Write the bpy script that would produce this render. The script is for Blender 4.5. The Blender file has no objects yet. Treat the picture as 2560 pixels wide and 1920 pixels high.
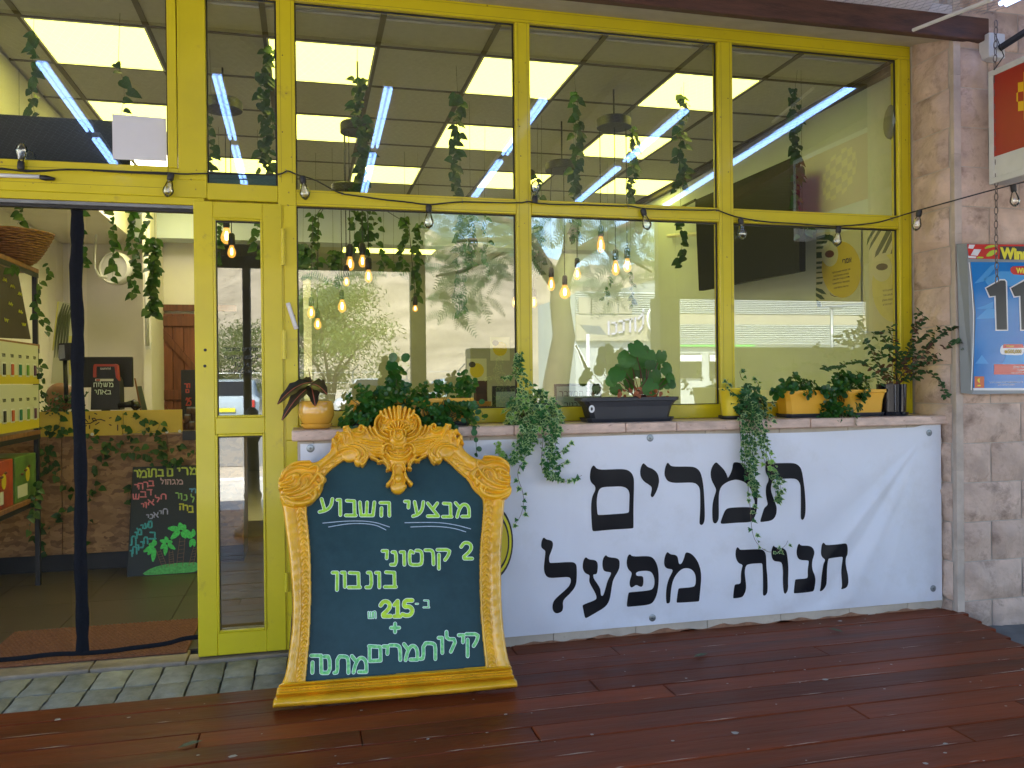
import bpy, bmesh, math, random
import numpy as np
from mathutils import Vector, Matrix, Euler
random.seed(7)
S = bpy.context.scene
COL = S.collection
# ------------------------------------------------------------------ camera, world, sun, exposure
CAM = Vector((0.0, -4.274, 1.4))
FPX, YAW, PITCH, ROLL = 2082.9, math.radians(13.83), math.radians(-0.22), math.radians(-0.58)
_f = Vector((math.sin(YAW)*math.cos(PITCH), math.cos(YAW)*math.cos(PITCH), math.sin(PITCH)))
_r = Vector((math.cos(YAW), -math.sin(YAW), 0)); _u = _r.cross(_f)
_r2 = math.cos(ROLL)*_r + math.sin(ROLL)*_u; _u2 = -math.sin(ROLL)*_r + math.cos(ROLL)*_u
cam_d = bpy.data.cameras.new('camera'); cam = bpy.data.objects.new('camera', cam_d); COL.objects.link(cam)
cam_d.sensor_width = 36.0; cam_d.lens = FPX/2560*36.0; cam_d.clip_start = 0.05; cam_d.clip_end = 3000
cam.matrix_world = Matrix(((_r2.x,_u2.x,-_f.x,CAM.x),(_r2.y,_u2.y,-_f.y,CAM.y),(_r2.z,_u2.z,-_f.z,CAM.z),(0,0,0,1)))
S.camera = cam
SUN_EL, SUN_AZ = math.radians(57), math.radians(-28)   # the shop front faces away from the sun: it stands behind the building (+y)
W = bpy.data.worlds.new('World'); S.world = W; W.use_nodes = True
nt = W.node_tree; bg = nt.nodes['Background']; sky = nt.nodes.new('ShaderNodeTexSky')
sky.sky_type = 'NISHITA'; sky.sun_disc = False; sky.sun_elevation = SUN_EL; sky.sun_rotation = SUN_AZ
sky.air_density = 1.0; sky.dust_density = 1.2; sky.altitude = 0
nt.links.new(sky.outputs[0], bg.inputs[0]); bg.inputs[1].default_value = 0.15
sd = bpy.data.lights.new('sun', 'SUN'); sd.energy = 4.5; sd.angle = math.radians(0.5); sd.color = (1, 0.95, 0.87)
so = bpy.data.objects.new('sun', sd); COL.objects.link(so)
_sd = Vector((math.sin(SUN_AZ)*math.cos(SUN_EL), math.cos(SUN_AZ)*math.cos(SUN_EL), math.sin(SUN_EL)))
so.rotation_euler = _sd.to_track_quat('Z', 'Y').to_euler()
S.view_settings.view_transform = 'Standard'; S.view_settings.look = 'None'
S.view_settings.exposure = 2.6; S.view_settings.gamma = 1.0; S.view_settings.use_curve_mapping = False
S.cycles.use_denoising = True; S.cycles.max_bounces = 10; S.cycles.transparent_max_bounces = 12
S.cycles.diffuse_bounces = 4; S.cycles.glossy_bounces = 4; S.cycles.sample_clamp_indirect = 8; S.cycles.caustics_reflective = False; S.cycles.caustics_refractive = False

# ------------------------------------------------------------------ rays through the photo's pixels (2560 x 1920) to points on the place's own planes
def ray(px, py):
    return _r2*((px-1280)/FPX) - _u2*((py-960)/FPX) + _f
def FY(px, py, y=0.0):
    r = ray(px, py); return CAM + r*((y-CAM.y)/r.y)
def FZ(px, py, z=0.0):
    r = ray(px, py); return CAM + r*((z-CAM.z)/r.z)
def FX(px, py, x):
    r = ray(px, py); return CAM + r*((x-CAM.x)/r.x)
GY = 0.285                                   # the window glass
def RF(px, py, dist):                        # what the glass mirrors: a point DIST metres in front of the glass (towards -y)
    p = FY(px, py, GY+dist); return Vector((p.x, GY-dist, p.z))
def cr(x0, y0, s):                           # a point read in an enlarged crop
    return lambda x, y: (x0+x/s, y0+y/s)

# ------------------------------------------------------------------ objects
def link(o, parent=None):
    COL.objects.link(o)
    if parent is not None: o.parent = parent
    return o
def tag(o, label=None, cat=None, group=None, kind=None):
    if label: o['label'] = label
    if cat: o['category'] = cat
    if group: o['group'] = group
    if kind: o['kind'] = kind
    return o
def empty(name, loc=(0,0,0), rot=(0,0,0)):
    o = bpy.data.objects.new(name, None); o.location = loc; o.rotation_euler = rot; o.empty_display_size = .1
    return link(o)
class MB:
    """collects geometry for ONE mesh object"""
    def __init__(s): s.v = []; s.f = []; s.m = []; s.cm = 0
    def add(s, vs, fs):
        b = len(s.v); s.v += [tuple(v) for v in vs]; s.f += [tuple(i+b for i in f) for f in fs]; s.m += [s.cm]*len(fs); return s
    def box(s, a, b, bev=0.0):
        x0,y0,z0 = (min(a[i],b[i]) for i in range(3)); x1,y1,z1 = (max(a[i],b[i]) for i in range(3))
        if bev <= 0:
            vs = [(x0,y0,z0),(x1,y0,z0),(x1,y1,z0),(x0,y1,z0),(x0,y0,z1),(x1,y0,z1),(x1,y1,z1),(x0,y1,z1)]
            return s.add(vs, [(0,3,2,1),(4,5,6,7),(0,1,5,4),(1,2,6,5),(2,3,7,6),(3,0,4,7)])
        bm = bmesh.new(); bmesh.ops.create_cube(bm, size=1)
        for v in bm.verts: v.co = Vector(((x0+x1)/2+v.co.x*(x1-x0), (y0+y1)/2+v.co.y*(y1-y0), (z0+z1)/2+v.co.z*(z1-z0)))
        bmesh.ops.bevel(bm, geom=list(bm.edges), offset=min(bev, .45*min(x1-x0,y1-y0,z1-z0)), segments=1, affect='EDGES')
        return s.bm(bm)
    def bm(s, bm, mtx=None):
        if mtx is not None: bm.transform(mtx)
        bm.verts.ensure_lookup_table(); vs = [v.co[:] for v in bm.verts]; fs = [tuple(v.index for v in f.verts) for f in bm.faces]
        bm.verts.index_update(); fs = [tuple(v.index for v in f.verts) for f in bm.faces]; bm.free(); return s.add(vs, fs)
    def tube(s, pts, r, n=8, caps=True):
        pts = [Vector(p) for p in pts]; rs = r if isinstance(r, (list, tuple)) else [r]*len(pts)
        vs = []; fs = []; prev = None
        for i, p in enumerate(pts):
            t = (pts[min(i+1, len(pts)-1)] - pts[max(i-1, 0)])
            if t.length < 1e-9: t = Vector((0,0,1))
            t.normalize()
            a = prev if prev is not None else (Vector((0,0,1)) if abs(t.z) < .9 else Vector((1,0,0)))
            a = (a - t*a.dot(t))
            if a.length < 1e-6: a = t.orthogonal()
            a.normalize(); prev = a; b = t.cross(a)
            for k in range(n):
                w = 2*math.pi*k/n; vs.append(p + (a*math.cos(w)+b*math.sin(w))*rs[i])
        for i in range(len(pts)-1):
            for k in range(n):
                k2 = (k+1) % n; fs.append((i*n+k, i*n+k2, (i+1)*n+k2, (i+1)*n+k))
        if caps: fs.append(tuple(reversed(range(n)))); fs.append(tuple((len(pts)-1)*n+k for k in range(n)))
        return s.add(vs, fs)
    def lathe(s, prof, c=(0,0,0), n=20, sx=1, sy=1, mtx=None):
        vs = []; fs = []
        for r, z in prof:
            for k in range(n):
                w = 2*math.pi*k/n; v = Vector((r*math.cos(w)*sx, r*math.sin(w)*sy, z))
                vs.append((mtx @ v if mtx is not None else v) + Vector(c))
        for i in range(len(prof)-1):
            for k in range(n):
                k2 = (k+1) % n; fs.append((i*n+k, i*n+k2, (i+1)*n+k2, (i+1)*n+k))
        fs.append(tuple(reversed(range(n)))); fs.append(tuple((len(prof)-1)*n+k for k in range(n)))
        return s.add(vs, fs)
    def prism(s, poly, fr, d0, d1):
        """poly in (a,b); fr maps (a,b,d)->xyz"""
        n = len(poly); vs = [fr(a,b,d0) for a,b in poly]+[fr(a,b,d1) for a,b in poly]
        fs = [tuple(range(n)), tuple(reversed(range(n,2*n)))]+[(i,(i+1)%n,n+(i+1)%n,n+i) for i in range(n)]
        return s.add(vs, fs)
    def build(s, name, mat, parent=None, smooth=False, recalc=True, auto=None):
        me = bpy.data.meshes.new(name); me.from_pydata([tuple(v) for v in s.v], [], s.f)
        for m in (mat if isinstance(mat, (list, tuple)) else [mat]): me.materials.append(m)
        if any(s.m): me.polygons.foreach_set('material_index', s.m)
        if recalc:
            bm = bmesh.new(); bm.from_mesh(me); bmesh.ops.recalc_face_normals(bm, faces=bm.faces); bm.to_mesh(me); bm.free()
        if smooth: me.polygons.foreach_set('use_smooth', [True]*len(me.polygons))
        if smooth and auto: me.set_sharp_from_angle(angle=math.radians(auto))
        me.update(); o = bpy.data.objects.new(name, me); return link(o, parent)
def boxo(name, a, b, mat, parent=None, bev=0.0):
    return MB().box(a, b, bev).build(name, mat, parent)
def inst(src, name, parent, mtx):
    o = bpy.data.objects.new(name, src if isinstance(src, bpy.types.Mesh) else src.data); link(o, parent); o.matrix_basis = mtx; return o
def chaikin(p, n=2, closed=True):
    for _ in range(n):
        q = []; m = len(p)
        rng = range(m) if closed else range(m-1)
        if not closed: q.append(p[0])
        for i in rng:
            a, b = p[i], p[(i+1) % m]
            q.append((a[0]*.75+b[0]*.25, a[1]*.75+b[1]*.25)); q.append((a[0]*.25+b[0]*.75, a[1]*.25+b[1]*.75))
        if not closed: q.append(p[-1])
        p = q
    return p
def resample(pts, step):
    pts = [Vector(p) for p in pts]; out = [pts[0].copy()]; acc = 0
    for a, b in zip(pts, pts[1:]):
        L = (b-a).length; d = step-acc
        while d <= L and L > 0: out.append(a+(b-a)*(d/L)); d += step
        acc = (acc+L) % step if L > 0 else acc
    return out

# ------------------------------------------------------------------ materials
def new_mat(name):
    m = bpy.data.materials.new(name); m.use_nodes = True; t = m.node_tree
    return m, t, t.nodes['Principled BSDF']
def mat(name, col, rough=.6, metal=0, spec=.5, var=.0, vscale=8, bump=0, bscale=40, col2=None, stretch=(1,1,1), coat=0, emit=None, estr=0, trans=0, objvar=0, dirt=None, dscale=3, dlo=.62, dhi=.75, coord='Object', rvar=0, sub=0, twosided=None):
    m, t, p = new_mat(name); N = t.nodes.new; L = t.links.new
    p.inputs['Base Color'].default_value = (*col, 1); p.inputs['Roughness'].default_value = rough; p.inputs['Metallic'].default_value = metal
    p.inputs['Specular IOR Level'].default_value = spec; p.inputs['Coat Weight'].default_value = coat; p.inputs['Coat Roughness'].default_value = .08
    if trans: p.inputs['Transmission Weight'].default_value = trans
    if emit: p.inputs['Emission Color'].default_value = (*emit, 1); p.inputs['Emission Strength'].default_value = estr
    tc = N('ShaderNodeTexCoord'); mp = N('ShaderNodeMapping'); mp.inputs['Scale'].default_value = stretch
    src = tc.outputs[coord]
    if objvar or coord == 'Object':
        oi = N('ShaderNodeObjectInfo'); ad = N('ShaderNodeVectorMath'); ad.operation = 'ADD'; sc = N('ShaderNodeVectorMath'); sc.operation = 'SCALE'; sc.inputs[0].default_value = (37, 91, 53)
        L(oi.outputs['Random'], sc.inputs['Scale']); L(src, ad.inputs[0]); L(sc.outputs[0], ad.inputs[1]); src = ad.outputs[0]
    L(src, mp.inputs[0]); cur = None
    if var or col2:
        n = N('ShaderNodeTexNoise'); n.inputs['Scale'].default_value = vscale; n.inputs['Detail'].default_value = 6; n.inputs['Roughness'].default_value = .6; L(mp.outputs[0], n.inputs[0])
        r = N('ShaderNodeValToRGB'); r.color_ramp.elements[0].position = .32; r.color_ramp.elements[1].position = .68
        a = col2 if col2 else tuple(c*(1-var) for c in col); b = col if col2 else tuple(min(1, c*(1+var)) for c in col)
        r.color_ramp.elements[0].color = (*a, 1); r.color_ramp.elements[1].color = (*b, 1); L(n.outputs[0], r.inputs[0]); cur = r.outputs[0]
        if rvar:
            mr = N('ShaderNodeMapRange'); mr.inputs['To Min'].default_value = max(.02, rough-rvar); mr.inputs['To Max'].default_value = rough+rvar; L(n.outputs[0], mr.inputs[0]); L(mr.outputs[0], p.inputs['Roughness'])
    if dirt:
        n2 = N('ShaderNodeTexNoise'); n2.inputs['Scale'].default_value = dscale; n2.inputs['Detail'].default_value = 8; n2.inputs['Roughness'].default_value = .7; L(mp.outputs[0], n2.inputs[0])
        mr = N('ShaderNodeMapRange'); mr.inputs['From Min'].default_value = dlo; mr.inputs['From Max'].default_value = dhi; L(n2.outputs[0], mr.inputs[0])
        mx = N('ShaderNodeMix'); mx.data_type = 'RGBA'; mx.inputs['B'].default_value = (*dirt, 1); L(mr.outputs[0], mx.inputs['Factor'])
        if cur: L(cur, mx.inputs['A'])
        else: mx.inputs['A'].default_value = (*col, 1)
        cur = mx.outputs['Result']
    if objvar:
        hs = N('ShaderNodeHueSaturation'); mr = N('ShaderNodeMapRange'); mr.inputs['To Min'].default_value = 1-objvar; mr.inputs['To Max'].default_value = 1+objvar
        oi = N('ShaderNodeObjectInfo'); L(oi.outputs['Random'], mr.inputs[0]); L(mr.outputs[0], hs.inputs['Value'])
        if cur: L(cur, hs.inputs['Color'])
        else: hs.inputs['Color'].default_value = (*col, 1)
        cur = hs.outputs[0]
    if cur: L(cur, p.inputs['Base Color'])
    if bump:
        n3 = N('ShaderNodeTexNoise'); n3.inputs['Scale'].default_value = bscale; n3.inputs['Detail'].default_value = 6; L(mp.outputs[0], n3.inputs[0])
        bp = N('ShaderNodeBump'); bp.inputs['Strength'].default_value = bump; bp.inputs['Distance'].default_value = .01; L(n3.outputs[0], bp.inputs['Height']); L(bp.outputs[0], p.inputs['Normal'])
    return m
def glow(name, col, s, cam_col=None):
    m = bpy.data.materials.new(name); m.use_nodes = True; t = m.node_tree; t.nodes.clear()
    e = t.nodes.new('ShaderNodeEmission'); e.inputs[0].default_value = (*col, 1); e.inputs[1].default_value = s
    o = t.nodes.new('ShaderNodeOutputMaterial'); t.links.new(e.outputs[0], o.inputs[0]); return m
def glassmat(name, base=.165, tint=(.93,.95,.9), rough=0.0):
    m = bpy.data.materials.new(name); m.use_nodes = True; t = m.node_tree; t.nodes.clear(); N = t.nodes.new; L = t.links.new
    tr = N('ShaderNodeBsdfTransparent'); tr.inputs[0].default_value = (*tint, 1); g = N('ShaderNodeBsdfGlossy'); g.inputs['Roughness'].default_value = rough; g.inputs[0].default_value = (.95,1,.97,1)
    lw = N('ShaderNodeFresnel'); lw.inputs[0].default_value = 1.5; a = N('ShaderNodeMath'); a.operation = 'ADD'; a.use_clamp = True; a.inputs[1].default_value = base; L(lw.outputs[0], a.inputs[0])
    mx = N('ShaderNodeMixShader'); L(a.outputs[0], mx.inputs[0]); L(tr.outputs[0], mx.inputs[1]); L(g.outputs[0], mx.inputs[2])
    o = N('ShaderNodeOutputMaterial'); L(mx.outputs[0], o.inputs[0]); return m
def veil(name, col, op):
    m = bpy.data.materials.new(name); m.use_nodes = True; t = m.node_tree; t.nodes.clear(); N = t.nodes.new; L = t.links.new
    tr = N('ShaderNodeBsdfTransparent'); d = N('ShaderNodeBsdfDiffuse'); d.inputs[0].default_value = (*col, 1); mx = N('ShaderNodeMixShader'); mx.inputs[0].default_value = op
    L(tr.outputs[0], mx.inputs[1]); L(d.outputs[0], mx.inputs[2]); o = N('ShaderNodeOutputMaterial'); L(mx.outputs[0], o.inputs[0]); return m
M = {}
M['yellow'] = mat('yellow_paint', (.60,.50,.010), .36, var=.09, vscale=1.6, bump=.05, bscale=14, coat=.2, dirt=(.40,.31,.03), dscale=7, dlo=.60, dhi=.74)
M['glass'] = glassmat('window_glass')
M['black'] = mat('black_rubber', (.012,.012,.014), .5)
M['blackgloss'] = mat('black_gloss', (.008,.008,.01), .12)
M['darkmetal'] = mat('dark_metal', (.02,.02,.022), .4)
M['grey'] = mat('grey_metal', (.22,.23,.24), .4, .6, var=.15)
M['white'] = mat('white_paint', (.72,.72,.72), .45, var=.04)
M['cream'] = mat('cream_wall', (.84,.80,.76), .7, var=.05, vscale=2, bump=.05, bscale=60)
M['tanwall'] = mat('tan_wall', (.60,.67,.80), .7, var=.05, vscale=1.5)
M['addedwhite'] = glow('added_white_panel', (1,.95,.85), .30)  # fill light for the panels added behind the beam
M['addedstrong'] = glow('added_bright_panel', (1,.86,.70), 2.6)  # stronger glow for panels added over the counter to light the doorway
M['backwall'] = mat('far_wall', (.36,.36,.36), .7, var=.05)
M['tile'] = mat('ceiling_tile', (.50,.49,.46), .9, var=.06, vscale=30, bump=.15, bscale=120, objvar=.05)
M['tbar'] = mat('ceiling_grid', (.10,.085,.065), .6)
M['panel'] = glow('light_panel', (1,.96,.155), 1.05)
M['wood'] = mat('brown_wood', (.25,.105,.04), .5, var=.3, vscale=3, stretch=(8,8,.7), bump=.15, bscale=20)
M['doorwood'] = mat('red_brown_wood', (.15,.045,.018), .5, var=.35, vscale=4, stretch=(8,8,.6), bump=.1, bscale=20, objvar=.15)
M['tube'] = glow('fluorescent_tube', (.24,.42,1), 2.0)
# ------------------------------------------------------------------ SETTING: deck, slabs, ground, street side
M['deck'] = mat('deck_paint', (.155,.031,.009), .43, spec=.14, var=.35, vscale=2.2, stretch=(.5,3,1), bump=.35, bscale=9, objvar=.25, rvar=.12, coat=.03, dirt=(.24,.15,.11), dscale=26, dlo=.72, dhi=.76)
M['deckend'] = mat('deck_wear', (.46,.33,.26), .7, var=.3, vscale=30)
deck = tag(empty('deck'), 'dark red brown painted boards of the porch deck', kind='structure')
PW, PT = .145, .03
def plank(x0, x1, y0, y1, dz=0, slant=None):
    b = bmesh.new(); bmesh.ops.create_cube(b, size=1)
    for v in b.verts:
        v.co = Vector((x0 if v.co.x < 0 else x1, y0 if v.co.y < 0 else y1, -PT if v.co.z < 0 else 0))
        if slant and v.co.x == x1: v.co.x = slant(v.co.y)
    top = [e for e in b.edges if all(v.co.z > -.001 for v in e.verts)]
    bmesh.ops.bevel(b, geom=top, offset=.0035, segments=1, affect='EDGES')
    mb = MB(); mb.bm(b); o = mb.build('plank', M['deck'], deck); o.location.z = dz; return o
rowi = 0; y = -.004
edge = lambda yy: 3.80+.30*yy if yy > -.8 else 3.56+.06*(yy+.8)
rnd = random.Random(3)
while y > -4.9:
    y1 = y; y0 = y-PW+.0028
    xs = -6.0 if y1 < -.28 else .02
    cuts = []; x = xs + rnd.uniform(.7, 2.0)
    while x < 3.4:
        cuts.append(x); x += rnd.uniform(1.7, 3.1)
    cuts = [c for c in cuts if c < 3.1]
    segs = list(zip([xs]+[c+.002 for c in cuts], [c-.002 for c in cuts]+[None]))
    for a, b in segs:
        dz = rnd.uniform(-.003, .001)
        if b is None: plank(a, edge((y0+y1)/2), y0, y1, dz, edge)
        else: plank(a, b, y0, y1, dz)
    y -= PW; rowi += 1
boxo('deck_joist_bed', (-6,-4.95,-.13), (3.5,.0,-.045), M['black'], deck)
# flakes and bare patches along board edges
mb = MB(); rr = random.Random(11)
for i in range(230):
    k = rr.randint(0, 26); yy = -.004-PW*k-PW+.004+rr.uniform(0,.004); xx = rr.uniform(-2.2, 3.5)
    if yy > -.35 and xx < .1: continue
    l = rr.uniform(.03,.30) * (1.5 if rr.random() < .3 else .6); w = rr.uniform(.002,.006)
    mb.add([(xx,yy,.0012),(xx+l*.4,yy-w*.4,.0012),(xx+l,yy,.0012),(xx+l*.6,yy+w,.0012)], [(0,1,2,3)])
o = mb.build('worn_edge', M['deckend'], deck); o['kind'] = 'stuff'
mb = MB()
for i in range(260):
    xx = rr.uniform(-2.2, 3.5); yy = rr.uniform(-3.2, -.05); r = rr.uniform(.002,.009) if rr.random() < .85 else rr.uniform(.009,.016)
    if yy > -.35 and xx < .1: continue
    n = 6; mb.add([(xx+r*math.cos(t)*rr.uniform(.6,1.3), yy+r*.8*math.sin(t)*rr.uniform(.6,1.2), .0018) for t in [k*2*math.pi/n for k in range(n)]], [tuple(range(n))])
M['speck'] = mat('speck', (.45,.42,.38), .8)
o = mb.build('paint_specks', M['speck'], deck); o['kind'] = 'stuff'
# dry leaves
M['dryleaf'] = mat('dry_leaf', (.10,.11,.055), .7, var=.3, vscale=60)
for (px, py, a) in ((476,1863,.5),(2088,1577,2.0),(1752,1640,.3)):
    p = FZ(px, py, .004); mb = MB(); L = .05
    pts = [(-L,0),(-L*.4,.014),(L*.3,.016),(L,0),(L*.3,-.013),(-L*.4,-.015)]
    mb.add([(x*math.cos(a)-y_*math.sin(a), x*math.sin(a)+y_*math.cos(a), .004+.25*abs(y_)) for x, y_ in pts]+[(0,0,.002)], [(i,(i+1)%6,6) for i in range(6)])
    o = mb.build('fallen_leaf', M['dryleaf']); o.location = p
    tag(o, {476:'green brown fallen leaf on the deck in front of the doorway slabs', 2088:'small dark fallen leaf on the deck near the foot of the banner wall', 1752:'small dark fallen leaf on the deck right of the ornate chalkboard'}[px], 'leaf')
# stone slabs before the door
M['slab'] = mat('grey_slab', (.21,.215,.20), .62, var=.30, vscale=14, bump=.55, bscale=22, objvar=.18, dirt=(.09,.10,.085), dscale=7, dlo=.56, dhi=.72)
M['grout'] = mat('grout', (.05,.05,.045), .9, var=.4, vscale=40)
slabs = tag(empty('doorstep_paving'), 'grey stone slabs laid before the shop door', kind='structure')
boxo('paving_bed', (-6,-.2915,-.12), (.02,.205,-.035), M['grout'], slabs)
xs0 = -6.0; k = 0
while xs0 < .0:
    w = .146 + rnd.uniform(-.005,.005); x1 = min(xs0+w, .015)
    for (a, b) in ((-.289,-.058),(-.049,.195)):
        off = rnd.uniform(-.004,.004)
        bmx = bmesh.new(); bmesh.ops.create_grid(bmx, x_segments=5, y_segments=5, size=.5)
        for v in bmx.verts:
            ex = abs(abs(v.co.x)-.5) < 1e-4; ey = abs(abs(v.co.y)-.5) < 1e-4
            v.co.z = (-.010 if ex or ey else 0)+rnd.uniform(-.0018,.0018)
            v.co.x = xs0+.004+(v.co.x+.5)*(x1-xs0-.008)+(rnd.uniform(-.003,.003) if ex else 0); v.co.y = a+off+(v.co.y+.5)*(b-a)+(rnd.uniform(-.003,.003) if ey else 0); v.co.z += -.006
        r = bmesh.ops.extrude_edge_only(bmx, edges=[e for e in bmx.edges if e.is_boundary])
        for v in r['geom']:
            if isinstance(v, bmesh.types.BMVert): v.co.z = -.05
        mb = MB(); mb.bm(bmx); mb.build('slab', M['slab'], slabs, smooth=True, auto=40)
    xs0 = x1+.001
# threshold strip and floor inside
M['threshold'] = mat('threshold_stone', (.24,.19,.14), .55, var=.25, vscale=9, bump=.2, bscale=40)
for a, b in ((-6,-1.06),(-1.055,-.61)): boxo('threshold_stone', (a,.207,-.05), (b,.40,.0), M['threshold'], slabs, .004)
boxo('threshold_stone', (-.605,.207,-.05), (.02,.33,-.004), M['threshold'], slabs, .004)
M['floor'] = mat('floor_tile', (.085,.066,.050), .3, var=.12, vscale=3, objvar=.06)

M['bouncefloor'] = mat('pale_bounce_floor', (.52,.48,.40), .4, var=.06)  # unseen part of the floor, made pale to bounce light up to the ceiling
fl = tag(empty('shop_floor'), 'dark glossy floor tiles inside the shop', kind='structure')
boxo('floor_bed', (-2.6,.40,-.08), (3.75,9.8,-.012), M['grout'], fl)
for i in range(8):
    for j in range(7):
        x = -2.6+i*.6; yy = .405+j*.6
        boxo('floor_tile', (x+.002,yy,-.012), (x+.598,yy+.596,.0), M['floor'] if x < -.3 else M['bouncefloor'], fl)

boxo('floor_slab', (2.2,.405,-.011), (3.75,9.8,-.0), M['bouncefloor'], fl); boxo('floor_slab', (-2.6,4.61,-.011), (2.195,9.8,-.0), M['bouncefloor'], fl)
# ground and street
M['ground'] = mat('ground', (.42,.36,.28), .9, var=.25, vscale=.4, bump=.3, bscale=6, coord='Generated')
M['pave'] = mat('concrete_pavement', (.15,.155,.155), .8, var=.25, vscale=5, bump=.3, bscale=30)
M['asph'] = mat('asphalt', (.20,.19,.17), .85, var=.2, vscale=20, bump=.3, bscale=90)
def sheet(name, x0, y0, x1, y1, z, m):
    o = MB().add([(x0,y0,z),(x1,y0,z),(x1,y1,z),(x0,y1,z)], [(0,1,2,3)]).build(name, m); return tag(o, kind='structure')
sheet('ground', -900,-900,900,400,-.20, M['ground'])
sheet('pavement', -14,-9.0,14,.6,-.13, mat('pale_pavement', (.50,.47,.42), .8, var=.2, vscale=3, bump=.2, bscale=30))
sheet('side_pavement', 3.0,-2.6,9,.4,-.10, M['pave'])
sheet('road', -80,-26,80,-12,-.19, M['asph'])
boxo('kerb', (-14,-9.15,-.3), (14,-9.0,-.10), M['white'])['kind'] = 'structure'
sheet('sidewalk', -80,-29.5,80,-26,-.15, M['ground'])

# ------------------------------------------------------------------ stone wall on the right
M['stone'] = mat('rough_stone', (.55,.405,.325), .85, var=.2, vscale=5, bump=1.0, bscale=24, objvar=.10, dirt=(.22,.15,.115), dscale=7, dlo=.52, dhi=.74)
M['mortar'] = mat('mortar', (.46,.40,.345), .9, var=.15, vscale=12, bump=.3, bscale=60)
WX, WY = 3.735, -.10
wall = tag(empty('stone_wall'), 'pinkish rock-faced stone wall right of the shopfront', kind='structure')
boxo('mortar_bed', (WX+.004,WY+.004,-.2), (7,.6,4.2), M['mortar'], wall)
def stone(w, h, seed, rough=.022):
    r = random.Random(seed); nx, nz = max(4, int(w/.045)), max(4, int(h/.045)); vs = []; fs = []
    ph = [r.uniform(0,6) for _ in range(8)]
    for j in range(nz+1):
        for i in range(nx+1):
            u, v = i/nx, j/nz; e = min(u*w, (1-u)*w, v*h, (1-v)*h)
            d = min(1, e/.04)**.6*(rough + .45*rough*math.sin(u*w*22+ph[0]+2*math.sin(v*h*17+ph[1])) + .35*rough*math.sin(v*h*31+ph[2]+u*w*9)+r.uniform(-.004,.004))
            if i in (0,nx) or j in (0,nz): d = 0
            vs.append((u*w, -d, v*h))
    for j in range(nz):
        for i in range(nx): a = j*(nx+1)+i; fs.append((a,a+1,a+nx+2,a+nx+1))
    mb = MB().add(vs, fs)
    return mb
ROWH = .2355; Z0 = .06
rs = random.Random(5); j = -1
while Z0+j*ROWH < 3.9:
    z = Z0+j*ROWH; h = ROWH-.006
    # front face: alternate joints
    xs = WX+.085 if j % 2 else WX+.06
    st = [(WX+.035, .16+.0) if j % 2 else (WX+.035, .42)]
    x = WX+.056; ws = ([.20,.42,.36,.5,.4] if j % 2 else [.42,.34,.45,.4,.3])
    for k, w in enumerate(ws):
        o = stone(w-.007, h, j*31+k, .018+.014*rs.random()).build('stone', M['stone'], wall, smooth=True); o.location = (x, WY, z)
        x += w
        if x > 5.2: break
    # return face towards the window frame
    o = stone(.30 if j % 2 else .31, h, j*17+900, .022).build('stone', M['stone'], wall, smooth=True)
    o.rotation_euler.z = -math.pi/2; o.location = (WX, .235, z)
    j += 1
M['margin'] = mat('smooth_margin', (.50,.41,.34), .85, var=.18, vscale=6, bump=.3, bscale=40)
for zz in np.arange(-.1, 3.9, .47):
    boxo('corner_margin', (WX+.003,WY-.006,zz), (WX+.052,WY+.02,zz+.468), M['margin'], wall)
# ------------------------------------------------------------------ low wall under the window, sill
M['plaster'] = mat('beige_stone_plaster', (.50,.43,.35), .8, var=.15, vscale=5, bump=.3, bscale=30, dirt=(.33,.24,.17), dscale=5, dlo=.6, dhi=.7)
lw = tag(empty('low_wall'), 'beige stone wall below the shop window', kind='structure')
boxo('wall_core', (-.045,.005,-.1), (WX-.002,.50,1.112), M['plaster'], lw)
x = -.045
for w in (.41,.46,.44,.47,.43,.46,.45,.40,.245):
    for (z0, z1) in ((-.05,.118),(.122,.36),(.364,.61),(.614,.86),(.864,1.055),(1.059,1.11)):
        boxo('facing_stone', (x+.0015,-.004,z0), (min(x+w,WX-.003)-.0015,.004,z1), M['plaster'], lw, .001)
    x += w
# brown paint slopped on the foot of the wall
mb = MB(); rr = random.Random(4)
for (xa, xb, hh) in ((1.05,1.5,.018),(1.45,2.1,.035),(2.0,2.7,.028),(2.6,3.2,.03),(3.25,3.7,.02)):
    n = 26; top = [(xa+(xb-xa)*i/n, hh*(.35+.3*math.sin(i*.35+xa*5)+.25*math.sin(i*.9+xa*3))*rr.uniform(.75,1)*math.sin(math.pi*min(1,max(0,i/n)))**.5+.003) for i in range(n+1)]
    for i in range(n): mb.add([(top[i][0],-.0055,-.01),(top[i+1][0],-.0055,-.01),(top[i+1][0],-.0055,top[i+1][1]),(top[i][0],-.0055,top[i][1])], [(0,1,2,3)])
mb.build('paint_slop', mat('brown_slop', (.25,.12,.065), .6, var=.3, vscale=30), lw)['kind'] = 'stuff'
M['sill'] = mat('pink_sill_stone', (.58,.415,.33), .42, var=.22, vscale=9, stretch=(1,3,3), bump=.25, bscale=30, objvar=.05, dirt=(.40,.25,.19), dscale=16, dlo=.6, dhi=.66)
sill = tag(empty('window_sill'), 'long pink stone sill under the shop window', kind='structure')
x = -.075
for w in (1.13,.62,.30,.83,.97):
    x1 = min(x+w, WX+.035)
    boxo('sill_slab', (x,-.045 if x1 < 3.6 else -.048,1.113), (x1-.003,.33,1.166), M['sill'], sill, .006); x += w
# chunk of older stone at the left end of the sill
o = boxo('corner_stone', (-.048,-.008,.74), (.03,.003,1.11), M['plaster'], lw, .003)
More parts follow.
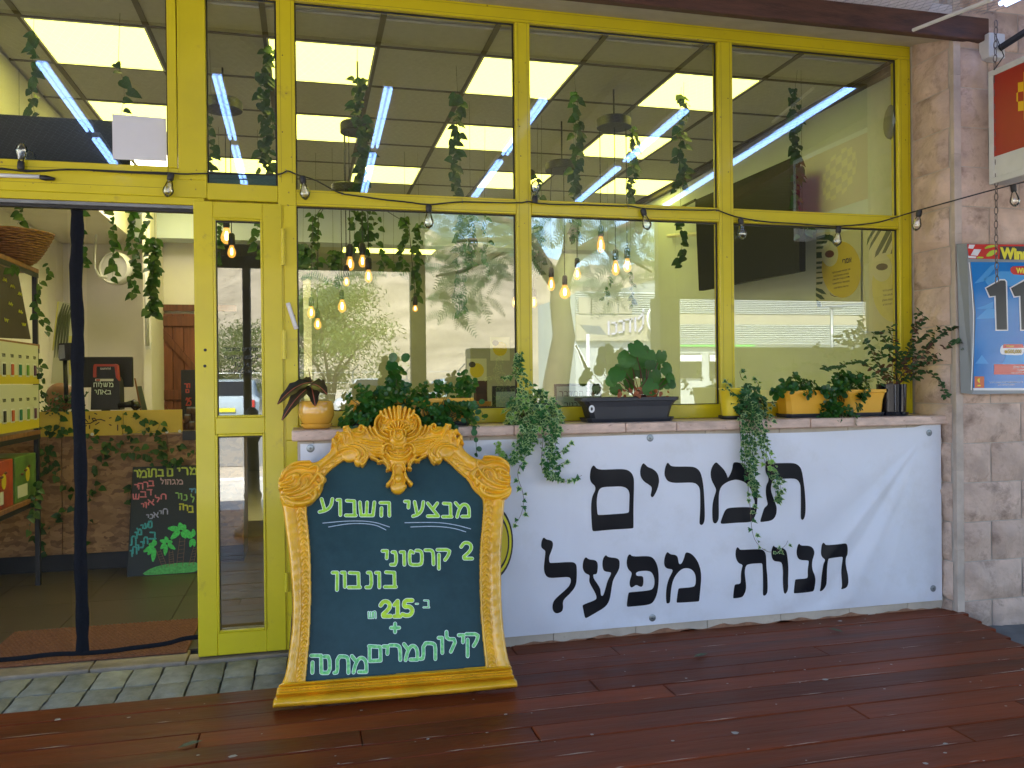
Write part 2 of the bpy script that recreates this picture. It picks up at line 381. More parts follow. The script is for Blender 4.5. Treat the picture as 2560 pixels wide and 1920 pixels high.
# ------------------------------------------------------------------ yellow shopfront
FYD = .25                                     # front face of the yellow frame
X_ = lambda px, py=300: FY(px, py, FYD).x
Z_ = lambda px, py: FY(px, py, FYD).z
sf = tag(empty('shopfront_frame', (0,0,0)), 'bright yellow metal shopfront frame holding nine big window panes above the stone sill', 'window frame')
def bar(name, x0, x1, z0, z1, y0=FYD, y1=FYD+.075, bev=.003):
    return boxo(name, (x0,y0,z0), (x1,y1,z1), M['yellow'], sf, bev)
ZT, ZTI = 3.492, 3.41                          # top rail
zt1, zt0 = 2.418, 2.334                        # transom over the big windows
xm = [(-.136,-.044),(1.150,1.236),(2.397,2.490),(3.645,3.733)]
bar('top_rail', -6, 3.733, ZTI, ZT)
for i, (a, b) in enumerate(xm):
    bar('mullion', a, b, 1.168 if i else .0, ZTI-.002)
for (a, b) in ((xm[0][1],xm[1][0]),(xm[1][1],xm[2][0]),(xm[2][1],xm[3][0])):
    bar('transom', a+.001, b-.001, zt0, zt1, FYD+.002)
    bar('bottom_rail', a+.001, b-.001, 1.168, 1.248, FYD+.002)
# double mullion at the left of the narrow pane, above the door
bar('mullion', -.672, -.628, 2.50, ZTI-.002); bar('mullion', -.623, -.487, 2.442, ZTI-.002, FYD-.002)
bar('transom', -.486, -.137, 2.347, 2.432, FYD+.001)
bar('transom', -6, -.673, 2.352, 2.505, FYD-.001); bar('transom', -.6725, -.4875, 2.352, 2.4995, FYD+.003); 
bar('head_rail', -6, -.50, 2.312, 2.351, FYD-.008)
boxo('sliding_track', (-6,FYD-.005,2.292), (-.53,FYD+.06,2.311), M['grey'], sf, .002)
boxo('sliding_track', (-6,FYD+.01,2.278), (-.53,FYD+.05,2.2915), M['black'], sf)
bar('door_post', -.110, -.045, 1.10, 2.333, FYD-.004); bar('door_post', -.110, -.05, .0, 1.0995, FYD-.004)
# panes: one sheet each, with black rubber gaskets
def pane(x0, x1, z0, z1, y=GY, par=None, gas=True):
    p = par or sf
    o = MB().add([(x0,y,z0),(x1,y,z0),(x1,y,z1),(x0,y,z1)], [(0,1,2,3)]).build('pane', M['glass'], p, recalc=False)
    if gas:
        g = MB(); t = .007; yy = y-.004
        g.box((x0,yy,z0),(x0+t,y+.004,z1)); g.box((x1-t*1.3,yy,z0),(x1,y+.004,z1)); g.box((x0+t,yy,z0),(x1-t*1.3,y+.004,z0+t*.7)); g.box((x0+t,yy,z1-t*1.2),(x1-t*1.3,y+.004,z1))
        g.build('gasket', M['black'], o)
    return o
for (a, b) in ((xm[0][1],xm[1][0]),(xm[1][1],xm[2][0]),(xm[2][1],xm[3][0])):
    pane(a, b, zt1, ZTI); pane(a, b, 1.248, zt0)
pane(-.486, -.137, 2.432, ZTI); pane(-.486+.0,-.137,2.432,2.50, GY+.012, gas=False) if False else None
pane(-2.4, -.672, 2.505, ZTI)
pane(-5.9, -2.46, 2.505, ZTI); bar('mullion', -2.459, -2.401, 2.505, ZTI-.001)
# seam lines pressed into the metal profiles
M['seam'] = mat('profile_seam', (.17,.13,.012), .6)
sm_ = MB()
for a, b in xm+[(-.623,-.487)]:
    for f_ in (.20,.80): x_ = a+(b-a)*f_; sm_.box((x_-.0007,FYD-.0006,1.26 if a > -.04 else 2.45),(x_+.0007,FYD+.001,3.405))
for k, z_ in enumerate((zt0+.012,zt1-.012)):
    for (a, b) in ((xm[0][1],xm[1][0]),(xm[1][1],xm[2][0]),(xm[2][1],xm[3][0])): sm_.box((a+.002,FYD+.0014,z_-.0007),(b-.002,FYD+.003,z_+.0007))
for z_ in (ZTI+.014,ZT-.014): sm_.box((-3,FYD-.0006,z_-.0007),(3.72,FYD+.001,z_+.0007))
sm_.box((-3,FYD-.0016,2.395),(-.674,FYD,2.3965)); sm_.box((-3,FYD-.0016,2.47),(-.674,FYD,2.4715))
for x_ in (px0-.035,px1+.03) if False else (): pass
sm_.build('profile_seams', M['seam'], sf)['kind'] = 'stuff'
# chips and stains where tape and hooks were
ch_ = MB(); rc = random.Random(31)
for k in range(46):
    x_ = rc.choice([rc.uniform(-.60,-.50), rc.uniform(-1.7,-.7), rc.uniform(-.105,-.05), rc.uniform(1.16,1.23), rc.uniform(2.41,2.48), rc.uniform(3.66,3.72)]); z_ = rc.uniform(1.3,3.3) if x_ > -.4 else rc.uniform(2.36,2.5)
    if -.42 < x_ < -.11: continue
    r_ = rc.uniform(.0015,.006); ch_.add([(x_+r_*rc.uniform(.5,1.4)*math.cos(t), FYD-.0052 if x_ < -.04 else FYD-.0008, z_+r_*rc.uniform(.4,1.5)*math.sin(t)) for t in [q*1.047 for q in range(6)]], [tuple(range(6))])
ch_.build('paint_chips', mat('chipped_paint', (.30,.23,.05), .8), sf)['kind'] = 'stuff'
# screw heads
mb = MB()
for (px, py) in ((1218,14),(1194,52),(1298,205),(1299,316),(1302,390),(1820,246),(1821,430),(2271,198),(2264,350),(1330,470),(1745,98),(706,138),(706,330)):
    p = FY(px, py, FYD-.002); mb.lathe([(.0035,0),(.0025,.0015)], (p.x,p.y,p.z), 8, mtx=Matrix.Rotation(math.pi/2,4,'X'))
mb.build('screw_heads', M['black'], sf)['kind'] = 'stuff'
boxo('green_sealed_strip', (-.486,GY+.006,2.433), (-.137,GY+.012,2.50), mat('teal_film', (.10,.20,.19), .4), sf)

# ------------------------------------------------------------------ door leaf
dl = tag(empty('glazed_door', (-.117,FYD,.0)), 'narrow yellow metal door leaf with two tall panes and black opening hours', 'door')
DX0, DX1 = -.553, -.119
def dp(name, a, b, m=M['yellow'], bev=.003):
    L = Vector((-.117,FYD,0)); return boxo(name, tuple(Vector(a)-L), tuple(Vector(b)-L), m, dl, bev)
Z = lambda z: 1.4+(z-1.4)*1.0585
px0, px1 = -.447, -.227
DY0, DY1 = FYD-.012, FYD+.035
dp('stile', (DX0,DY0,.004), (px0-.012,DY1,2.335)); dp('stile', (px1+.012,DY0,.004), (DX1,DY1,2.335))
for (z0, z1) in ((.004,.118),(1.160-.02,1.213+.012),(2.252,2.335)): dp('rail', (px0-.0115,DY0+.001,z0), (px1+.0115,DY1-.001,z1))
for (z0, z1) in ((.1185,1.1395),(1.2255,2.2515)):
    # beads
    dp('bead', (px0-.012,DY0-.003,z0), (px0,DY0+.02,z1)); dp('bead', (px1,DY0-.003,z0), (px1+.012,DY0+.02,z1))
    dp('bead', (px0,DY0-.002,z0), (px1,DY0+.02,z0+.011)); dp('bead', (px0,DY0-.002,z1-.011), (px1,DY0+.02,z1))
L0 = Vector((-.117,FYD,0))
def dpane(z0, z1):
    y = GY-.02-L0.y
    o = MB().add([(px0-L0.x,y,z0),(px1-L0.x,y,z0),(px1-L0.x,y,z1),(px0-L0.x,y,z1)], [(0,1,2,3)]).build('pane', M['glass'], dl, recalc=False)
    g = MB(); t = .005
    g.box((px0-L0.x,y-.006,z0),(px0-L0.x+t,y+.002,z1)); g.box((px0-L0.x+t,y-.006,z1-t*1.6),(px1-L0.x,y+.002,z1)); g.build('gasket', M['black'], o)
dpane(.129, 1.129); dpane(1.236, 2.241)
# hinges on the right stile
for (zc, l) in ((2.11,.19),(1.60,.15),(.36,.10)):
    h = MB(); h.lathe([(.010,-l/2),(.010,l/2)], (.004,-.018,zc), 10); h.box((-.012,-.014,zc-l/2),(.018,-.010,zc+l/2))
    for q in range(3): h.lathe([(.0115,-.002),(.0115,.002)], (.004,-.018,zc-l/2+l*(q+1)/4), 10)
    h.build('hinge', M['yellow'], dl, smooth=True, auto=40)
for (px, py) in ((513,875),(512,915)):
    p = FY(px, py, DY0-.001)-L0; MB().lathe([(.008,0),(.006,.002),(.002,.0022)], tuple(p), 10, mtx=Matrix.Rotation(math.pi/2,4,'X')).build('screw_hole', M['black'], dl)
# mezuzah on the yellow post
mz = tag(empty('mezuzah', FY(730,790,FYD-.012)), 'small pale slanted mezuzah case fixed on the yellow post right of the glazed door', 'mezuzah'); mz.rotation_euler = (0, math.radians(-17), 0)
MB().box((-.011,-.004,-.072),(.011,.008,.072),.003).build('case', mat('lilac_plastic', (.62,.58,.62), .3, coat=.4), mz)
MB().box((-.006,-.007,-.055),(.006,-.0045,.055),.001).build('scroll', M['white'], mz)

# ------------------------------------------------------------------ lettering helper (built-in font, falls back to its Hebrew face)
def text_mesh(s, size, name, m, parent, mtx, align='CENTER', bold=0.0, ext=0.0004, rtl=None):
    heb = any('\u0590' <= c <= '\u05ff' for c in s)
    if heb if rtl is None else rtl:
        # visual order: reverse the run, keep digit groups readable
        out = []; num = ''
        for c in reversed(s):
            if c in '0123456789,.%': num = c+num
            else:
                if num: out.append(num); num = ''
                out.append({'(':')',')':'('}.get(c, c))
        if num: out.append(num)
        s = ''.join(out)
    cu = bpy.data.curves.new(name, 'FONT'); cu.body = s; cu.size = size; cu.align_x = align; cu.align_y = 'CENTER'; cu.offset = bold; cu.extrude = ext; cu.resolution_u = 3
    tmp = bpy.data.objects.new(name, cu); COL.objects.link(tmp); bpy.context.view_layer.update()
    me = bpy.data.meshes.new_from_object(tmp.evaluated_get(bpy.context.evaluated_depsgraph_get())); bpy.data.objects.remove(tmp); bpy.data.curves.remove(cu)
    me.materials.clear(); me.materials.append(m); o = bpy.data.objects.new(name, me); link(o, parent); o.matrix_basis = mtx; return o
FACE = Matrix.Rotation(math.pi/2, 4, 'X')      # text standing in the x-z plane, read from -y
M['ink'] = mat('black_print', (.01,.015,.02), .5)
for s, px, py, sz in (('תמרים בתומר',603,873,.030),('מפגש הבקעה',603,893,.030),('10-16',604,912,.034),('052-207-1809',604,929,.024)):
    p = FY(px, py, GY-.0225)-L0; text_mesh(s, sz, 'lettering', M['ink'], dl, Matrix.Translation(p) @ FACE, bold=.0004)

# ------------------------------------------------------------------ lintel, porch roof
M['plasterw'] = mat('white_plaster', (.55,.52,.52), .85, var=.1, vscale=6, bump=.3, bscale=40)
M['brownbeam'] = mat('brown_beam', (.075,.030,.018), .6, var=.4, vscale=5, stretch=(1,6,6), bump=.4, bscale=30)
M['roofboard'] = mat('dark_roof_board', (.10,.085,.07), .8, var=.3, vscale=5, stretch=(1,6,6))
lt = tag(empty('porch_lintel'), 'white lintel soffit and brown wooden beam above the yellow shopfront', kind='structure')
MB().add([(-6,.26,3.493),(3.85,.26,3.493),(3.85,-.1,3.40),(-6,-.1,3.40),(-6,.26,3.60),(3.85,.26,3.60),(3.85,-.1,3.60),(-6,-.1,3.60)], [(0,1,2,3),(4,5,6,7),(0,1,5,4),(1,2,6,5),(2,3,7,6),(3,0,4,7)]).build('soffit', M['plasterw'], lt)
boxo('beam', (-6,-.155,3.385), (3.95,-.102,3.52), M['brownbeam'], lt, .006)
mb = MB()
prof = [(-.10,3.525),(-.16,3.60),(-.30,3.66),(-.42,3.62),(-.44,3.70),(-.1,3.74)]
mb.prism(prof, lambda a,b,d: (d,a,b), 1.9, 3.56); mb.build('plaster_cove', M['plasterw'], lt, smooth=True, auto=50)
pr = tag(empty('porch_roof'), 'sloping dark boarded porch roof over the deck', kind='structure')
def ceilz(y): return 3.66+.057*(y+1.17)
for k in range(22):
    y1 = -.16-k*.2; y0 = y1-.197; mb = MB()
    z0, z1 = ceilz(y0), ceilz(y1)
    mb.add([(-7,y0,z0),(9,y0,z0),(9,y1,z1),(-7,y1,z1),(-7,y0,z0+.03),(9,y0,z0+.03),(9,y1,z1+.03),(-7,y1,z1+.03)], [(0,1,2,3),(4,5,6,7),(0,1,5,4),(1,2,6,5),(2,3,7,6),(3,0,4,7)])
    mb.build('roof_board', M['roofboard'], pr)
for x in (-5.2,-2.9,-.02,2.3,4.75,7.0):
    mb = MB(); mb.add([(x-.05,-.16,ceilz(-.16)-.002),(x+.05,-.16,ceilz(-.16)-.002),(x+.05,-4.55,ceilz(-4.55)-.002),(x-.05,-4.55,ceilz(-4.55)-.002),(x-.05,-.16,ceilz(-.16)-.09),(x+.05,-.16,ceilz(-.16)-.09),(x+.05,-4.55,ceilz(-4.55)-.09),(x-.05,-4.55,ceilz(-4.55)-.09)], [(0,1,2,3),(4,5,6,7),(0,1,5,4),(1,2,6,5),(2,3,7,6),(3,0,4,7)]); mb.build('rafter', M['brownbeam'], pr)
boxo('building_roof', (-12,-.1,4.0), (14,11,4.25), M['roofboard'])['kind'] = 'structure'
boxo('upper_wall', (-12,-.02,3.62), (14,.2,4.0), M['plaster'])['kind'] = 'structure'
# fluorescent fittings on the sloping ceiling, two in line in each of six rows
def fitting(x, y0, y1, lab, zo=0):
    z0, z1 = 3.5+zo, 3.5-.057*(y0-y1)+zo
    r = empty('fluorescent_light', (x, y0, z0)); tag(r, lab, 'light', 'fluorescent lights under the porch roof')
    d = Vector((0, y1-y0, z1-z0))
    b = MB(); t = .03
    b.add([(-t,0,.02),(t,0,.02),(t,d.y,d.z+.02),(-t,d.y,d.z+.02),(-t,0,.06),(t,0,.06),(t,d.y,d.z+.06),(-t,d.y,d.z+.06)], [(0,1,2,3),(4,5,6,7),(0,1,5,4),(1,2,6,5),(2,3,7,6),(3,0,4,7)]); b.build('housing', M['white'], r)
    for s in (-1,1): MB().tube([(s*.02,0,0),(s*.02,d.y,d.z)], .0125, 8).build('tube', M['tube'], r, smooth=True)
    MB().tube([(0,d.y*.3,d.z*.3+.05),(0,d.y*.3,d.z*.3+.25)], .006, 6).build('hanger', M['grey'], r); MB().tube([(0,d.y*.8,d.z*.8+.05),(0,d.y*.8,d.z*.8+.25)], .006, 6).build('hanger', M['grey'], r)
    return r
nm = ['above the glazed door','over the left end of the chalkboard','over the ornate chalkboard','over the dark planter','over the right ivy pot','beside the red sign box']
for i, x in enumerate((-1.66,-.575,.59,1.745,2.9,3.93)):
    fitting(x, -1.17, -2.42, 'inner twin tube fluorescent light near the wall, row '+nm[i]); fitting(x, -2.62, -3.87, 'outer twin tube fluorescent light, row '+nm[i], -.083)
# white conduit batten under the ceiling towards the corner
cb = MB(); a = FY(2283,75,-.2); b_ = FY(2480,0,-.2); a = Vector((a.x,-.20,a.z)); 
b_ = FX(2480,-2,a.x+.02)
cb.tube([a, b_], .011, 6); tag(cb.build('conduit', M['white']), 'thin white conduit running out from the corner of brown beam and stone wall', 'conduit')
# chicken wire stretched under the porch ceiling
mb = MB(); X0, X1, Y0, Y1 = -3.2, 3.95, -3.95, -.17; st = .075
def zz(x, y): return 3.47+.057*(y+1.17)+.02*math.sin(x*1.7+y)
k = X0-(Y1-Y0)
def wire(p, q):
    pts = []
    for i in range(7):
        t = i/6; x = p[0]+(q[0]-p[0])*t; y = p[1]+(q[1]-p[1])*t; pts.append((x,y,zz(x,y)))
    mb.tube(pts, .0011, 3, caps=False)
SL = .5
c = X0-(Y1-Y0)*SL
while c < X1:
    for sg in (1,-1):
        p = (c if sg > 0 else c+(Y1-Y0)*SL, Y0); q = (c+(Y1-Y0)*SL if sg > 0 else c, Y1)
        # clip in x
        def cl(p, q):
            t0, t1 = 0, 1; dx = q[0]-p[0]
            for lim, s_ in ((X0,1),(X1,-1)):
                a_, b__ = s_*(p[0]-lim), s_*(q[0]-lim)
                if a_ < 0 and b__ < 0: return None
                if a_ < 0: t0 = max(t0, a_/(a_-b__))
                if b__ < 0: t1 = min(t1, a_/(a_-b__))
            if t1-t0 < .02: return None
            f = lambda t: (p[0]+dx*t, p[1]+(q[1]-p[1])*t)
            return f(t0), f(t1)
        r_ = cl(p, q)
        if r_: wire(*r_)
    c += .055
o = mb.build('wire_netting', M['grey'], recalc=False); tag(o, 'diamond wire netting stretched under the porch ceiling', 'netting')
# posts and drop panels at the outer edge of the porch
M['postm'] = mat('dark_post', (.035,.032,.03), .5)
for i, (p0, p1) in enumerate(((1028,1066),(1648,1692),(608,628),(2262,2300))):
    a = RF(p0, 900, 4.8); b = RF(p1, 900, 4.8)
    o = boxo('porch_post', (a.x,a.y-.12,-.13), (b.x,a.y,3.45), M['postm'], None, .01)
    tag(o, ['dark porch post reflected in the middle of the left big window','dark porch post reflected right of the geranium planter','slim dark porch post reflected in the glazed door','dark porch post reflected near the right end of the windows'][i], 'post', 'posts of the porch')
for i, (p0, p1, py) in enumerate(((-900,1028,686),(1692,2700,741))):
    a = RF(p0, py, 4.78); b = RF(p1, py, 4.78); z = RF(1300, py, 4.78).z
    o = boxo('drop_panel', (a.x,a.y-.03,z), (b.x-.001,a.y-.005,3.5), M['postm'], None)
    tag(o, ['dark drop panel along the outer porch edge, left bay','dark drop panel along the outer porch edge, right bay'][i], 'awning')
# ------------------------------------------------------------------ BANNER
BX0, BX1, BZ0, BZ1 = -.035, 3.705, .052, 1.098
TRc = Vector((3.60, 1.055))
def wrinkle(x, z):
    w = 0.0
    d = Vector((x-TRc.x, z-TRc.y)); r = d.length+1e-6
    a = math.atan2(-d.y, -d.x)            # 0 = straight left, pi/2 = straight down
    if -.05 < a < 1.6:
        env = min(1, r/.12)*math.exp(-((r-.75)/.75)**2)
        for a0, wd, am in ((.80,.045,.020),(.93,.035,-.014),(1.05,.05,.015),(.66,.05,-.008),(1.25,.05,.008),(.5,.07,.006)):
            w += .7*am*env*math.exp(-((a-a0)/wd)**2)
    w += .0045*math.sin(x*2.3+.6)*math.sin(z*3.1) + .0030*math.sin(x*6.1+z*4)+.0020*math.sin(x*13-z*9)+.0012*math.sin(x*9+z*21)+.0008*math.sin(x*31+z*12)
    w += .010*math.exp(-((x-1.35)/.008)**2)*.12
    dl_ = Vector((x+.0-0.0, z-1.05)).length; w += .012*math.exp(-((x+0.02)/.10)**2)*math.exp(-((z-.97)/.12)**2)
    e = min(min(x-BX0, BX1-x)/.05, min(z-BZ0, BZ1-z)/.05, 1); return w*max(0,e)+.004
def by(x, z): return -.014-wrinkle(x, z)
M['vinyl'] = mat('white_vinyl', (.70,.715,.78), .42, var=.03, vscale=2, coat=.05, bump=.12, bscale=7, dirt=(.60,.60,.62), dscale=2.5, dlo=.52, dhi=.8)
M['vink'] = mat('black_vinyl_print', (.006,.0065,.010), .36, spec=.22)
ban = tag(empty('banner', (0,0,0)), 'long white vinyl banner with two lines of big black Hebrew lettering under the window sill', 'banner')
nx, nz = 260, 76; vs = []; fs = []
for j in range(nz+1):
    for i in range(nx+1):
        x = BX0+(BX1-BX0)*i/nx; z = BZ0+(BZ1-BZ0)*j/nz
        # edges sag between the fixings
        s = .012*math.sin(math.pi*min(1,max(0,(x-1.85)/1.75)))**2 + .006*math.sin(math.pi*max(0,min(1,x/1.8)))**2
        zz_ = z - s*(j/nz)
        if x > 3.52: zz_ += .014*(j/nz)*min(1,(x-3.52)/.06)
        vs.append((x, by(x,z), zz_))
for j in range(nz):
    for i in range(nx): a = j*(nx+1)+i; fs.append((a,a+1,a+nx+2,a+nx+1))
MB().add(vs, fs).build('sheet', M['vinyl'], ban, smooth=True)
def banner_letter(poly, c, holes=()):
    bm = bmesh.new(); fr = cr(*c)
    loops = []
    for pl in (poly,)+tuple(holes):
        P = []
        for a in chaikin(pl, 2):
            p = FY(*fr(*a), -.018); P.append((p.x, p.z))
        loops.append(P)
    edges = []
    for P in loops:
        v = [bm.verts.new((x,0,z)) for x,z in P]
        edges += [bm.edges.new((v[i], v[(i+1)%len(v)])) for i in range(len(v))]
    bmesh.ops.triangle_fill(bm, edges=edges, use_beauty=True, use_dissolve=False)
    xs = [v.co.x for v in bm.verts]; zs = [v.co.z for v in bm.verts]
    x = min(xs)
    while x < max(xs): bmesh.ops.bisect_plane(bm, geom=bm.verts[:]+bm.edges[:]+bm.faces[:], plane_co=(x,0,0), plane_no=(1,0,0)); x += .022
    z = min(zs)
    while z < max(zs): bmesh.ops.bisect_plane(bm, geom=bm.verts[:]+bm.edges[:]+bm.faces[:], plane_co=(0,0,z), plane_no=(0,0,1)); z += .022
    for v in bm.verts: v.co.y = by(v.co.x, v.co.z)-.0016
    for f in bm.faces:
        f.normal_update()
        if f.normal.y > 0: f.normal_flip()
    MB().bm(bm).build('letter', M['vink'], ban, smooth=True, recalc=False)
cA=(1460,1130,6.9125); cB=(1760,1130,7.9); cC=(1340,1330,5.027); cD=(1820,1340,6.9125)
banner_letter([(165,228),(190,250),(215,285),(290,305),(450,300),(650,292),(740,305),(810,350),(850,430),(860,520),(858,900),(862,1290),(855,1318),(825,1325),(600,1335),(400,1350),(200,1372),(155,1368),(140,1335),(125,1050),(128,880),(150,760),(195,670),(200,620),(185,580),(130,535),(105,470),(103,390),(115,300),(140,250)], cA, [[(320,605),(500,598),(650,592),(740,625),(785,700),(785,850),(782,1010),(778,1040),(750,1058),(500,1075),(270,1090),(240,1085),(232,1050),(222,900),(230,760),(260,650)]])
banner_letter([(1025,190),(1060,218),(1100,260),(1190,290),(1270,360),(1300,460),(1298,540),(1260,670),(1200,775),(1170,785),(1148,750),(1165,680),(1172,610),(1130,570),(1030,510),(975,430),(963,350),(975,270),(1000,210)], cA)
banner_letter([(1447,175),(1475,210),(1510,245),(1600,253),(1850,250),(1940,270),(2010,340),(2045,460),(2070,620),(2085,900),(2092,1160),(2070,1240),(2035,1268),(2000,1250),(1995,1200),(2008,1000),(2010,700),(1995,610),(1940,545),(1860,528),(1700,533),(1530,535),(1440,500),(1397,420),(1390,350),(1410,240)], cA)
banner_letter([(240,195),(290,240),(400,350),(450,440),(470,500),(482,512),(530,420),(560,330),(570,240),(590,205),(640,200),(700,210),(800,250),(900,370),(990,500),(1040,700),(1060,900),(1050,1100),(1020,1250),(960,1350),(900,1390),(600,1400),(400,1420),(345,1418),(332,1400),(335,1370),(380,1250),(430,1140),(500,1105),(700,1092),(880,1088),(960,1100),(1000,1060),(1005,1000),(990,930),(950,790),(890,670),(800,590),(680,550),(580,550),(450,600),(350,680),(310,780),(298,900),(298,1250),(290,1340),(250,1410),(205,1412),(175,1370),(165,1200),(170,1040),(200,900),(240,790),(245,740),(210,670),(150,560),(128,450),(135,350),(180,250)], cB)
banner_letter([(1235,150),(1260,190),(1300,225),(1500,218),(1740,213),(1830,240),(1900,310),(1935,430),(1960,600),(1985,800),(1995,1100),(1980,1280),(1940,1345),(1905,1325),(1898,1250),(1905,1000),(1900,700),(1885,620),(1840,550),(1770,522),(1600,525),(1400,530),(1350,560),(1320,640),(1310,740),(1340,850),(1400,1000),(1435,1100),(1430,1220),(1390,1310),(1320,1360),(1150,1382),(1115,1380),(1108,1355),(1160,1200),(1190,1100),(1260,1045),(1240,960),(1215,830),(1215,700),(1240,620),(1270,560),(1265,490),(1220,420),(1205,320),(1215,220)], cB)
banner_letter([(100,65),(130,95),(190,105),(215,130),(215,180),(190,250),(165,310),(165,365),(175,388),(200,388),(450,373),(500,395),(515,440),(512,620),(490,700),(420,780),(350,845),(335,890),(342,950),(325,1000),(260,1025),(215,1000),(200,940),(215,870),(260,820),(400,700),(435,640),(437,590),(410,562),(300,570),(170,580),(120,550),(97,470),(105,370),(120,250),(110,230),(70,200),(65,160),(75,100)], cC)
banner_letter([(630,312),(660,345),(750,355),(778,385),(782,440),(773,515),(760,533),(725,535),(722,550),(730,590),(780,660),(815,720),(818,790),(830,808),(850,800),(880,700),(900,620),(950,530),(945,512),(930,508),(870,500),(845,470),(838,400),(850,330),(885,287),(910,320),(1020,330),(1055,355),(1060,410),(1050,480),(980,590),(960,660),(940,800),(920,880),(870,950),(750,1020),(640,1080),(622,1082),(612,1065),(600,1000),(588,940),(588,925),(602,912),(750,860),(768,830),(750,770),(680,650),(670,610),(678,560),(670,540),(620,520),(590,470),(588,410),(600,350)], cC)
banner_letter([(1190,280),(1215,312),(1420,300),(1480,330),(1525,410),(1545,520),(1545,650),(1525,780),(1480,880),(1420,918),(1170,942),(1148,940),(1142,920),(1150,850),(1160,785),(1168,762),(1190,757),(1430,735),(1475,710),(1493,650),(1490,580),(1460,510),(1410,488),(1310,492),(1262,510),(1258,540),(1280,555),(1320,553),(1345,560),(1352,590),(1350,660),(1330,692),(1300,685),(1262,662),(1225,690),(1200,702),(1180,680),(1178,620),(1205,540),(1205,510),(1160,470),(1143,400),(1150,330),(1165,290)], cC)
banner_letter([(1650,244),(1685,280),(1750,285),(1780,310),(1788,370),(1800,405),(1830,400),(1860,330),(1875,265),(1900,253),(1960,275),(2030,360),(2070,480),(2075,600),(2060,750),(2050,855),(2042,870),(2025,873),(1785,890),(1768,886),(1768,868),(1778,790),(1788,725),(1796,710),(1815,706),(1980,693),(2005,660),(2010,580),(1990,500),(1930,455),(1850,455),(1780,510),(1725,600),(1700,720),(1690,850),(1685,890),(1655,903),(1638,890),(1635,750),(1660,610),(1715,500),(1718,478),(1700,466),(1650,462),(1612,430),(1607,350),(1625,280)], cC)
banner_letter([(165,190),(190,215),(205,240),(400,230),(560,225),(620,250),(655,310),(665,420),(670,550),(690,700),(690,960),(660,1020),(620,1038),(605,1010),(612,850),(610,650),(600,500),(590,475),(560,472),(340,485),(300,530),(285,620),(295,720),(312,850),(308,940),(280,1010),(245,1062),(110,1078),(90,1074),(88,1050),(95,960),(105,865),(115,838),(140,830),(200,825),(218,790),(215,650),(235,550),(248,510),(235,490),(180,470),(140,410),(122,330),(130,250),(145,205)], cD)
banner_letter([(790,160),(810,195),(900,205),(960,210),(1010,260),(1030,350),(1050,500),(1050,620),(1038,780),(1035,920),(990,998),(960,988),(950,900),(950,760),(960,620),(950,510),(930,462),(900,448),(810,440),(770,400),(750,320),(752,240),(770,185)], cD)
banner_letter([(1228,126),(1250,165),(1400,165),(1460,200),(1485,260),(1480,320),(1440,430),(1435,570),(1480,680),(1500,780),(1490,910),(1475,950),(1440,962),(1150,985),(1130,985),(1124,965),(1140,860),(1155,770),(1162,750),(1185,745),(1340,728),(1362,700),(1362,590),(1385,450),(1380,425),(1360,418),(1240,415),(1200,370),(1182,290),(1190,200),(1205,150)], cD)
banner_letter([(1640,108),(1660,130),(1680,155),(1850,135),(2000,115),(2040,140),(2060,200),(2068,330),(2035,370),(2045,550),(2065,700),(2062,820),(2030,890),(1960,918),(1946,912),(1965,860),(1960,600),(1975,390),(1970,362),(1950,355),(1720,372),(1695,390),(1688,500),(1705,680),(1710,830),(1690,890),(1640,950),(1600,958),(1588,950),(1608,880),(1605,600),(1615,480),(1645,410),(1640,390),(1600,355),(1588,300),(1600,190),(1615,130)], cD)
# fixing washers
M['zinc'] = mat('zinc_washer', (.28,.31,.33), .35, .7, var=.15, vscale=40)
for (px, py) in ((776,1121),(1625,1095),(2323,1082),(1632,1545),(2333,1471)):
    p = FY(px, py, -.02); yy = by(p.x, min(BZ1-.02, p.z))-.001
    w = empty('washer', (p.x, yy, p.z)); 
    tag(w, {776:'zinc washer and screw at the upper left corner of the banner',1625:'zinc washer and screw at the middle of the banner top edge',2323:'zinc washer and screw at the upper right corner of the banner',1632:'zinc washer and screw at the middle of the banner bottom edge',2333:'zinc washer and screw at the lower right corner of the banner'}[px], 'washer', 'washers fixing the banner')
    R90 = Matrix.Rotation(math.pi/2, 4, 'X')
    MB().lathe([(.020,0),(.020,.0015),(.018,.0025),(.008,.0035)], (0,0,0), 20, mtx=R90).build('disc', M['zinc'], w, smooth=True, auto=30)
    MB().lathe([(.006,.002),(.006,.005),(.004,.0065)], (0,0,0), 10, mtx=R90).build('screw', M['grey'], w, smooth=True)

# ------------------------------------------------------------------ ORNATE CHALKBOARD
A0 = FZ(685,1773,0); B0 = FZ(1290,1724,0); T0 = FY(993,1024,-.085)
eu = (B0-A0); BWID = eu.length; eu.normalize(); tmp = T0-A0; tmp -= eu*tmp.dot(eu); ev = tmp.normalized(); en = eu.cross(ev)
if en.y > 0: en = -en
def bp_(px, py):
    r = ray(px, py); t = (A0-CAM).dot(en)/r.dot(en); p = CAM+r*t-A0; return (p.dot(eu), p.dot(ev))
c4 = cr(660,1000,2.0735); c5 = cr(680,1010,3.626); c6 = cr(680,1500,3.456)
def L4(pts): return [bp_(*c4(*p)) for p in pts]
def L5(pts): return [bp_(*c5(*p)) for p in pts]
BM = Matrix(((eu.x,ev.x,en.x,A0.x),(eu.y,ev.y,en.y,A0.y),(eu.z,ev.z,en.z,A0.z),(0,0,0,1)))
board = tag(empty('ornate_chalkboard'), 'large chalkboard with green Hebrew offers in an ornate mustard yellow carved frame', 'chalkboard')
board.matrix_world = BM
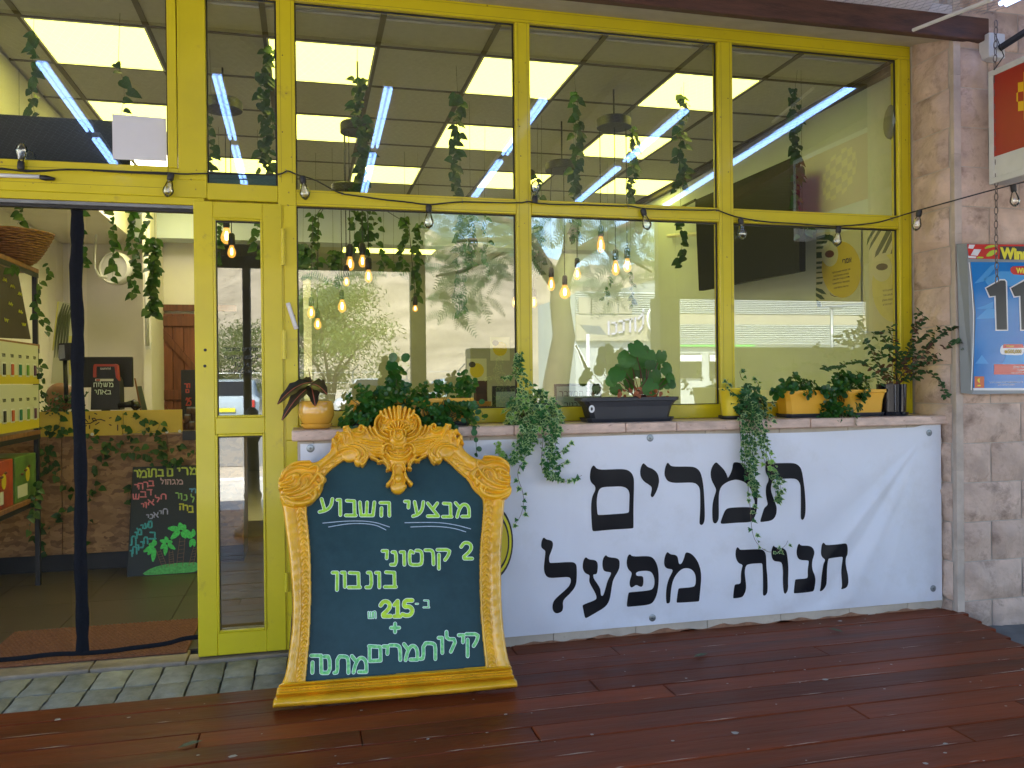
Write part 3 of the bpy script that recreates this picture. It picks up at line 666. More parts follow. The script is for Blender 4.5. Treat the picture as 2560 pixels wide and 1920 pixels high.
outer = L4([(50,1605),(49,1580),(52,1555),(66,1525),(68,1500),(78,1478),(92,1468),(112,1420),(130,1300),(145,1180),(148,1050),(140,930),(126,780),(108,650),(95,560),(80,500),(78,430),(88,375),(125,338),(180,322),(235,328),(272,326),(310,300),(345,268),(344,235),(365,195),(410,165),(460,150),(500,142),(535,148),(568,152),(572,118),(590,82),(625,62),(660,55),(690,50),(722,55),(757,62),(790,84),(806,118),(812,150),(860,140),(900,138),(945,148),(990,185),(1025,225),(1030,255),(1065,290),(1110,312),(1160,305),(1210,318),(1245,350),(1262,410),(1255,480),(1245,540),(1238,650),(1228,780),(1228,930),(1232,1080),(1244,1220),(1262,1330),(1276,1370),(1282,1400),(1284,1425),(1302,1450),(1305,1475),(1302,1497)])
inner = L4([(219,1457),(236,1300),(246,1100),(248,930),(242,760),(230,640),(222,560),(235,520),(280,480),(300,430),(318,400),(350,365),(400,330),(440,308),(500,300),(690,300),(860,300),(920,308),(960,335),(1010,385),(1055,420),(1080,470),(1120,505),(1135,530),(1128,640),(1116,760),(1113,900),(1116,1050),(1126,1200),(1138,1310),(1144,1380)])
outer = chaikin(outer, 1); inner = chaikin(inner[1:-1], 1)[:-2]; 
_in = L4([(219,1457)])[0], L4([(1144,1380)])[0]
inner = [_in[0]]+inner+[_in[1]]
def seg_dist(P, a, b):
    ax, ay = a; dx, dy = b[0]-ax, b[1]-ay; L2 = dx*dx+dy*dy+1e-12
    t = np.clip(((P[0]-ax)*dx+(P[1]-ay)*dy)/L2, 0, 1); return np.hypot(P[0]-ax-t*dx, P[1]-ay-t*dy), t
def poly_in(P, poly):
    ins = np.zeros(P[0].shape, bool); n = len(poly)
    for i in range(n):
        x0,y0 = poly[i]; x1,y1 = poly[(i+1)%n]
        c = ((y0 > P[1]) != (y1 > P[1])) & (P[0] < (x1-x0)*(P[1]-y0)/((y1-y0) or 1e-12)+x0); ins ^= c
    return ins
def poly_dist(P, poly, closed=True):
    d = np.full(P[0].shape, 9.0); n = len(poly)
    for i in range(n if closed else n-1): d = np.minimum(d, seg_dist(P, poly[i], poly[(i+1)%n])[0])
    return d
us = [p[0] for p in outer]; vs_ = [p[1] for p in outer]; G = .0023
ug = np.arange(min(us)-.012, max(us)+.012, G); vg = np.arange(min(vs_)-.012, max(vs_)+.012, G)
U, V = np.meshgrid(ug, vg); P = (U, V)
inO = poly_in(P, outer); inI = poly_in(P, inner); dO = poly_dist(P, outer); dI = poly_dist(P, inner)
sO = np.where(inO, dO, -dO); sI = np.where(inI, -dI, dI)
band = inO & ~inI
w = np.maximum(dO+dI, 1e-3); t = dI/w                       # 0 at the opening, 1 at the outer edge
H = np.zeros(U.shape)
# plain moulded section: lip, leaf band, groove, broad convex outer band
lip = np.clip(1-np.abs(dI-.006)/.006, 0, 1)**.5*.010
leafw = np.clip(1-np.abs(t-.27)/.17, 0, 1)
cu_ = (ug[0]+ug[-1])/2
her = np.abs(((V + np.abs(t-.27)*.10)/.030) % 1 - .5)*2
leaf = leafw**.5*(.001+.011*her)
outb = np.clip(1-np.abs(t-.73)/.27, 0, 1); outb = (1-(1-outb)**2.2)*.017
body = .022+np.maximum(np.maximum(lip, leaf), outb)
body = np.where(dO < .012, body-.016*(1-np.sqrt(np.clip(1-(1-dO/.012)**2, 0, 1))), body)
H = np.where(band, body, 0)
mask = band.copy()
c0 = bp_(*c5(1140,340))[0]
def mir(pts): return [(2*c0-u, v) for u, v in pts]
def ridge(pts, r0, r1, h, base=.026, both=True, smooth=2, lift=True):
    """carved stroke; radii in metres"""
    global H, mask
    pts = chaikin(pts, smooth, False)
    for q in ((pts, mir(pts)) if both else (pts,)):
        n = len(q)-1
        lo = (min(p[0] for p in q)-r0-r1, min(p[1] for p in q)-r0-r1); hi = (max(p[0] for p in q)+r0+r1, max(p[1] for p in q)+r0+r1)
        i0, i1 = np.searchsorted(ug, [lo[0], hi[0]]); j0, j1 = np.searchsorted(vg, [lo[1], hi[1]])
        sub = (U[j0:j1,i0:i1], V[j0:j1,i0:i1]); best = np.zeros(sub[0].shape)
        for i in range(n):
            d, tt = seg_dist(sub, q[i], q[i+1]); r = r0+(r1-r0)*(i+tt)/n
            best = np.maximum(best, np.clip(1-(d/np.maximum(r,1e-4))**2, 0, 1)**.5*(.55+.45*r/max(r0,r1)))
        m = best > 0
        Hs = H[j0:j1,i0:i1]; H[j0:j1,i0:i1] = np.where(m & (base+h*1.4*best > Hs-.004), np.maximum(base+h*1.4*best, Hs-.004), Hs); mask[j0:j1,i0:i1] |= m
K = (bp_(*c5(1240,340))[0]-bp_(*c5(1140,340))[0])/100       # metres per crop pixel
def R5(pts, r0, r1, h, **k): ridge(L5(pts), r0*K, r1*K, h, **k)
# raised grounds
def dome(c, r, h, base=.026, both=True, sq=1.0):
    global H, mask
    for cc in ([c, (2*c0-c[0], c[1])] if both else [c]):
        d = np.hypot(U-cc[0], (V-cc[1])/sq)/r; m = d < 1
        H = np.where(m, np.maximum(H, base+h*np.sqrt(np.clip(1-d**2,0,1))), H); mask |= m
dome(L5([(265,735)])[0], 195*K, .024, .018); dome(L5([(1140,215)])[0], 205*K, .022, .022, both=False, sq=.8); dome(L5([(1140,440)])[0], 150*K, .022, .020, both=False)
R5([(1140,480),(1140,620)], 110, 45, .018, both=False); R5([(1140,600),(1140,700),(1140,760)], 42, 70, .014, both=False, base=.03)
for p in ([(640,400),(760,350),(900,330),(1000,330)], [(700,470),(820,430),(960,420)]): R5(p, 70, 80, .012, base=.024)
# crest shell
b1 = .040
R5([(1050,350),(1000,335),(955,305),(932,250),(930,195),(950,145),(985,125),(1020,135),(1038,165),(1025,190),(1003,190),(1000,175)], 17, 9, .016, base=b1)
R5([(1045,310),(1005,290),(972,250),(965,205),(980,170)], 13, 8, .012, base=b1)
for a, b in (((1010,150),(985,100)),((1050,165),(1020,85)),((1085,165),(1060,68)),((1115,165),(1102,60))): R5([a,b], 11, 19, .016, base=b1)
R5([(1140,170),(1140,58)], 12, 20, .018, base=b1, both=False)
for ang in range(10, 171, 20):
    ca, sa = math.cos(math.radians(ang)), math.sin(math.radians(ang))
    R5([(1140+55*ca,285-45*sa),(1140+100*ca,285-92*sa)], 7, 15, .015, base=b1+.006, both=False, smooth=0)
for ang in (200, 180, 160, 140): 
    ca, sa = math.cos(math.radians(ang)), math.sin(math.radians(ang)); R5([(1050+15*ca,250-15*sa),(1050+62*ca,250-55*sa)], 7, 10, .010, base=b1)
dome(L5([(1140,335)])[0], 84*K, .026, .038, both=False); R5([(1108,290),(1100,330),(1112,358),(1140,368),(1168,358),(1180,330),(1172,290)], 14, 14, .014, base=.055, both=False); R5([(1128,292),(1140,302),(1152,292)], 9, 9, .012, base=.06, both=False)
R5([(1075,320),(1068,280),(1090,262),(1112,275)], 12, 8, .012, base=.05)
# mask
R5([(1035,470),(1060,500),(1100,522),(1140,528)], 15, 16, .014, base=b1); R5([(1060,455),(1090,480),(1140,492)], 10, 12, .013, base=b1+.004)
R5([(1080,440),(1110,448),(1140,440)], 8, 8, .014, base=b1+.006); R5([(1005,480),(1000,430),(1020,395),(1055,385),(1085,400),(1095,425)], 16, 8, .014, base=b1)
R5([(1025,470),(1028,430),(1050,410),(1075,425)], 10, 7, .012, base=b1); R5([(1140,455),(1140,475)], 10, 6, .016, base=b1+.006, both=False)
R5([(985,500),(1010,510),(1045,545),(1060,575)], 14, 12, .012, base=.032)
# feather wings
for p, a, b in (([(1000,375),(900,362),(785,345)],15,5),([(1002,400),(905,392),(800,365)],15,5),([(998,425),(905,420),(820,388)],15,5),([(990,448),(915,445),(845,412)],14,5),([(980,470),(925,468),(868,435)],13,5)): R5(p, a, b, .013, base=.034)
for p in ([(905,330),(868,290),(850,240)], [(935,320),(900,280),(885,232)], [(955,310),(930,270),(918,240)]): R5(p, 9, 15, .014, base=.034)
R5([(760,290),(800,300),(832,275),(835,235),(810,215),(785,230),(795,250)], 17, 9, .016, base=.034)
def leaf(a, b, w_, h=.014, base=.034):
    R5([a, ((a[0]+b[0])/2+6,(a[1]+b[1])/2), b], w_, 3, h, base=base, smooth=1)
    R5([a, b], 3, 2, h+.006, base=base, smooth=0)
for a, b, w_ in (((690,250),(745,290),26),((690,270),(735,350),30),((640,300),(650,395),32),((620,330),(590,380),26),((570,370),(595,455),30),((560,350),(535,420),22),((660,240),(700,220),22),((600,290),(560,330),24)): leaf(a, b, w_)
# lower acanthus scrolls with hanging balls
R5([(600,455),(660,425),(730,420),(780,450),(795,490),(775,520)], 12, 22, .018, base=.030); R5([(690,395),(780,400),(832,440),(845,490),(815,520)], 9, 19, .016, base=.030); R5([(735,365),(810,385),(862,435),(866,500),(835,550)], 8, 17, .014, base=.030)
dome(L5([(785,540)])[0], 42*K, .028, .022); R5([(835,500),(850,540),(820,570)], 12, 18, .016, base=.028)
R5([(900,500),(950,520),(985,545)], 16, 13, .012, base=.028); R5([(960,545),(1000,530),(1040,560),(1055,600),(1040,615)], 14, 14, .016, base=.028)
dome(L5([(1058,602)])[0], 24*K, .020, .030)
R5([(1095,640),(1092,600),(1110,570)], 9, 9, .012, base=.045); R5([(1095,650),(1085,700),(1050,748)], 12, 22, .016, base=.034)
dome(L5([(1140,700)])[0], 34*K, .024, .040, both=False, sq=1.35); dome(L5([(1140,785)])[0], 26*K, .018, .030, both=False); dome(L5([(1105,765)])[0], 22*K, .016, .030); R5([(1105,655),(1100,700),(1108,750)], 6, 9, .014, base=.040)
# shoulder acanthus
for p, a, b in (([(105,865),(160,910),(260,925),(350,905),(400,850),(395,800)],30,18),([(110,850),(200,880),(300,860),(390,800),(450,740),(478,700)],14,20),
    ([(150,835),(240,820),(320,775),(380,710),(420,640),(470,690)],13,18),([(120,800),(200,790),(260,750),(250,700)],16,12),([(95,750),(150,735),(205,715),(190,665)],17,10),
    ([(85,700),(120,640),(190,600),(270,590),(340,610)],18,12),([(105,655),(150,590),(240,548),(345,545)],18,14),([(240,740),(270,680),(325,645),(370,665),(375,715),(335,770)],14,12),
    ([(270,790),(310,760),(330,715),(310,690)],14,9),([(355,600),(400,578),(428,600),(412,640)],16,12),([(75,790),(120,770),(180,770)],14,9),([(140,700),(170,680),(215,660)],16,18),
    ([(420,655),(455,690),(462,740)],16,14),([(400,730),(440,760),(430,800)],15,12),([(330,830),(380,860),(350,900)],15,13),([(110,880),(130,930),(200,945)],14,10)): R5(p, a, b, .015, base=.036)
dome(L5([(225,670)])[0], 34*K, .022, .040, sq=.8)
# base mouldings
bu = lambda v0, v1, h, amp=0, per=.03: (lambda m: np.where(m, h*np.sqrt(np.clip(1-((V-(v0+v1)/2)/((v1-v0)/2))**2, 0.05, 1)) + (amp*np.abs(np.sin(U*math.pi/per)) if amp else 0), -1))(inO & ~inI & (V >= v0) & (V <= v1))
vI = _in[0][1]
lowm = inO & ~inI & (V < vI-.002)
prof = np.full(U.shape, -1.0)
for (a, b, h, am, pe) in ((-.02,.052,.078,0,1),(.050,.068,.064,0,1),(.066,.072,.050,0,1),(.072,vI-.026,.056,.007,.021),(vI-.030,vI-.016,.054,0,1),(vI-.017,vI+.000,.046,0,1)): prof = np.maximum(prof, bu(a,b,h,am,pe))
edge_r = np.clip(dO/.018, 0, 1); edge_r = np.sqrt(1-(1-edge_r)**2)
H = np.where(lowm & (prof > 0), prof*(.55+.45*edge_r), H)
# blend corner where the posts meet the base
mask &= (V > min(vs_)-.001)
rngN = np.random.RandomState(3); wob = .0007*np.sin(U*90+V*40)+.0006*np.sin(V*130-U*60)
H = np.where(mask, H+wob, 0)
idx = -np.ones(U.shape, int); mm = mask
used = np.zeros(U.shape, bool); cells = mm[:-1,:-1] & mm[1:,:-1] & mm[:-1,1:] & mm[1:,1:]
used[:-1,:-1] |= cells; used[1:,:-1] |= cells; used[:-1,1:] |= cells; used[1:,1:] |= cells
idx[used] = np.arange(used.sum())
# one smoothing pass
Hs = H.copy()
pad = np.pad(H, 1, mode='edge'); pm = np.pad(used.astype(float), 1)
num = sum(pad[1+a:1+a+H.shape[0],1+b:1+b+H.shape[1]]*pm[1+a:1+a+H.shape[0],1+b:1+b+H.shape[1]]*w_ for a,b,w_ in ((0,0,2),(1,0,1),(-1,0,1),(0,1,1),(0,-1,1)))
den = sum(pm[1+a:1+a+H.shape[0],1+b:1+b+H.shape[1]]*w_ for a,b,w_ in ((0,0,2),(1,0,1),(-1,0,1),(0,1,1),(0,-1,1)))
H = np.where(used, num/np.maximum(den,1e-6), 0)
verts = np.stack([U[used], V[used], H[used]], 1)
jj, ii = np.nonzero(cells)
faces = np.stack([idx[jj,ii], idx[jj,ii+1], idx[jj+1,ii+1], idx[jj+1,ii]], 1)
me = bpy.data.meshes.new('carved_frame'); me.from_pydata(verts.tolist(), [], faces.tolist())
bm = bmesh.new(); bm.from_mesh(me)
for _ in range(2): bmesh.ops.smooth_vert(bm, verts=[v for v in bm.verts if v.is_boundary], factor=.5, use_axis_x=True, use_axis_y=True, use_axis_z=False)
r = bmesh.ops.extrude_edge_only(bm, edges=[e for e in bm.edges if e.is_boundary])
for v in r['geom']:
    if isinstance(v, bmesh.types.BMVert): v.co.z = -.004
bmesh.ops.recalc_face_normals(bm, faces=bm.faces); bm.to_mesh(me); bm.free()
me.polygons.foreach_set('use_smooth', [True]*len(me.polygons)); me.set_sharp_from_angle(angle=math.radians(70))
M['mustard'] = mat('mustard_paint', (.76,.39,.012), .33, var=.14, vscale=7, coat=.4, bump=.04, bscale=60, dirt=(.55,.30,.02), dscale=4, dlo=.60, dhi=.80)
me.materials.append(M['mustard']); link(bpy.data.objects.new('carved_frame', me), board)
bb = MB()
bb.prism([(u, v) for u, v in chaikin(L4([(100,1560),(130,1300),(150,1000),(110,560),(110,420),(300,330),(400,200),(690,110),(960,190),(1060,320),(1235,380),(1230,560),(1215,900),(1240,1250),(1260,1460)]),1)], lambda a,b,d: (a,b,d), -.030, -.006); bb.build('backing_board', M['brownbeam'], board)
M['chalk'] = mat('chalkboard', (.012,.044,.050), .5, var=.22, vscale=3.2, bump=.05, bscale=90, rvar=.1, spec=.3, dirt=(.020,.062,.070), dscale=2.3, dlo=.45, dhi=.72)
sl = L4([(200,1475),(230,1200),(235,900),(215,540),(300,400),(430,280),(690,200),(940,280),(1060,400),(1150,540),(1125,900),(1140,1250),(1158,1390)])
MB().prism(sl, lambda a,b,d: (a,b,d), -.004, .006).build('writing_surface', M['chalk'], board)
# legs behind
for s in (.18,.82):
    MB().tube([(BWID*s,.02,-.03),(BWID*s,.9,-.035)], .014, 6).build('rear_batten', M['brownbeam'], board)
# --- chalk lettering: brush strokes with a pale outline and a green fill
G_ = {
 'מ': [[(0,1),(.25,.72)],[(.12,0),(.25,.5),(.5,.88),(.8,.88),(1,.62),(1,.03)],[(1,.03),(.48,.03)]],
 'ם': [[(0.06,.95),(.06,0),(.98,.03),(.95,.95),(0,1)]], 'ב': [[(.1,1),(.85,.97),(.88,.02)],[(0,0),(1,0)]],
 'צ': [[(0,1),(.95,.05)],[(.9,1),(.5,.55)],[(.0,0),(1,0)]], 'ע': [[(.15,1),(.38,.15)],[(.95,1),(.85,.45),(.5,.12),(0,0)]],
 'י': [[(0,1),(1,1),(.9,0)]], 'ה': [[(0,1),(.92,1),(.95,0)],[(.12,.6),(.1,0)]], 'ש': [[(0,1),(.08,0),(.9,0),(1,1)],[(.5,1),(.45,0)]],
 'ו': [[(0,1),(.75,1),(.8,0)]], 'ק': [[(0,1),(1,1),(.9,.6),(.62,.25)],[(.12,.65),(.12,-.4)]], 'ר': [[(0,1),(.75,1),(.97,.8),(1,0)]],
 'ט': [[(.3,.85),(0,1),(0,.12),(.15,0),(.88,0),(1,.2),(1,.85),(.82,1),(.55,1)]], 'נ': [[(.25,1),(.85,1),(.9,0),(0,0)]], 'ן': [[(0,1),(.8,1),(.75,-.3)]],
 'ח': [[(.05,0),(.05,1),(.95,1),(.95,0)]], 'ל': [[(.1,1.45),(.12,.92),(1,.92),(.5,0)]], 'ת': [[(0,0),(.22,.04),(.2,1),(.85,1),(1,.82),(1,0)]],
 'א': [[(0,1),(1,0)],[(.95,1),(.9,.7),(.62,.45)],[(.3,.7),(0,.3),(.08,0)]], 'ג': [[(.2,1),(.7,1),(.75,.3),(1,0)],[(.72,.3),(.1,0)]], 'ד': [[(0,1),(1,1)],[(.8,1),(.8,0)]],
 'ז': [[(.2,1),(.8,.95)],[(.5,.95),(.5,0)]], 'ף': [[(.1,.65),(.1,1),(1,1),(1,-.3)]],
 '2': [[(.05,.75),(.3,1),(.7,1),(.95,.8),(.85,.5),(.1,.03),(1,.03)]], '1': [[(.1,.75),(.6,1),(.6,0)],[(.1,0),(1,0)]], '5': [[(.95,1),(.25,1),(.15,.58),(.7,.62),(1,.4),(.85,.08),(.4,0),(.02,.1)]],
 '+': [[(.5,1),(.5,0)],[(0,.5),(1,.5)]], '-': [[(0,.5),(1,.5)]]}
class Strokes:
    def __init__(s): s.out = MB(); s.fill = MB(); s.k = 0
    def line(s, mb, pts, w, n0):
        pts = [Vector((p[0],p[1])) for p in pts]
        for a, b in zip(pts, pts[1:]):
            s.k += 1; z = n0+(s.k % 60)*.000012; d = (b-a)
            if d.length < 1e-6: continue
            d.normalize(); p = Vector((-d.y, d.x))*w
            mb.add([(a.x+p.x,a.y+p.y,z),(a.x-p.x,a.y-p.y,z),(b.x-p.x,b.y-p.y,z),(b.x+p.x,b.y+p.y,z)], [(0,1,2,3)])
        for q in pts:
            s.k += 1; z = n0+(s.k % 60)*.000012
            mb.add([(q.x+w*math.cos(t_*math.pi/4+.4), q.y+w*math.sin(t_*math.pi/4+.4), z) for t_ in range(8)], [tuple(range(8))])
    def glyph(s, ch, box, mapf, w, o, z=.0075, outline=True, slant=0):
        x0, y0, x1, y1 = box
        for st in G_[ch]:
            pts = [mapf(x0+(x1-x0)*a, y1+(y0-y1)*b) for a, b in st]
            if len(pts) > 3 and ch not in 'םש': pts = chaikin(pts, 1, False)
            if outline: s.line(s.out, pts, w+o, z)
            s.line(s.fill, pts, w, z+.0009)
M['chalkwhite'] = mat('chalk_outline', (.78,.90,.80), .8, var=.15, vscale=60); 
M['chalkgreen'] = mat('chalk_lime', (.52,.80,.06), .8, col2=(.22,.52,.05), vscale=55, stretch=(1.6,1,1))
M['chalkteal'] = mat('chalk_green', (.34,.80,.24), .8, col2=(.08,.42,.16), vscale=55, stretch=(1.6,1,1))
mpb = {4: lambda x, y: bp_(*c4(x, y)), 6: lambda x, y: bp_(*c6(x, y))}
def word(lst, crop, w, m, name='lettering'):
    for ch, box in lst:
        s = Strokes(); s.glyph(ch, box, mpb[crop], w, .0024)
        o = s.fill.build('letter', m, board, recalc=False); s.out.build('outline', M['chalkwhite'], o, recalc=False)
w1 = .0066
word([('ע',(288,515,358,582)),('ו',(380,520,400,598)),('ב',(424,524,476,600)),('ש',(497,532,572,600)),('ה',(603,535,652,602)),('י',(730,528,750,560)),('ע',(772,530,828,604)),('צ',(848,537,903,604)),('ב',(926,538,972,607)),('מ',(992,535,1062,608))], 4, w1, M['chalkgreen'])
word([('י',(614,784,638,822)),('נ',(658,790,688,855)),('ו',(708,790,732,855)),('ט',(754,782,818,856)),('ר',(836,780,878,853)),('ק',(898,778,962,848)),('2',(1018,742,1078,826)),
      ('ן',(356,896,386,965)),('ו',(402,896,424,970)),('ב',(438,897,498,972)),('נ',(530,896,560,972)),('ו',(580,897,602,972)),('ב',(626,894,684,970))], 4, w1, M['chalkgreen'])
word([('2',(602,1046,656,1124)),('1',(672,1044,706,1122)),('5',(716,1040,770,1120))], 4, .0085, mat('chalk_bright', (.50,.72,.04), .8, var=.2, vscale=40))
word([('ש',(541,1100,562,1131)),('ח',(566,1098,580,1131)),('-',(786,1057,798,1058)),('ב',(826,1040,856,1076))], 4, .0022, M['chalkteal'])
word([('+',(658,1160,700,1204))], 4, w1, M['chalkteal'])
word([('ה',(340,482,432,628)),('נ',(432,490,508,630)),('ת',(540,488,660,630)),('מ',(690,485,815,626)),('ם',(838,400,940,528)),('י',(962,402,1000,466)),('ר',(1018,392,1108,518)),('מ',(1140,382,1255,520)),('ת',(1280,374,1410,510)),('ו',(1438,328,1478,458)),('ל',(1496,330,1592,448)),('י',(1612,305,1652,366)),('ק',(1676,296,1780,432))], 6, w1, M['chalkteal'])
for pts in ([(305,640),(430,628),(560,630),(650,660)],[(335,660),(450,640),(570,645),(632,675)],[(730,638),(900,635),(1000,650),(1070,670)],[(760,660),(880,655),(980,665),(1045,685)]):
    s = Strokes(); s.line(s.fill, chaikin([mpb[4](*p) for p in pts], 2, False), .0018, .0078); s.fill.build('underline', mat('chalk_underline', (.45,.52,.60), .9, var=.2, vscale=80), board, recalc=False)
# ------------------------------------------------------------------ leaves
def leaf_mesh(name, outline, mats, inner=None, fold=.12, cup=0.0, ring=False):
    """outline: half outline (x>=0) from base to tip, mirrored; unit length along +y"""
    pts = [(x, y) for x, y in outline]; full = pts+[(-x, y) for x, y in reversed(pts[1:-1])]
    z = lambda x, y: fold*abs(x)-cup*(y*y)-.5*cup*x*x*2
    n = len(full); cx, cy = 0, .45
    vs = [(x,y,z(x,y)) for x,y in full]
    if ring:
        k = .68; vs += [(cx+(x-cx)*k, cy+(y-cy)*k, z(cx+(x-cx)*k, cy+(y-cy)*k)) for x, y in full]; vs.append((cx,cy,z(cx,cy)))
        fs = [(i,(i+1)%n,n+(i+1)%n,n+i) for i in range(n)]; mi = [1]*n; fs += [(n+i,n+(i+1)%n,2*n) for i in range(n)]; mi += [0]*n
    else:
        vs.append((cx,cy,z(cx,cy))); fs = [(i,(i+1)%n,n) for i in range(n)]; mi = [0]*n
    me = bpy.data.meshes.new(name); me.from_pydata(vs, [], fs)
    for m in mats: me.materials.append(m)
    me.polygons.foreach_set('material_index', mi); me.polygons.foreach_set('use_smooth', [True]*len(fs)); me.update(); return me
def leafmat(name, col, col2, rough=.4, objvar=.35, vs=20, trl=.25):
    m = mat(name, col, rough, col2=col2, vscale=vs, objvar=objvar, bump=.1, bscale=60)
    t = m.node_tree; p = t.nodes['Principled BSDF']; tl = t.nodes.new('ShaderNodeBsdfTranslucent'); tl.inputs[0].default_value = (min(1,col[0]*2.2), min(1,col[1]*2), col[2], 1)
    mx = t.nodes.new('ShaderNodeMixShader'); mx.inputs[0].default_value = trl; out = t.nodes['Material Output']
    t.links.new(p.outputs[0], mx.inputs[1]); t.links.new(tl.outputs[0], mx.inputs[2]); t.links.new(mx.outputs[0], out.inputs[0]); return m
LM = {}
LM['ivy'] = leafmat('ivy_leaf', (.018,.085,.022), (.032,.13,.026)); LM['ivyedge'] = leafmat('ivy_leaf_edge', (.42,.52,.28), (.22,.38,.13)); LM['ivylime'] = leafmat('ivy_leaf_lime', (.22,.42,.05), (.12,.32,.04))
LM['pep'] = leafmat('round_leaf', (.014,.070,.010), (.035,.13,.016), .3); LM['ger'] = leafmat('geranium_leaf', (.040,.145,.014), (.022,.085,.010), .5); LM['gar'] = leafmat('garland_leaf', (.016,.060,.010), (.035,.10,.018), .45)
LM['dark'] = leafmat('dark_leaf', (.018,.022,.012), (.05,.03,.02), .35); LM['vein'] = mat('red_vein', (.35,.10,.06), .5)
LM['shrub'] = leafmat('shrub_leaf', (.022,.060,.018), (.035,.09,.022), .45); LM['shrubred'] = leafmat('shrub_leaf_red', (.10,.03,.022), (.05,.05,.02), .5); LM['dead'] = leafmat('dead_leaf', (.36,.10,.05), (.22,.10,.05), .7)
IVY_O = [(0,.08),(.10,-.02),(.26,.02),(.42,.10),(.27,.26),(.44,.46),(.20,.52),(.12,.72),(0,1.0)]
IVY_O2 = [(0,.06),(.14,0),(.36,.04),(.50,.20),(.26,.30),(.34,.50),(.17,.55),(.08,.78),(0,.95)]
ME = {'ivy': leaf_mesh('ivy_leaf', IVY_O, [LM['ivy'], LM['ivyedge']], ring=True, fold=.25, cup=.15), 'ivy2': leaf_mesh('ivy_leaf', IVY_O2, [LM['ivy'], LM['ivy']], ring=True, fold=.3, cup=.2),
 'ivylime': leaf_mesh('ivy_leaf', IVY_O, [LM['ivylime'], LM['ivyedge']], ring=True, fold=.25, cup=.1), 
 'round': leaf_mesh('round_leaf', [(0,0),(.20,.05),(.40,.25),(.48,.5),(.40,.78),(.20,.96),(0,1)], [LM['pep']], fold=.18, cup=.18),
 'round2': leaf_mesh('round_leaf', [(0,0),(.17,.08),(.34,.3),(.40,.55),(.33,.82),(.16,.97),(0,1)], [LM['pep']], fold=.30, cup=.05),
 'ger': leaf_mesh('geranium_leaf', [(0,.18),(.12,0),(.26,.02),(.36,.0),(.46,.14),(.50,.26),(.58,.38),(.54,.52),(.54,.66),(.42,.76),(.34,.88),(.20,.92),(.10,1.0),(0,.97)], [LM['ger'], LM['ger']], ring=True, fold=.10, cup=.28),
 'heart': leaf_mesh('heart_leaf', [(0,.06),(.16,0),(.34,.10),(.40,.30),(.30,.58),(.14,.82),(0,1)], [LM['gar']], fold=.3, cup=.15),
 'oval': leaf_mesh('oval_leaf', [(0,0),(.16,.15),(.26,.42),(.20,.72),(.09,.92),(0,1)], [LM['shrub']], fold=.3, cup=.2),
 'ovalred': leaf_mesh('oval_leaf', [(0,0),(.16,.15),(.26,.42),(.20,.72),(.09,.92),(0,1)], [LM['shrubred']], fold=.3, cup=.2),
 'dead': leaf_mesh('dead_leaf', [(0,0),(.2,.1),(.35,.4),(.3,.7),(.12,.95),(0,1)], [LM['dead']], fold=.6, cup=.5)}
RL = random.Random(21)
def orient(loc, tip, nrm, s):
    t = Vector(tip).normalized(); n = Vector(nrm); n = n-t*n.dot(t)
    if n.length < 1e-4: n = t.orthogonal()
    n.normalize(); x = t.cross(n); m = Matrix(((x.x*s,t.x*s,n.x*s,loc[0]),(x.y*s,t.y*s,n.y*s,loc[1]),(x.z*s,t.z*s,n.z*s,loc[2]),(0,0,0,1))); return m
class Plant:
    def __init__(s, name, label, cat, base, group=None):
        s.root = tag(empty(name, base), label, cat, group); s.base = Vector(base); s.n = 0; s.st = MB(); s.extra = {}
    def leaf(s, key, p, tip, nrm, size, nm='leaf'):
        m = orient(Vector(p)-s.base, tip, nrm, size); s.n += 1
        if s.n <= 290: inst(ME[key], nm, s.root, m)
        else:
            me = ME[key]; mb = s.extra.setdefault(key, MB()); b = len(mb.v)
            mb.v += [tuple(m @ v.co) for v in me.vertices]
            for f in me.polygons: mb.f.append(tuple(i+b for i in f.vertices)); mb.m.append(f.material_index)
    def stem(s, pts, r0=.002, r1=.001, n=4):
        k = len(pts); s.st.tube([Vector(p)-s.base for p in pts], [r0+(r1-r0)*i/(k-1) for i in range(k)], n)
    def done(s, stemmat):
        if s.st.v: s.st.build('stem', stemmat, s.root, smooth=True)
        for k, mb in s.extra.items():
            o = mb.build('small_leaves', list(ME[k].materials), s.root, smooth=True, recalc=False); o['kind'] = 'stuff'
        return s.root
M['stem'] = mat('green_stem', (.07,.10,.03), .6); M['brownstem'] = mat('brown_stem', (.10,.05,.03), .7); M['redstem'] = mat('red_stem', (.12,.03,.025), .6)
M['soil'] = mat('potting_soil', (.03,.02,.014), .95, var=.4, vscale=40, bump=.8, bscale=60)
def rv(a=1.0): return Vector((RL.uniform(-a,a),RL.uniform(-a,a),RL.uniform(-a,a)))
SZ = 1.167                                   # top of the sill
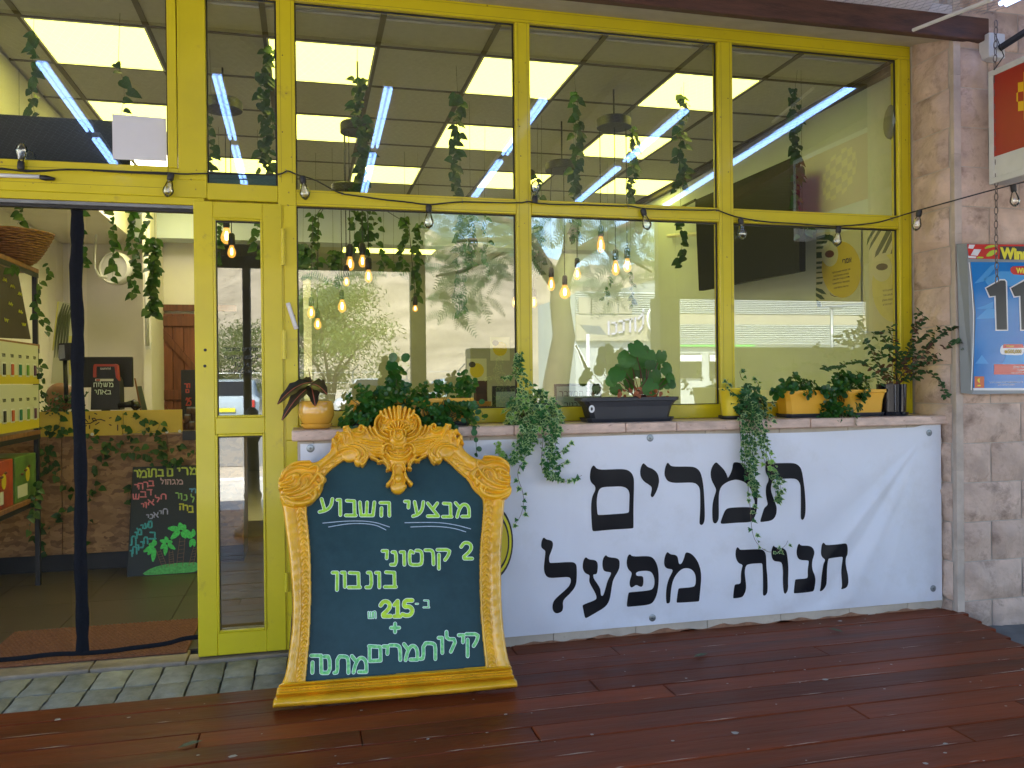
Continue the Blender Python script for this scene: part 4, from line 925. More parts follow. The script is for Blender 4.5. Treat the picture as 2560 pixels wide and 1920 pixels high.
# ------------------------------------------------------------------ pots
M['potyel'] = mat('yellow_glazed_pot', (.68,.36,.045), .15, var=.05, vscale=4, coat=.6); M['potplastic'] = mat('yellow_plastic', (.78,.40,.022), .38, var=.05, vscale=5); M['potyellow'] = mat('bright_yellow_pot', (.72,.56,.03), .3, coat=.2)
M['anth'] = mat('anthracite_plastic', (.020,.022,.030), .45, var=.1, vscale=8); M['blueglaze'] = mat('dark_blue_glaze', (.003,.004,.010), .16, spec=.3, coat=.08)
def rect_planter(name, label, cx, cy, w, d, h, m, tray, group=None, taper=.82, rot=0):
    r = tag(empty(name, (cx,cy,SZ), (0,0,rot)), label, 'planter', group)
    def ring(w_, d_, z, c=.022): 
        a, b = w_/2, d_/2; return [(a-c,-b,z),(a,-b+c,z),(a,b-c,z),(a-c,b,z),(-a+c,b,z),(-a,b-c,z),(-a,-b+c,z),(-a+c,-b,z)]
    def loft(rings, name_, mt, par, close=True):
        mb = MB(); vs = [v for q in rings for v in q]; fs = []
        for i in range(len(rings)-1):
            for k in range(8): fs.append((i*8+k, i*8+(k+1)%8, (i+1)*8+(k+1)%8, (i+1)*8+k))
        fs.append(tuple(reversed(range(8)))); 
        if close: fs.append(tuple((len(rings)-1)*8+k for k in range(8)))
        mb.add(vs, fs); o = mb.build(name_, mt, par); 
        return o
    z0 = .016
    loft([ring(w*taper,d*taper,z0),ring(w*(taper+.93)/2,d*(taper+.93)/2,z0+h*.5),ring(w*.95,d*.93,h-.022),ring(w*.955,d*.94,h-.020),ring(w,d,h-.018),ring(w,d,h),ring(w*.955,d*.90,h),ring(w*.94,d*.88,h-.02)], 'pot', m, r)
    loft([ring(w*.90,d*.84,h-.03),ring(w*.90,d*.84,h-.017)], 'soil', M['soil'], r)
    loft([ring(w*.86,d*.9,.0),ring(w*.90,d*.98,.020),ring(w*.90,d*.98,.023),ring(w*.87,d*.93,.010)], 'saucer', tray, r)
    return r
def round_pot(name, label, cx, cy, prof, m, saucer=None, sm=None, cat='pot', group=None, soil=None):
    r = tag(empty(name, (cx,cy,SZ)), label, cat, group)
    MB().lathe(prof, (0,0,0), 28).build('pot', m, r, smooth=True, auto=45)
    if saucer: MB().lathe(saucer, (0,0,0), 28).build('saucer', sm or m, r, smooth=True, auto=45)
    if soil: MB().lathe([(soil[0],soil[1]-.01),(soil[0],soil[1])], (0,0,0), 20).build('soil', M['soil'], r)
    return r
PY = .105
def sx(px, py=1040, y=PY): return FY(px, py, y).x
# 1 round yellow pot with dark croton-like plant
cx = sx(791,1050,.09); cy_ = .085
round_pot('round_pot', 'round glossy yellow pot with its own saucer at the left end of the window sill', cx, cy_, [(.055,.018),(.074,.030),(.088,.065),(.0905,.095),(.086,.125),(.079,.140),(.075,.140),(.078,.125)], M['potyel'], [(.060,.0),(.068,.004),(.079,.020),(.080,.026),(.073,.022),(.06,.016)], soil=(.076,.128))
pl = Plant('dark_leaf_plant', 'dark leaved tropical plant with red veins drooping from the round yellow pot', 'plant', (cx,cy_,SZ+.13))
def longleaf(p, tip, nrm, L_, w_):
    n = 7; vs = []; t = Vector(tip).normalized(); nn = Vector(nrm); nn = (nn-t*nn.dot(t)).normalized(); x = t.cross(nn); fs = []
    mb = MB()
    for i in range(n+1):
        u = i/n; ww = w_*math.sin(math.pi*min(1,u*.93+.05))**.75*(1-.15*math.sin(u*19)); c = Vector(p)+t*(L_*u)-Vector((0,0,1))*L_*.5*u*u
        for q in (-1,-.5,.05,.5,1): mb.v.append(tuple(c+x*ww*q+nn*(abs(q)*ww*.35)-pl.base))
    for i in range(n):
        for q in range(4): mb.f.append((i*5+q,i*5+q+1,(i+1)*5+q+1,(i+1)*5+q)); mb.m.append(0)
    b = len(mb.v)
    for i in range(n+1):
        c = Vector(mb.v[i*5+2]); mb.v += [tuple(c-x*.0022+nn*.0015),tuple(c+x*.0022+nn*.0015)]
    for i in range(n): mb.f.append((b+2*i,b+2*i+1,b+2*i+3,b+2*i+2)); mb.m.append(1)
    mb.build('leaf', [LM['dark'], LM['vein']], pl.root, smooth=True, recalc=False)
b0 = Vector((cx-.012,cy_,SZ+.13)); top = b0+Vector((-.012,-.01,.105))
pl.stem([b0, b0+Vector((-.01,0,.05)), top], .006, .004, 6); pl.stem([top, top+Vector((-.012,0,.07))], .0035, .0012, 5)
for tip, L_, w_, at in (((-.75,-.45,-.05),.19,.034,0),((-.95,-.2,-.55),.17,.032,-.02),((.55,-.75,.1),.13,.040,-.01),((-.5,.5,.3),.12,.028,0),((.3,.6,.2),.10,.026,0),((.15,-.8,-.35),.11,.032,-.02)):
    longleaf(top+Vector((0,0,at)), tip, (0,-.7,.7), L_, w_)
pl.done(M['brownstem'])
# 2 yellow trough planters with round-leaved plants hidden behind the chalkboard crest
xa = (sx(905)+sx(1175))/2
rect_planter('trough_planter', 'yellow trough planter on a dark tray half hidden behind the chalkboard crest', sx(1095), .115, .37, .15, .145, M['potplastic'], M['anth'])
rect_planter('trough_planter', 'yellow trough planter buried under dark round leaves right of the round pot', sx(940), .115, .27, .15, .14, M['potplastic'], M['anth'])
def bushy(root, cx, cy, z, w, d, h, n, size, keys=('round','round2'), trail=0, stemm=None, gap=0, front=-1):
    per = 9 if keys[0].startswith('round') else 5; i = 0
    while i < n:
        a = RL.uniform(0, 2*math.pi); u = RL.random()**.5; ph = RL.random()
        c = Vector((cx+w*u*math.cos(a), min(.20, cy+d*u*math.sin(a)), z+h*(1-.5*u*u)*(ph**.7)*RL.uniform(.75,1.12)))
        ax = Vector((math.cos(a)*u*.8+RL.uniform(-.3,.3), -.75, .65+RL.uniform(-.3,.3))).normalized(); e1 = ax.orthogonal().normalized(); e2 = ax.cross(e1); sz = size*RL.uniform(.65,1.3)
        root.stem([Vector((cx+(c.x-cx)*.3, cy+(c.y-cy)*.3, z-.01)), Vector(((cx+c.x)/2+RL.uniform(-.01,.01), (cy+c.y)/2, z+(c.z-z)*.6)), c], .0028, .0014)
        for q in range(per):
            w_ = q*2.4+RL.uniform(-.3,.3); rr_ = e1*math.cos(w_)+e2*math.sin(w_); k = (q+1)/per
            root.leaf(RL.choice(keys), c+rr_*sz*.12+ax*sz*.5*(1-k)+rv(sz*.15), rr_*(.35+k)+ax*(.9-.9*k)+Vector((0,0,-.15)), ax*1.0-rr_*(.5-.3*k)+rv(.15), sz*(.55+.5*k)); i += 1
    for i in range(trail):
        x = cx+RL.uniform(-w,w); y = cy-d*.8; L_ = RL.uniform(.06,.16); pts = [Vector((x,y,z)), Vector((x+RL.uniform(-.02,.02),y-.03,z-.01)), Vector((x+RL.uniform(-.05,.05),y-.045,z-L_))]
        root.stem(pts, .0025, .0015)
        for q in range(7):
            t = q/6; p = pts[0].lerp(pts[1],t*2) if t < .5 else pts[1].lerp(pts[2],t*2-1)
            root.leaf(RL.choice(keys), p+rv(.006), (RL.uniform(-1,1),-.3,RL.uniform(-.8,.3)), (RL.uniform(-.5,.5),-1,.4), size*RL.uniform(.7,1.2))
p2 = Plant('round_leaf_plant', 'big dense dark green round leaved plant spilling over its trough left of the chalkboard crest', 'plant', (sx(935),.10,SZ+.12))
bushy(p2, sx(945), .05, SZ+.0, .185, .12, .24, 1000, .032, trail=14); bushy(p2, sx(975), .09, SZ+.12, .09, .06, .20, 160, .035)
for k in range(5):
    p2.leaf('round', Vector((sx(985)+.02*k-.04,.06,SZ+.33+.012*math.sin(k*2))), (math.cos(k*1.3),-.3,.5*math.sin(k*2)), (0,-.9,.5), .05)
p2.done(M['stem'])
p3 = Plant('round_leaf_plant', 'dark green round leaved plant in the trough just right of the chalkboard crest', 'plant', (sx(1120),.10,SZ+.12))
bushy(p3, sx(1085), .05, SZ+.0, .20, .11, .22, 800, .031, trail=9); bushy(p3, sx(1165), .08, SZ+.12, .06, .06, .17, 110, .032, trail=3); p3.done(M['stem'])
# 3 and 4 trailing ivies
def ivy(pl_, vines, y0, y1, step=.017, size=.034, keys=('ivy','ivy','ivy2'), lime=None, jit=.012):
    for v in vines:
        pts = []
        for k, (px, py) in enumerate(v):
            t = k/(len(v)-1); yy = y0+(y1-y0)*min(1,t*2.2) if y0 is not None else y1
            q_ = FY(px, py, yy); pts.append(FY(px, py, min(yy, -.068)) if q_.z < SZ+.03 and yy < .2 and py > 985 else q_)
        pts = resample([Vector((a[0],a[1],a[2])) for a in zip(*[[q[i] for q in _sm3(pts)] for i in range(3)])], .012)
        pl_.stem(pts[::2] if len(pts) > 4 else pts, .0018, .0010)
        for p in resample(pts, step):
            for s_ in range(1):
                out = Vector((RL.uniform(-1,1), -.55, RL.uniform(-.75,.15)))
                key = RL.choice(keys)
                if lime and any(abs(p.x-l[0]) < l[2] and abs(p.z-l[1]) < l[2] for l in lime): key = 'ivylime'
                pl_.leaf(key, p+Vector((RL.uniform(-jit,jit), RL.uniform(-.018,.0), RL.uniform(-.006,.006))), out, (RL.uniform(-.45,.45), -1, .55+RL.uniform(-.3,.4)), size*RL.uniform(.55,1.25))
def _sm3(pts):
    P = [tuple(p) for p in pts]
    for _ in range(2):
        q = [P[0]]
        for a, b in zip(P, P[1:]): q.append(tuple(a[i]*.75+b[i]*.25 for i in range(3))); q.append(tuple(a[i]*.25+b[i]*.75 for i in range(3)))
        q.append(P[-1]); P = q
    return P
cA_ = cr(1200,1040,1.7839)
iv = Plant('ivy', 'variegated ivy with cream edged leaves beside the second mullion, trailing over the banner', 'ivy', (sx(1335),.09,SZ+.12))
round_pot('round_pot', 'small dark pot hidden under the variegated ivy before the middle mullion', sx(1345), .10, [(.055,.0),(.07,.10),(.076,.11),(.07,.11),(.066,.09)], M['anth'], soil=(.066,.10))
bushy(iv, sx(1335), .07, SZ-.05, .155, .11, .24, 620, .044, keys=('ivy','ivy','ivy','ivy2','ivylime'))
yl = -.065
lime_ = []
a_ = FY(*cA_(100,125), yl); lime_.append((a_.x, a_.z, .05))
ivy(iv, [[(1300,880),(1290,900),(1285,930),(1300,960),(1310,1000)],[(1290,925),(1270,945),(1240,945)],[(1320,960),(1290,990),(1265,1000)],[(1345,990),(1330,960),(1300,940)],[(1290,885),(1296,915),(1302,950)],[(1283,900),(1300,925),(1315,960)]], .10, .06, step=.012)
for (dx, rep) in ((0,1),(8,1),(-8,1),(14,1),(-14,1)):
    ivy(iv, [[(1335+dx,1040),(1318+dx,1070),(1305+dx,1110),(1295+dx,1140),(1270,1160),(1248,1130),(1240,1105)],[(1330+dx,1045),(1320+dx,1100),(1310+dx,1135)]], -.03, yl, lime=lime_, step=.015)
ivy(iv, [[(1318,1100),(1313,1150),(1298,1165),(1292,1190),(1310,1235),(1308,1270),(1300,1295),(1280,1320)]], None, yl, step=.036, size=.034)
for dx in (0,10,-10,4,16,-16):
    ivy(iv, [[(1380+dx,1045),(1375+dx,1080),(1372+dx,1120),(1368+dx,1160),(1375+dx,1190),(1395+dx*.5,1200)]], -.03, yl, step=.016)
ivy(iv, [[(1385,1190),(1405,1205),(1430,1200),(1450,1190),(1460,1187)],[(1380,1150),(1400,1130),(1420,1120),(1430,1100)],[(1385,1170),(1410,1155),(1425,1150)]], None, yl, step=.020)
iv.done(M['brownstem'])
iv2 = Plant('ivy', 'long ivy trailing from the yellow pot before the right mullion down over the banner lettering', 'ivy', (sx(1860),.09,SZ+.12))
round_pot('round_pot', 'tall bright yellow pot on a black saucer before the right mullion, ivy over it', sx(1832,1020,.10), .115, [(.052,.012),(.062,.10),(.068,.165),(.074,.172),(.072,.180),(.066,.178),(.062,.165)], M['potyellow'], [(.062,0),(.074,.006),(.076,.020),(.068,.014)], M['black'], soil=(.062,.165))
bushy(iv2, sx(1862), .06, SZ-.02, .085, .09, .25, 360, .042, keys=('ivy2','ivy','ivy2','ivy2'))
cE = cr(1750,840,3.072)
lm = [(FY(*cE(425,500),-.05).x, FY(*cE(425,500),-.05).z, .045), (FY(*cE(530,960),-.05).x, FY(*cE(530,960),-.05).z, .05)]
V1 = lambda dx: [cE(360+dx,560), cE(350+dx,640), cE(360+dx,760), cE(370+dx,880), cE(360+dx*.8,960), cE(380+dx*.5,1060), cE(410+dx*.4,1150), cE(420,1230)]
for dx in (-50,-30,-12,5,22,40,58): ivy(iv2, [V1(dx)], .03, -.06, lime=lm, step=.017)
for dx in (-25,-8,10,30): ivy(iv2, [[cE(440+dx,600), cE(450+dx,700), cE(480+dx,800), cE(500+dx,900), cE(530+dx,980), cE(560+dx,1060), cE(590+dx,1140), cE(600+dx*.6,1210), cE(580,1270)]], .0, -.06, lime=lm, step=.019)
ivy(iv2, [[cE(470,560), cE(520,560), cE(550,530), cE(575,495)],[cE(500,580),cE(530,640),cE(545,680)],[cE(260,440),cE(210,400),cE(180,420),cE(220,320)],[cE(320,330),cE(300,270),cE(320,250)],[cE(400,330),cE(440,350),cE(460,400)]], .05, .03, step=.022)
ivy(iv2, [[cE(370,1140), cE(370,1200), cE(385,1300), cE(390,1400), cE(400,1500), cE(420,1570), cE(470,1630), cE(530,1665), cE(600,1650), cE(660,1610), cE(680,1560)]], None, -.05, step=.040, size=.036)
iv2.done(M['brownstem'])
# 5 dark trough with geranium
gx = (sx(1437,1000,.06)+sx(1710,1000,.06))/2
gp = rect_planter('trough_planter', 'long anthracite trough planter on a tray holding the geranium', gx, .115, .575, .17, .135, M['anth'], M['anth'], taper=.80)
st = MB(); st.lathe([(.021,0),(.021,.001)], (-.235,-.0795,.075), 20, sx=.8, mtx=Matrix.Rotation(math.pi/2,4,'X') ); st.build('round_sticker', M['white'], gp)
st = MB(); st.lathe([(.010,0),(.010,.0008)], (-.235,-.081,.075), 12, sx=.6, mtx=Matrix.Rotation(math.pi/2,4,'X')); st.build('sticker_mark', M['black'], gp)
ge = Plant('geranium', 'geranium with big rounded green leaves and dry red leaf stalks in the anthracite trough', 'plant', (sx(1600),.11,SZ+.12))
cG = cr(1200,480,2.7657)
gb = Vector((sx(1610),.11,SZ+.11))
for (x, y, s) in ((1090,1085,.10),(1010,1160,.10),(1165,1160,.11),(1260,1145,.10),(1040,1245,.10),(940,1260,.10),(1120,1240,.10),(1205,1280,.115),(1300,1225,.09),(1330,1290,.09),(1040,1330,.095),(905,1310,.075),(940,1370,.07),(1170,1350,.10),(1300,1320,.085),(1090,1180,.09),(1230,1210,.09),(1145,1100,.07),(1335,1330,.065),(980,1230,.08),(1180,1200,.08),(1250,1330,.07)):
    yy = RL.uniform(-.01,.15); s *= RL.uniform(.8,1.1); p = FY(*cG(x,y), yy); out = Vector(((p.x-gb.x)*3+RL.uniform(-.6,.6), -.15, RL.uniform(-1.0,-.2)))
    nn = Vector((RL.uniform(-.3,.3)+(p.x-gb.x)*1.2, -1, .45+RL.uniform(-.3,.3)))
    t_ = out.normalized(); ge.leaf('ger', p-t_*s*.5, out, nn, s*.90); mid = gb.lerp(p,.55)+Vector((0,0,.02)); ge.stem([gb+Vector((RL.uniform(-.08,.08),0,-.01)), mid, p-t_*s*.4], .003, .0018)
for i in range(26):
    p = Vector((gb.x+RL.uniform(-.16,.16), .06+RL.uniform(-.03,.04), SZ+.13+RL.random()*.05)); ge.leaf('dead', p, rv(1), (0,-1,.3), RL.uniform(.02,.04), 'dry_leaf')
ge.done(M['redstem'])
# 6 pair of yellow troughs right
xL = (sx(1945,1000,.03)+sx(2030,1000,.03))/2
rect_planter('trough_planter', 'yellow trough planter on a dark tray, left one of the pair at the right', sx(2012), .115, .34, .16, .16, M['potplastic'], M['anth'])
rect_planter('trough_planter', 'yellow trough planter on a dark tray right beside the dark blue pot', sx(2150), .115, .30, .16, .16, M['potplastic'], M['anth'])
s1 = Plant('succulent', 'low fleshy leaved plant in the left yellow trough of the right hand pair', 'plant', (sx(1990),.10,SZ+.14))
bushy(s1, sx(1985), .08, SZ+.13, .14, .06, .10, 230, .034, keys=('round','round2')); s1.done(M['stem'])
s2 = Plant('round_leaf_plant', 'round leaved plant spilling between the two yellow troughs over the sill edge', 'plant', (sx(2080),.09,SZ+.14))
bushy(s2, sx(2110), .09, SZ+.10, .15, .09, .18, 470, .032, keys=('round','round2')); bushy(s2, sx(2050), .02, SZ-.03, .05, .05, .24, 150, .030); bushy(s2, sx(2085), -.01, SZ-.03, .10, .05, .16, 90, .032)
s2.stem([FY(2060,925,.05), FY(2090,915,.05), FY(2135,905,.05), FY(2180,912,.06)], .0016, .0012); s2.done(M['stem'])
# 7 dark blue pot with wiry shrub
bx = sx(2234,1000,.08)
round_pot('round_pot', 'tall dark blue glazed pot with painted highlight streaks at the right sill end', bx, .10, [(.072,.020),(.082,.024),(.085,.14),(.086,.190),(.079,.190),(.078,.17)], M['blueglaze'], [(.085,0),(.094,.004),(.096,.022),(.09,.02)], M['blueglaze'], soil=(.077,.175))
dr = MB()  # pale strips painting vertical highlights on the dark glaze
for k in range(4):
    a = -1.57+RL.uniform(-.55,.55); z0 = .19; z1 = RL.uniform(.02,.12); r_ = .0868; w_ = RL.uniform(.010,.026)
    dr.add([(r_*math.cos(a-w_),r_*math.sin(a-w_),z0),(r_*math.cos(a+w_),r_*math.sin(a+w_),z0),(r_*.985*math.cos(a+w_*.4),r_*.985*math.sin(a+w_*.4)-.001,z1),(r_*.985*math.cos(a-w_*.4),r_*.985*math.sin(a-w_*.4)-.001,z1)], [(0,1,2,3)])
dp_ = dr.build('highlight_streaks', mat('painted_highlight', (.35,.36,.40), .2), [o for o in COL.objects if o.name.startswith('round_pot') and o.parent is None][-1]); dp_['kind'] = 'stuff'
sh = Plant('wiry_shrub', 'wiry shrub with small dark leaves and reddish stems in the dark blue pot', 'shrub', (bx,.10,SZ+.17))
cS = cr(1800,480,2.7645); b0 = Vector((bx,.10,SZ+.17))
BR = [([(1240,1320),(1200,1200),(1170,1100),(1130,1000),(1075,960),(1060,1000)],.10),([(1240,1320),(1220,1150),(1200,1030),(1170,940),(1190,925)],.08),([(1235,1320),(1150,1260),(1080,1190),(1050,1090),(990,1030)],.04),
 ([(1250,1320),(1280,1180),(1310,1080),(1330,980),(1350,880),(1380,820)],.02),([(1250,1320),(1320,1190),(1400,1090),(1480,1010),(1520,940),(1560,870),(1590,840)],-.03),([(1250,1320),(1350,1210),(1450,1150),(1550,1080),(1640,1060),(1720,1060),(1785,1025)],-.12),
 ([(1330,1200),(1400,1130),(1500,1000),(1560,960),(1640,920),(1680,910)],-.10),([(1250,1320),(1330,1250),(1420,1235),(1490,1275),(1530,1340),(1555,1410),(1570,1425)],-.12),([(1540,1080),(1600,1060),(1660,1010),(1690,1100)],-.12),
 ([(1240,1320),(1120,1270),(1020,1200),(1000,1170),(900,1180),(800,1215),(690,1225)],.02),([(1250,1320),(1260,1200),(1230,1100),(1150,1050),(1100,1110),(1130,1160)],.04),([(1255,1320),(1290,1230),(1380,1180),(1470,1170),(1510,1160)],-.02),([(1250,1300),(1300,1280),(1350,1290),(1370,1270)],0),
 ([(1245,1310),(1180,1250),(1110,1230),(1060,1260),(1110,1330)],.03),([(1250,1320),(1270,1150),(1340,1050),(1420,980),(1440,960)],-.02),([(1340,960),(1400,900),(1400,850)],0)]
def taper_y(k, n, yend): return .10+(yend-.10)*(k/(n-1))
for pts, ye in BR:
    first = abs(pts[0][1]-1320) < 25 and 1230 < pts[0][0] < 1260
    P3 = []
    for k, (x, y) in enumerate(pts):
        yy = taper_y(k, len(pts), ye) if first else ye
        P3.append(FY(*cS(x,y), yy))
    if first: P3[0] = b0+Vector((RL.uniform(-.03,.03), RL.uniform(-.02,.02), 0))
    P3 = [Vector(q) for q in _sm3(P3)]; sh.stem(P3, .0026 if first else .0016, .0009)
    RS = resample(P3, .016 if len(pts) > 4 else .014)
    for q, p in enumerate(RS):
        if first and q < len(RS)*.28 and RL.random() < .8: continue
        for s_ in range(2 if RL.random() < .65 else 1):
            sd_ = -1 if (q+s_) % 2 else 1
            out = Vector((sd_*RL.uniform(.3,1), -.4+RL.uniform(-.3,.4), RL.uniform(-.5,.6))); key = 'ovalred' if (RL.random() < (.45 if q < len(RS)*.45 else .05)) else 'oval'
            sh.leaf(key, p, out, (RL.uniform(-.5,.5),-.8,.6), RL.uniform(.026,.044))
sh.done(M['redstem'])
# ------------------------------------------------------------------ SHOP INTERIOR
CZ = 3.405; XL_, XR_ = -2.55, 3.70; BK = 9.6
st_ = lambda o: tag(o, kind='structure')
boxw = lambda n, a, b, m: st_(boxo(n, a, b, m))
boxw('right_inner_wall', (XR_,.30,-.05), (XR_+.12,BK,3.6), M['tanwall'])
boxw('left_inner_wall', (XL_-.1,.30,-.05), (XL_,BK,3.6), M['cream'])
boxw('back_wall', (XL_,BK,-.05), (XR_,BK+.1,3.6), M['backwall'])
boxw('inner_partition_wall', (XL_,5.6,-.0), (-1.02,5.72,3.4), M['cream'])
boxw('inner_partition_wall', (-.03,5.6,-.0), (.06,BK-.01,3.2), M['cream'])
boxw('bulkhead', (XL_+.002,.36,2.93), (-1.76,5.59,3.402), M['cream'])
boxw('ceiling_beam', (-1.755,5.2,2.955), (XR_-.002,5.5,3.40), M['tanwall'])
boxw('low_wall_inner', (-.04,.501,-.04), (XR_,.56,1.16), M['cream'])
# corrugated pale cladding strips on left wall
cl = st_(empty('wall_cladding'))
for i in range(18): boxo('cladding_panel', (XL_+.001,.6+i*.28,.0), (XL_+.012,.6+i*.28+.272,2.92), M['cream'], cl, .003)
# ceiling: tiles and light panels in a grid
ceil = tag(empty('suspended_ceiling'), 'suspended grid ceiling of dull tiles seen through the shop windows', kind='structure')
GX0, GXP, GY0_, GYP = -1.49, .64, .745, .685
lit = {(0,0),(0,2),(2,0),(2,2),(4,0),(4,2),(6,0),(6,2),(1,4),(3,4),(5,4),(7,4),(-1,4),(-1,5),(0,5),(0,4)}  # last cells, over the counter, are added to brighten the doorway
lights = []
nxx = range(-1, 9)
where = {(0,0):'nearest the glass at the far left',(0,2):'behind the white square sheet',(2,0):'nearest the glass behind the first mullion',(2,2):'second back behind the first mullion',(4,0):'nearest the glass behind the second mullion',(4,2):'second back left of the second mullion',(6,0):'nearest the glass behind the third mullion',(6,2):'behind the ring of the right pendant cluster',(1,4):'deep in the shop behind the narrow pane',(3,4):'deep in the shop behind the long garland',(5,4):'deep in the shop near the second mullion',(7,4):'deep in the shop near the television',(-1,4):'added over the counter to brighten the doorway, far left',(-1,5):'added for light over the counter, far left at the back',(0,5):'added for light over the counter right before the beam',(0,4):'added over the counter to brighten the doorway'}
tile_me = None
for i in nxx:
    for j in range(-1, 7):
        x0 = GX0+i*GXP; x1 = x0+GXP; y0 = GY0_+j*GYP; y1 = y0+GYP
        x0 = max(x0,-1.75); x1 = min(x1, XR_-.002); y0 = max(y0,.365); y1 = min(y1, 5.19)
        if x1-x0 < .05 or y1-y0 < .05: continue
        if (i,j) in lit:
            r = tag(empty('ceiling_light_panel', ((x0+x1)/2,(y0+y1)/2,CZ)), 'bright yellowish ceiling light panel '+where[(i,j)], 'light', 'square ceiling light panels')
            hx, hy = (x1-x0)/2-.016, (y1-y0)/2-.016
            boxo('diffuser', (-hx,-hy,-.004), (hx,hy,.012), M['addedstrong'] if (i,j) in ((-1,4),(0,4)) else M['panel'], r); f = MB()
            for a, b in (((-hx-.012,-hy-.012,-.008),(hx+.012,-hy,.01)),((-hx-.012,hy,-.008),(hx+.012,hy+.012,.01)),((-hx-.012,-hy,-.008),(-hx,hy,.01)),((hx,-hy,-.008),(hx+.012,hy,.01))): f.box(a, b)
            f.build('frame', M['white'], r)
        else: boxo('ceiling_tile', (x0+.012,y0+.012,CZ), (x1-.012,y1-.012,CZ+.012), M['tile'], ceil)
for i in range(-1, 10):
    x = GX0+i*GXP
    if -1.76 < x < XR_: boxo('grid_bar', (x-.016,.30,CZ-.006), (x+.016,5.19,CZ+.004), M['tbar'], ceil)
for j in range(0, 7):
    y = GY0_+j*GYP
    if y < 5.19: boxo('grid_bar', (-1.75,y-.012,CZ-.0055), (XR_,y+.012,CZ+.0035), M['tbar'], ceil)
boxo('wall_angle', (XR_-.05,.3,CZ-.05), (XR_-.001,5.19,CZ-.008), M['tbar'], ceil)
boxo('void_above', (XL_,.34,CZ+.02), (XR_,BK,CZ+.08), M['white'], ceil)
for i in range(5):
    for j in range(6): boxo('ceiling_tile', (-.0+i*.74+.01,5.51+j*.68,CZ-.02), (-.0+i*.74+.73,5.51+j*.68+.67,CZ-.008), M['tile'], ceil)
for k, (x0, x1, y0, y1) in enumerate(((.55,1.9,8.0,8.6),(2.2,3.3,7.0,7.6))):
    r = tag(empty('ceiling_light_panel', ((x0+x1)/2,(y0+y1)/2,CZ-.03)), ['long ceiling light panel at the back beyond the beam, centre','long ceiling light panel at the back beyond the beam, right'][k], 'light'); boxo('diffuser', (-(x1-x0)/2,-.3,0), ((x1-x0)/2,.3,.01), M['panel'], r)
for k, (x0, y0_) in enumerate(((.4,5.8),(1.5,5.8),(2.6,5.8),(.4,7.0),(1.5,6.9),(2.6,6.5))):  # unseen panels added behind the beam to brighten the room
    r = tag(empty('ceiling_light_panel', (x0+.3,y0_+.3,CZ-.03)), 'white light panel added unseen behind the beam to brighten the shop, '+['front left','front centre','front right','rear left','rear centre','rear right'][k], 'light'); boxo('diffuser', (-.3,-.3,0), (.3,.3,.01), M['addedwhite'], r)
# ------------------------------------------------------------------ garlands of heart shaped leaves
def garland(px, yt, yb, yy, label, dens=1.0, width=10, size=.055, fromceil=None, lean=0):
    a = FY(px, yt, yy); b = FY(px+lean, yb, yy)
    g = Plant('ivy_garland', label, 'garland', (a.x, yy, max(a.z,.5)), 'leafy garlands hanging inside the shop')
    k = max(3, int((a.z-b.z)/.10)); pts = [a.lerp(b, i/k)+Vector((RL.uniform(-.015,.015),RL.uniform(-.02,.02),0)) for i in range(k+1)]
    topz = CZ if fromceil is None else fromceil
    if topz > a.z+.01: g.stem([Vector((a.x+.003,yy,topz)), pts[0]], .0012, .0012)
    wm = (FY(px+width,yt,yy)-a).length
    for s_ in range(max(1, int(dens))):
        off = RL.uniform(-wm,wm)*.7 if s_ else 0
        P_ = [p+Vector((off+RL.uniform(-.01,.01),RL.uniform(-.02,.02),0)) for p in pts]; g.stem(P_, .0014, .001)
        for p in resample(P_, (.036 if yy > 1.5 else .026)/min(1,dens)):
            out = Vector((RL.uniform(-1,1), RL.uniform(-.7,.3), -RL.uniform(.1,.9)))
            g.leaf('heart', p+Vector((RL.uniform(-wm,wm)*.4,RL.uniform(-.02,.02),0)), out, (RL.uniform(-.6,.6), -1, RL.uniform(0,.8)), size*RL.uniform(.65,1.25))
    return g.done(M['stem'])
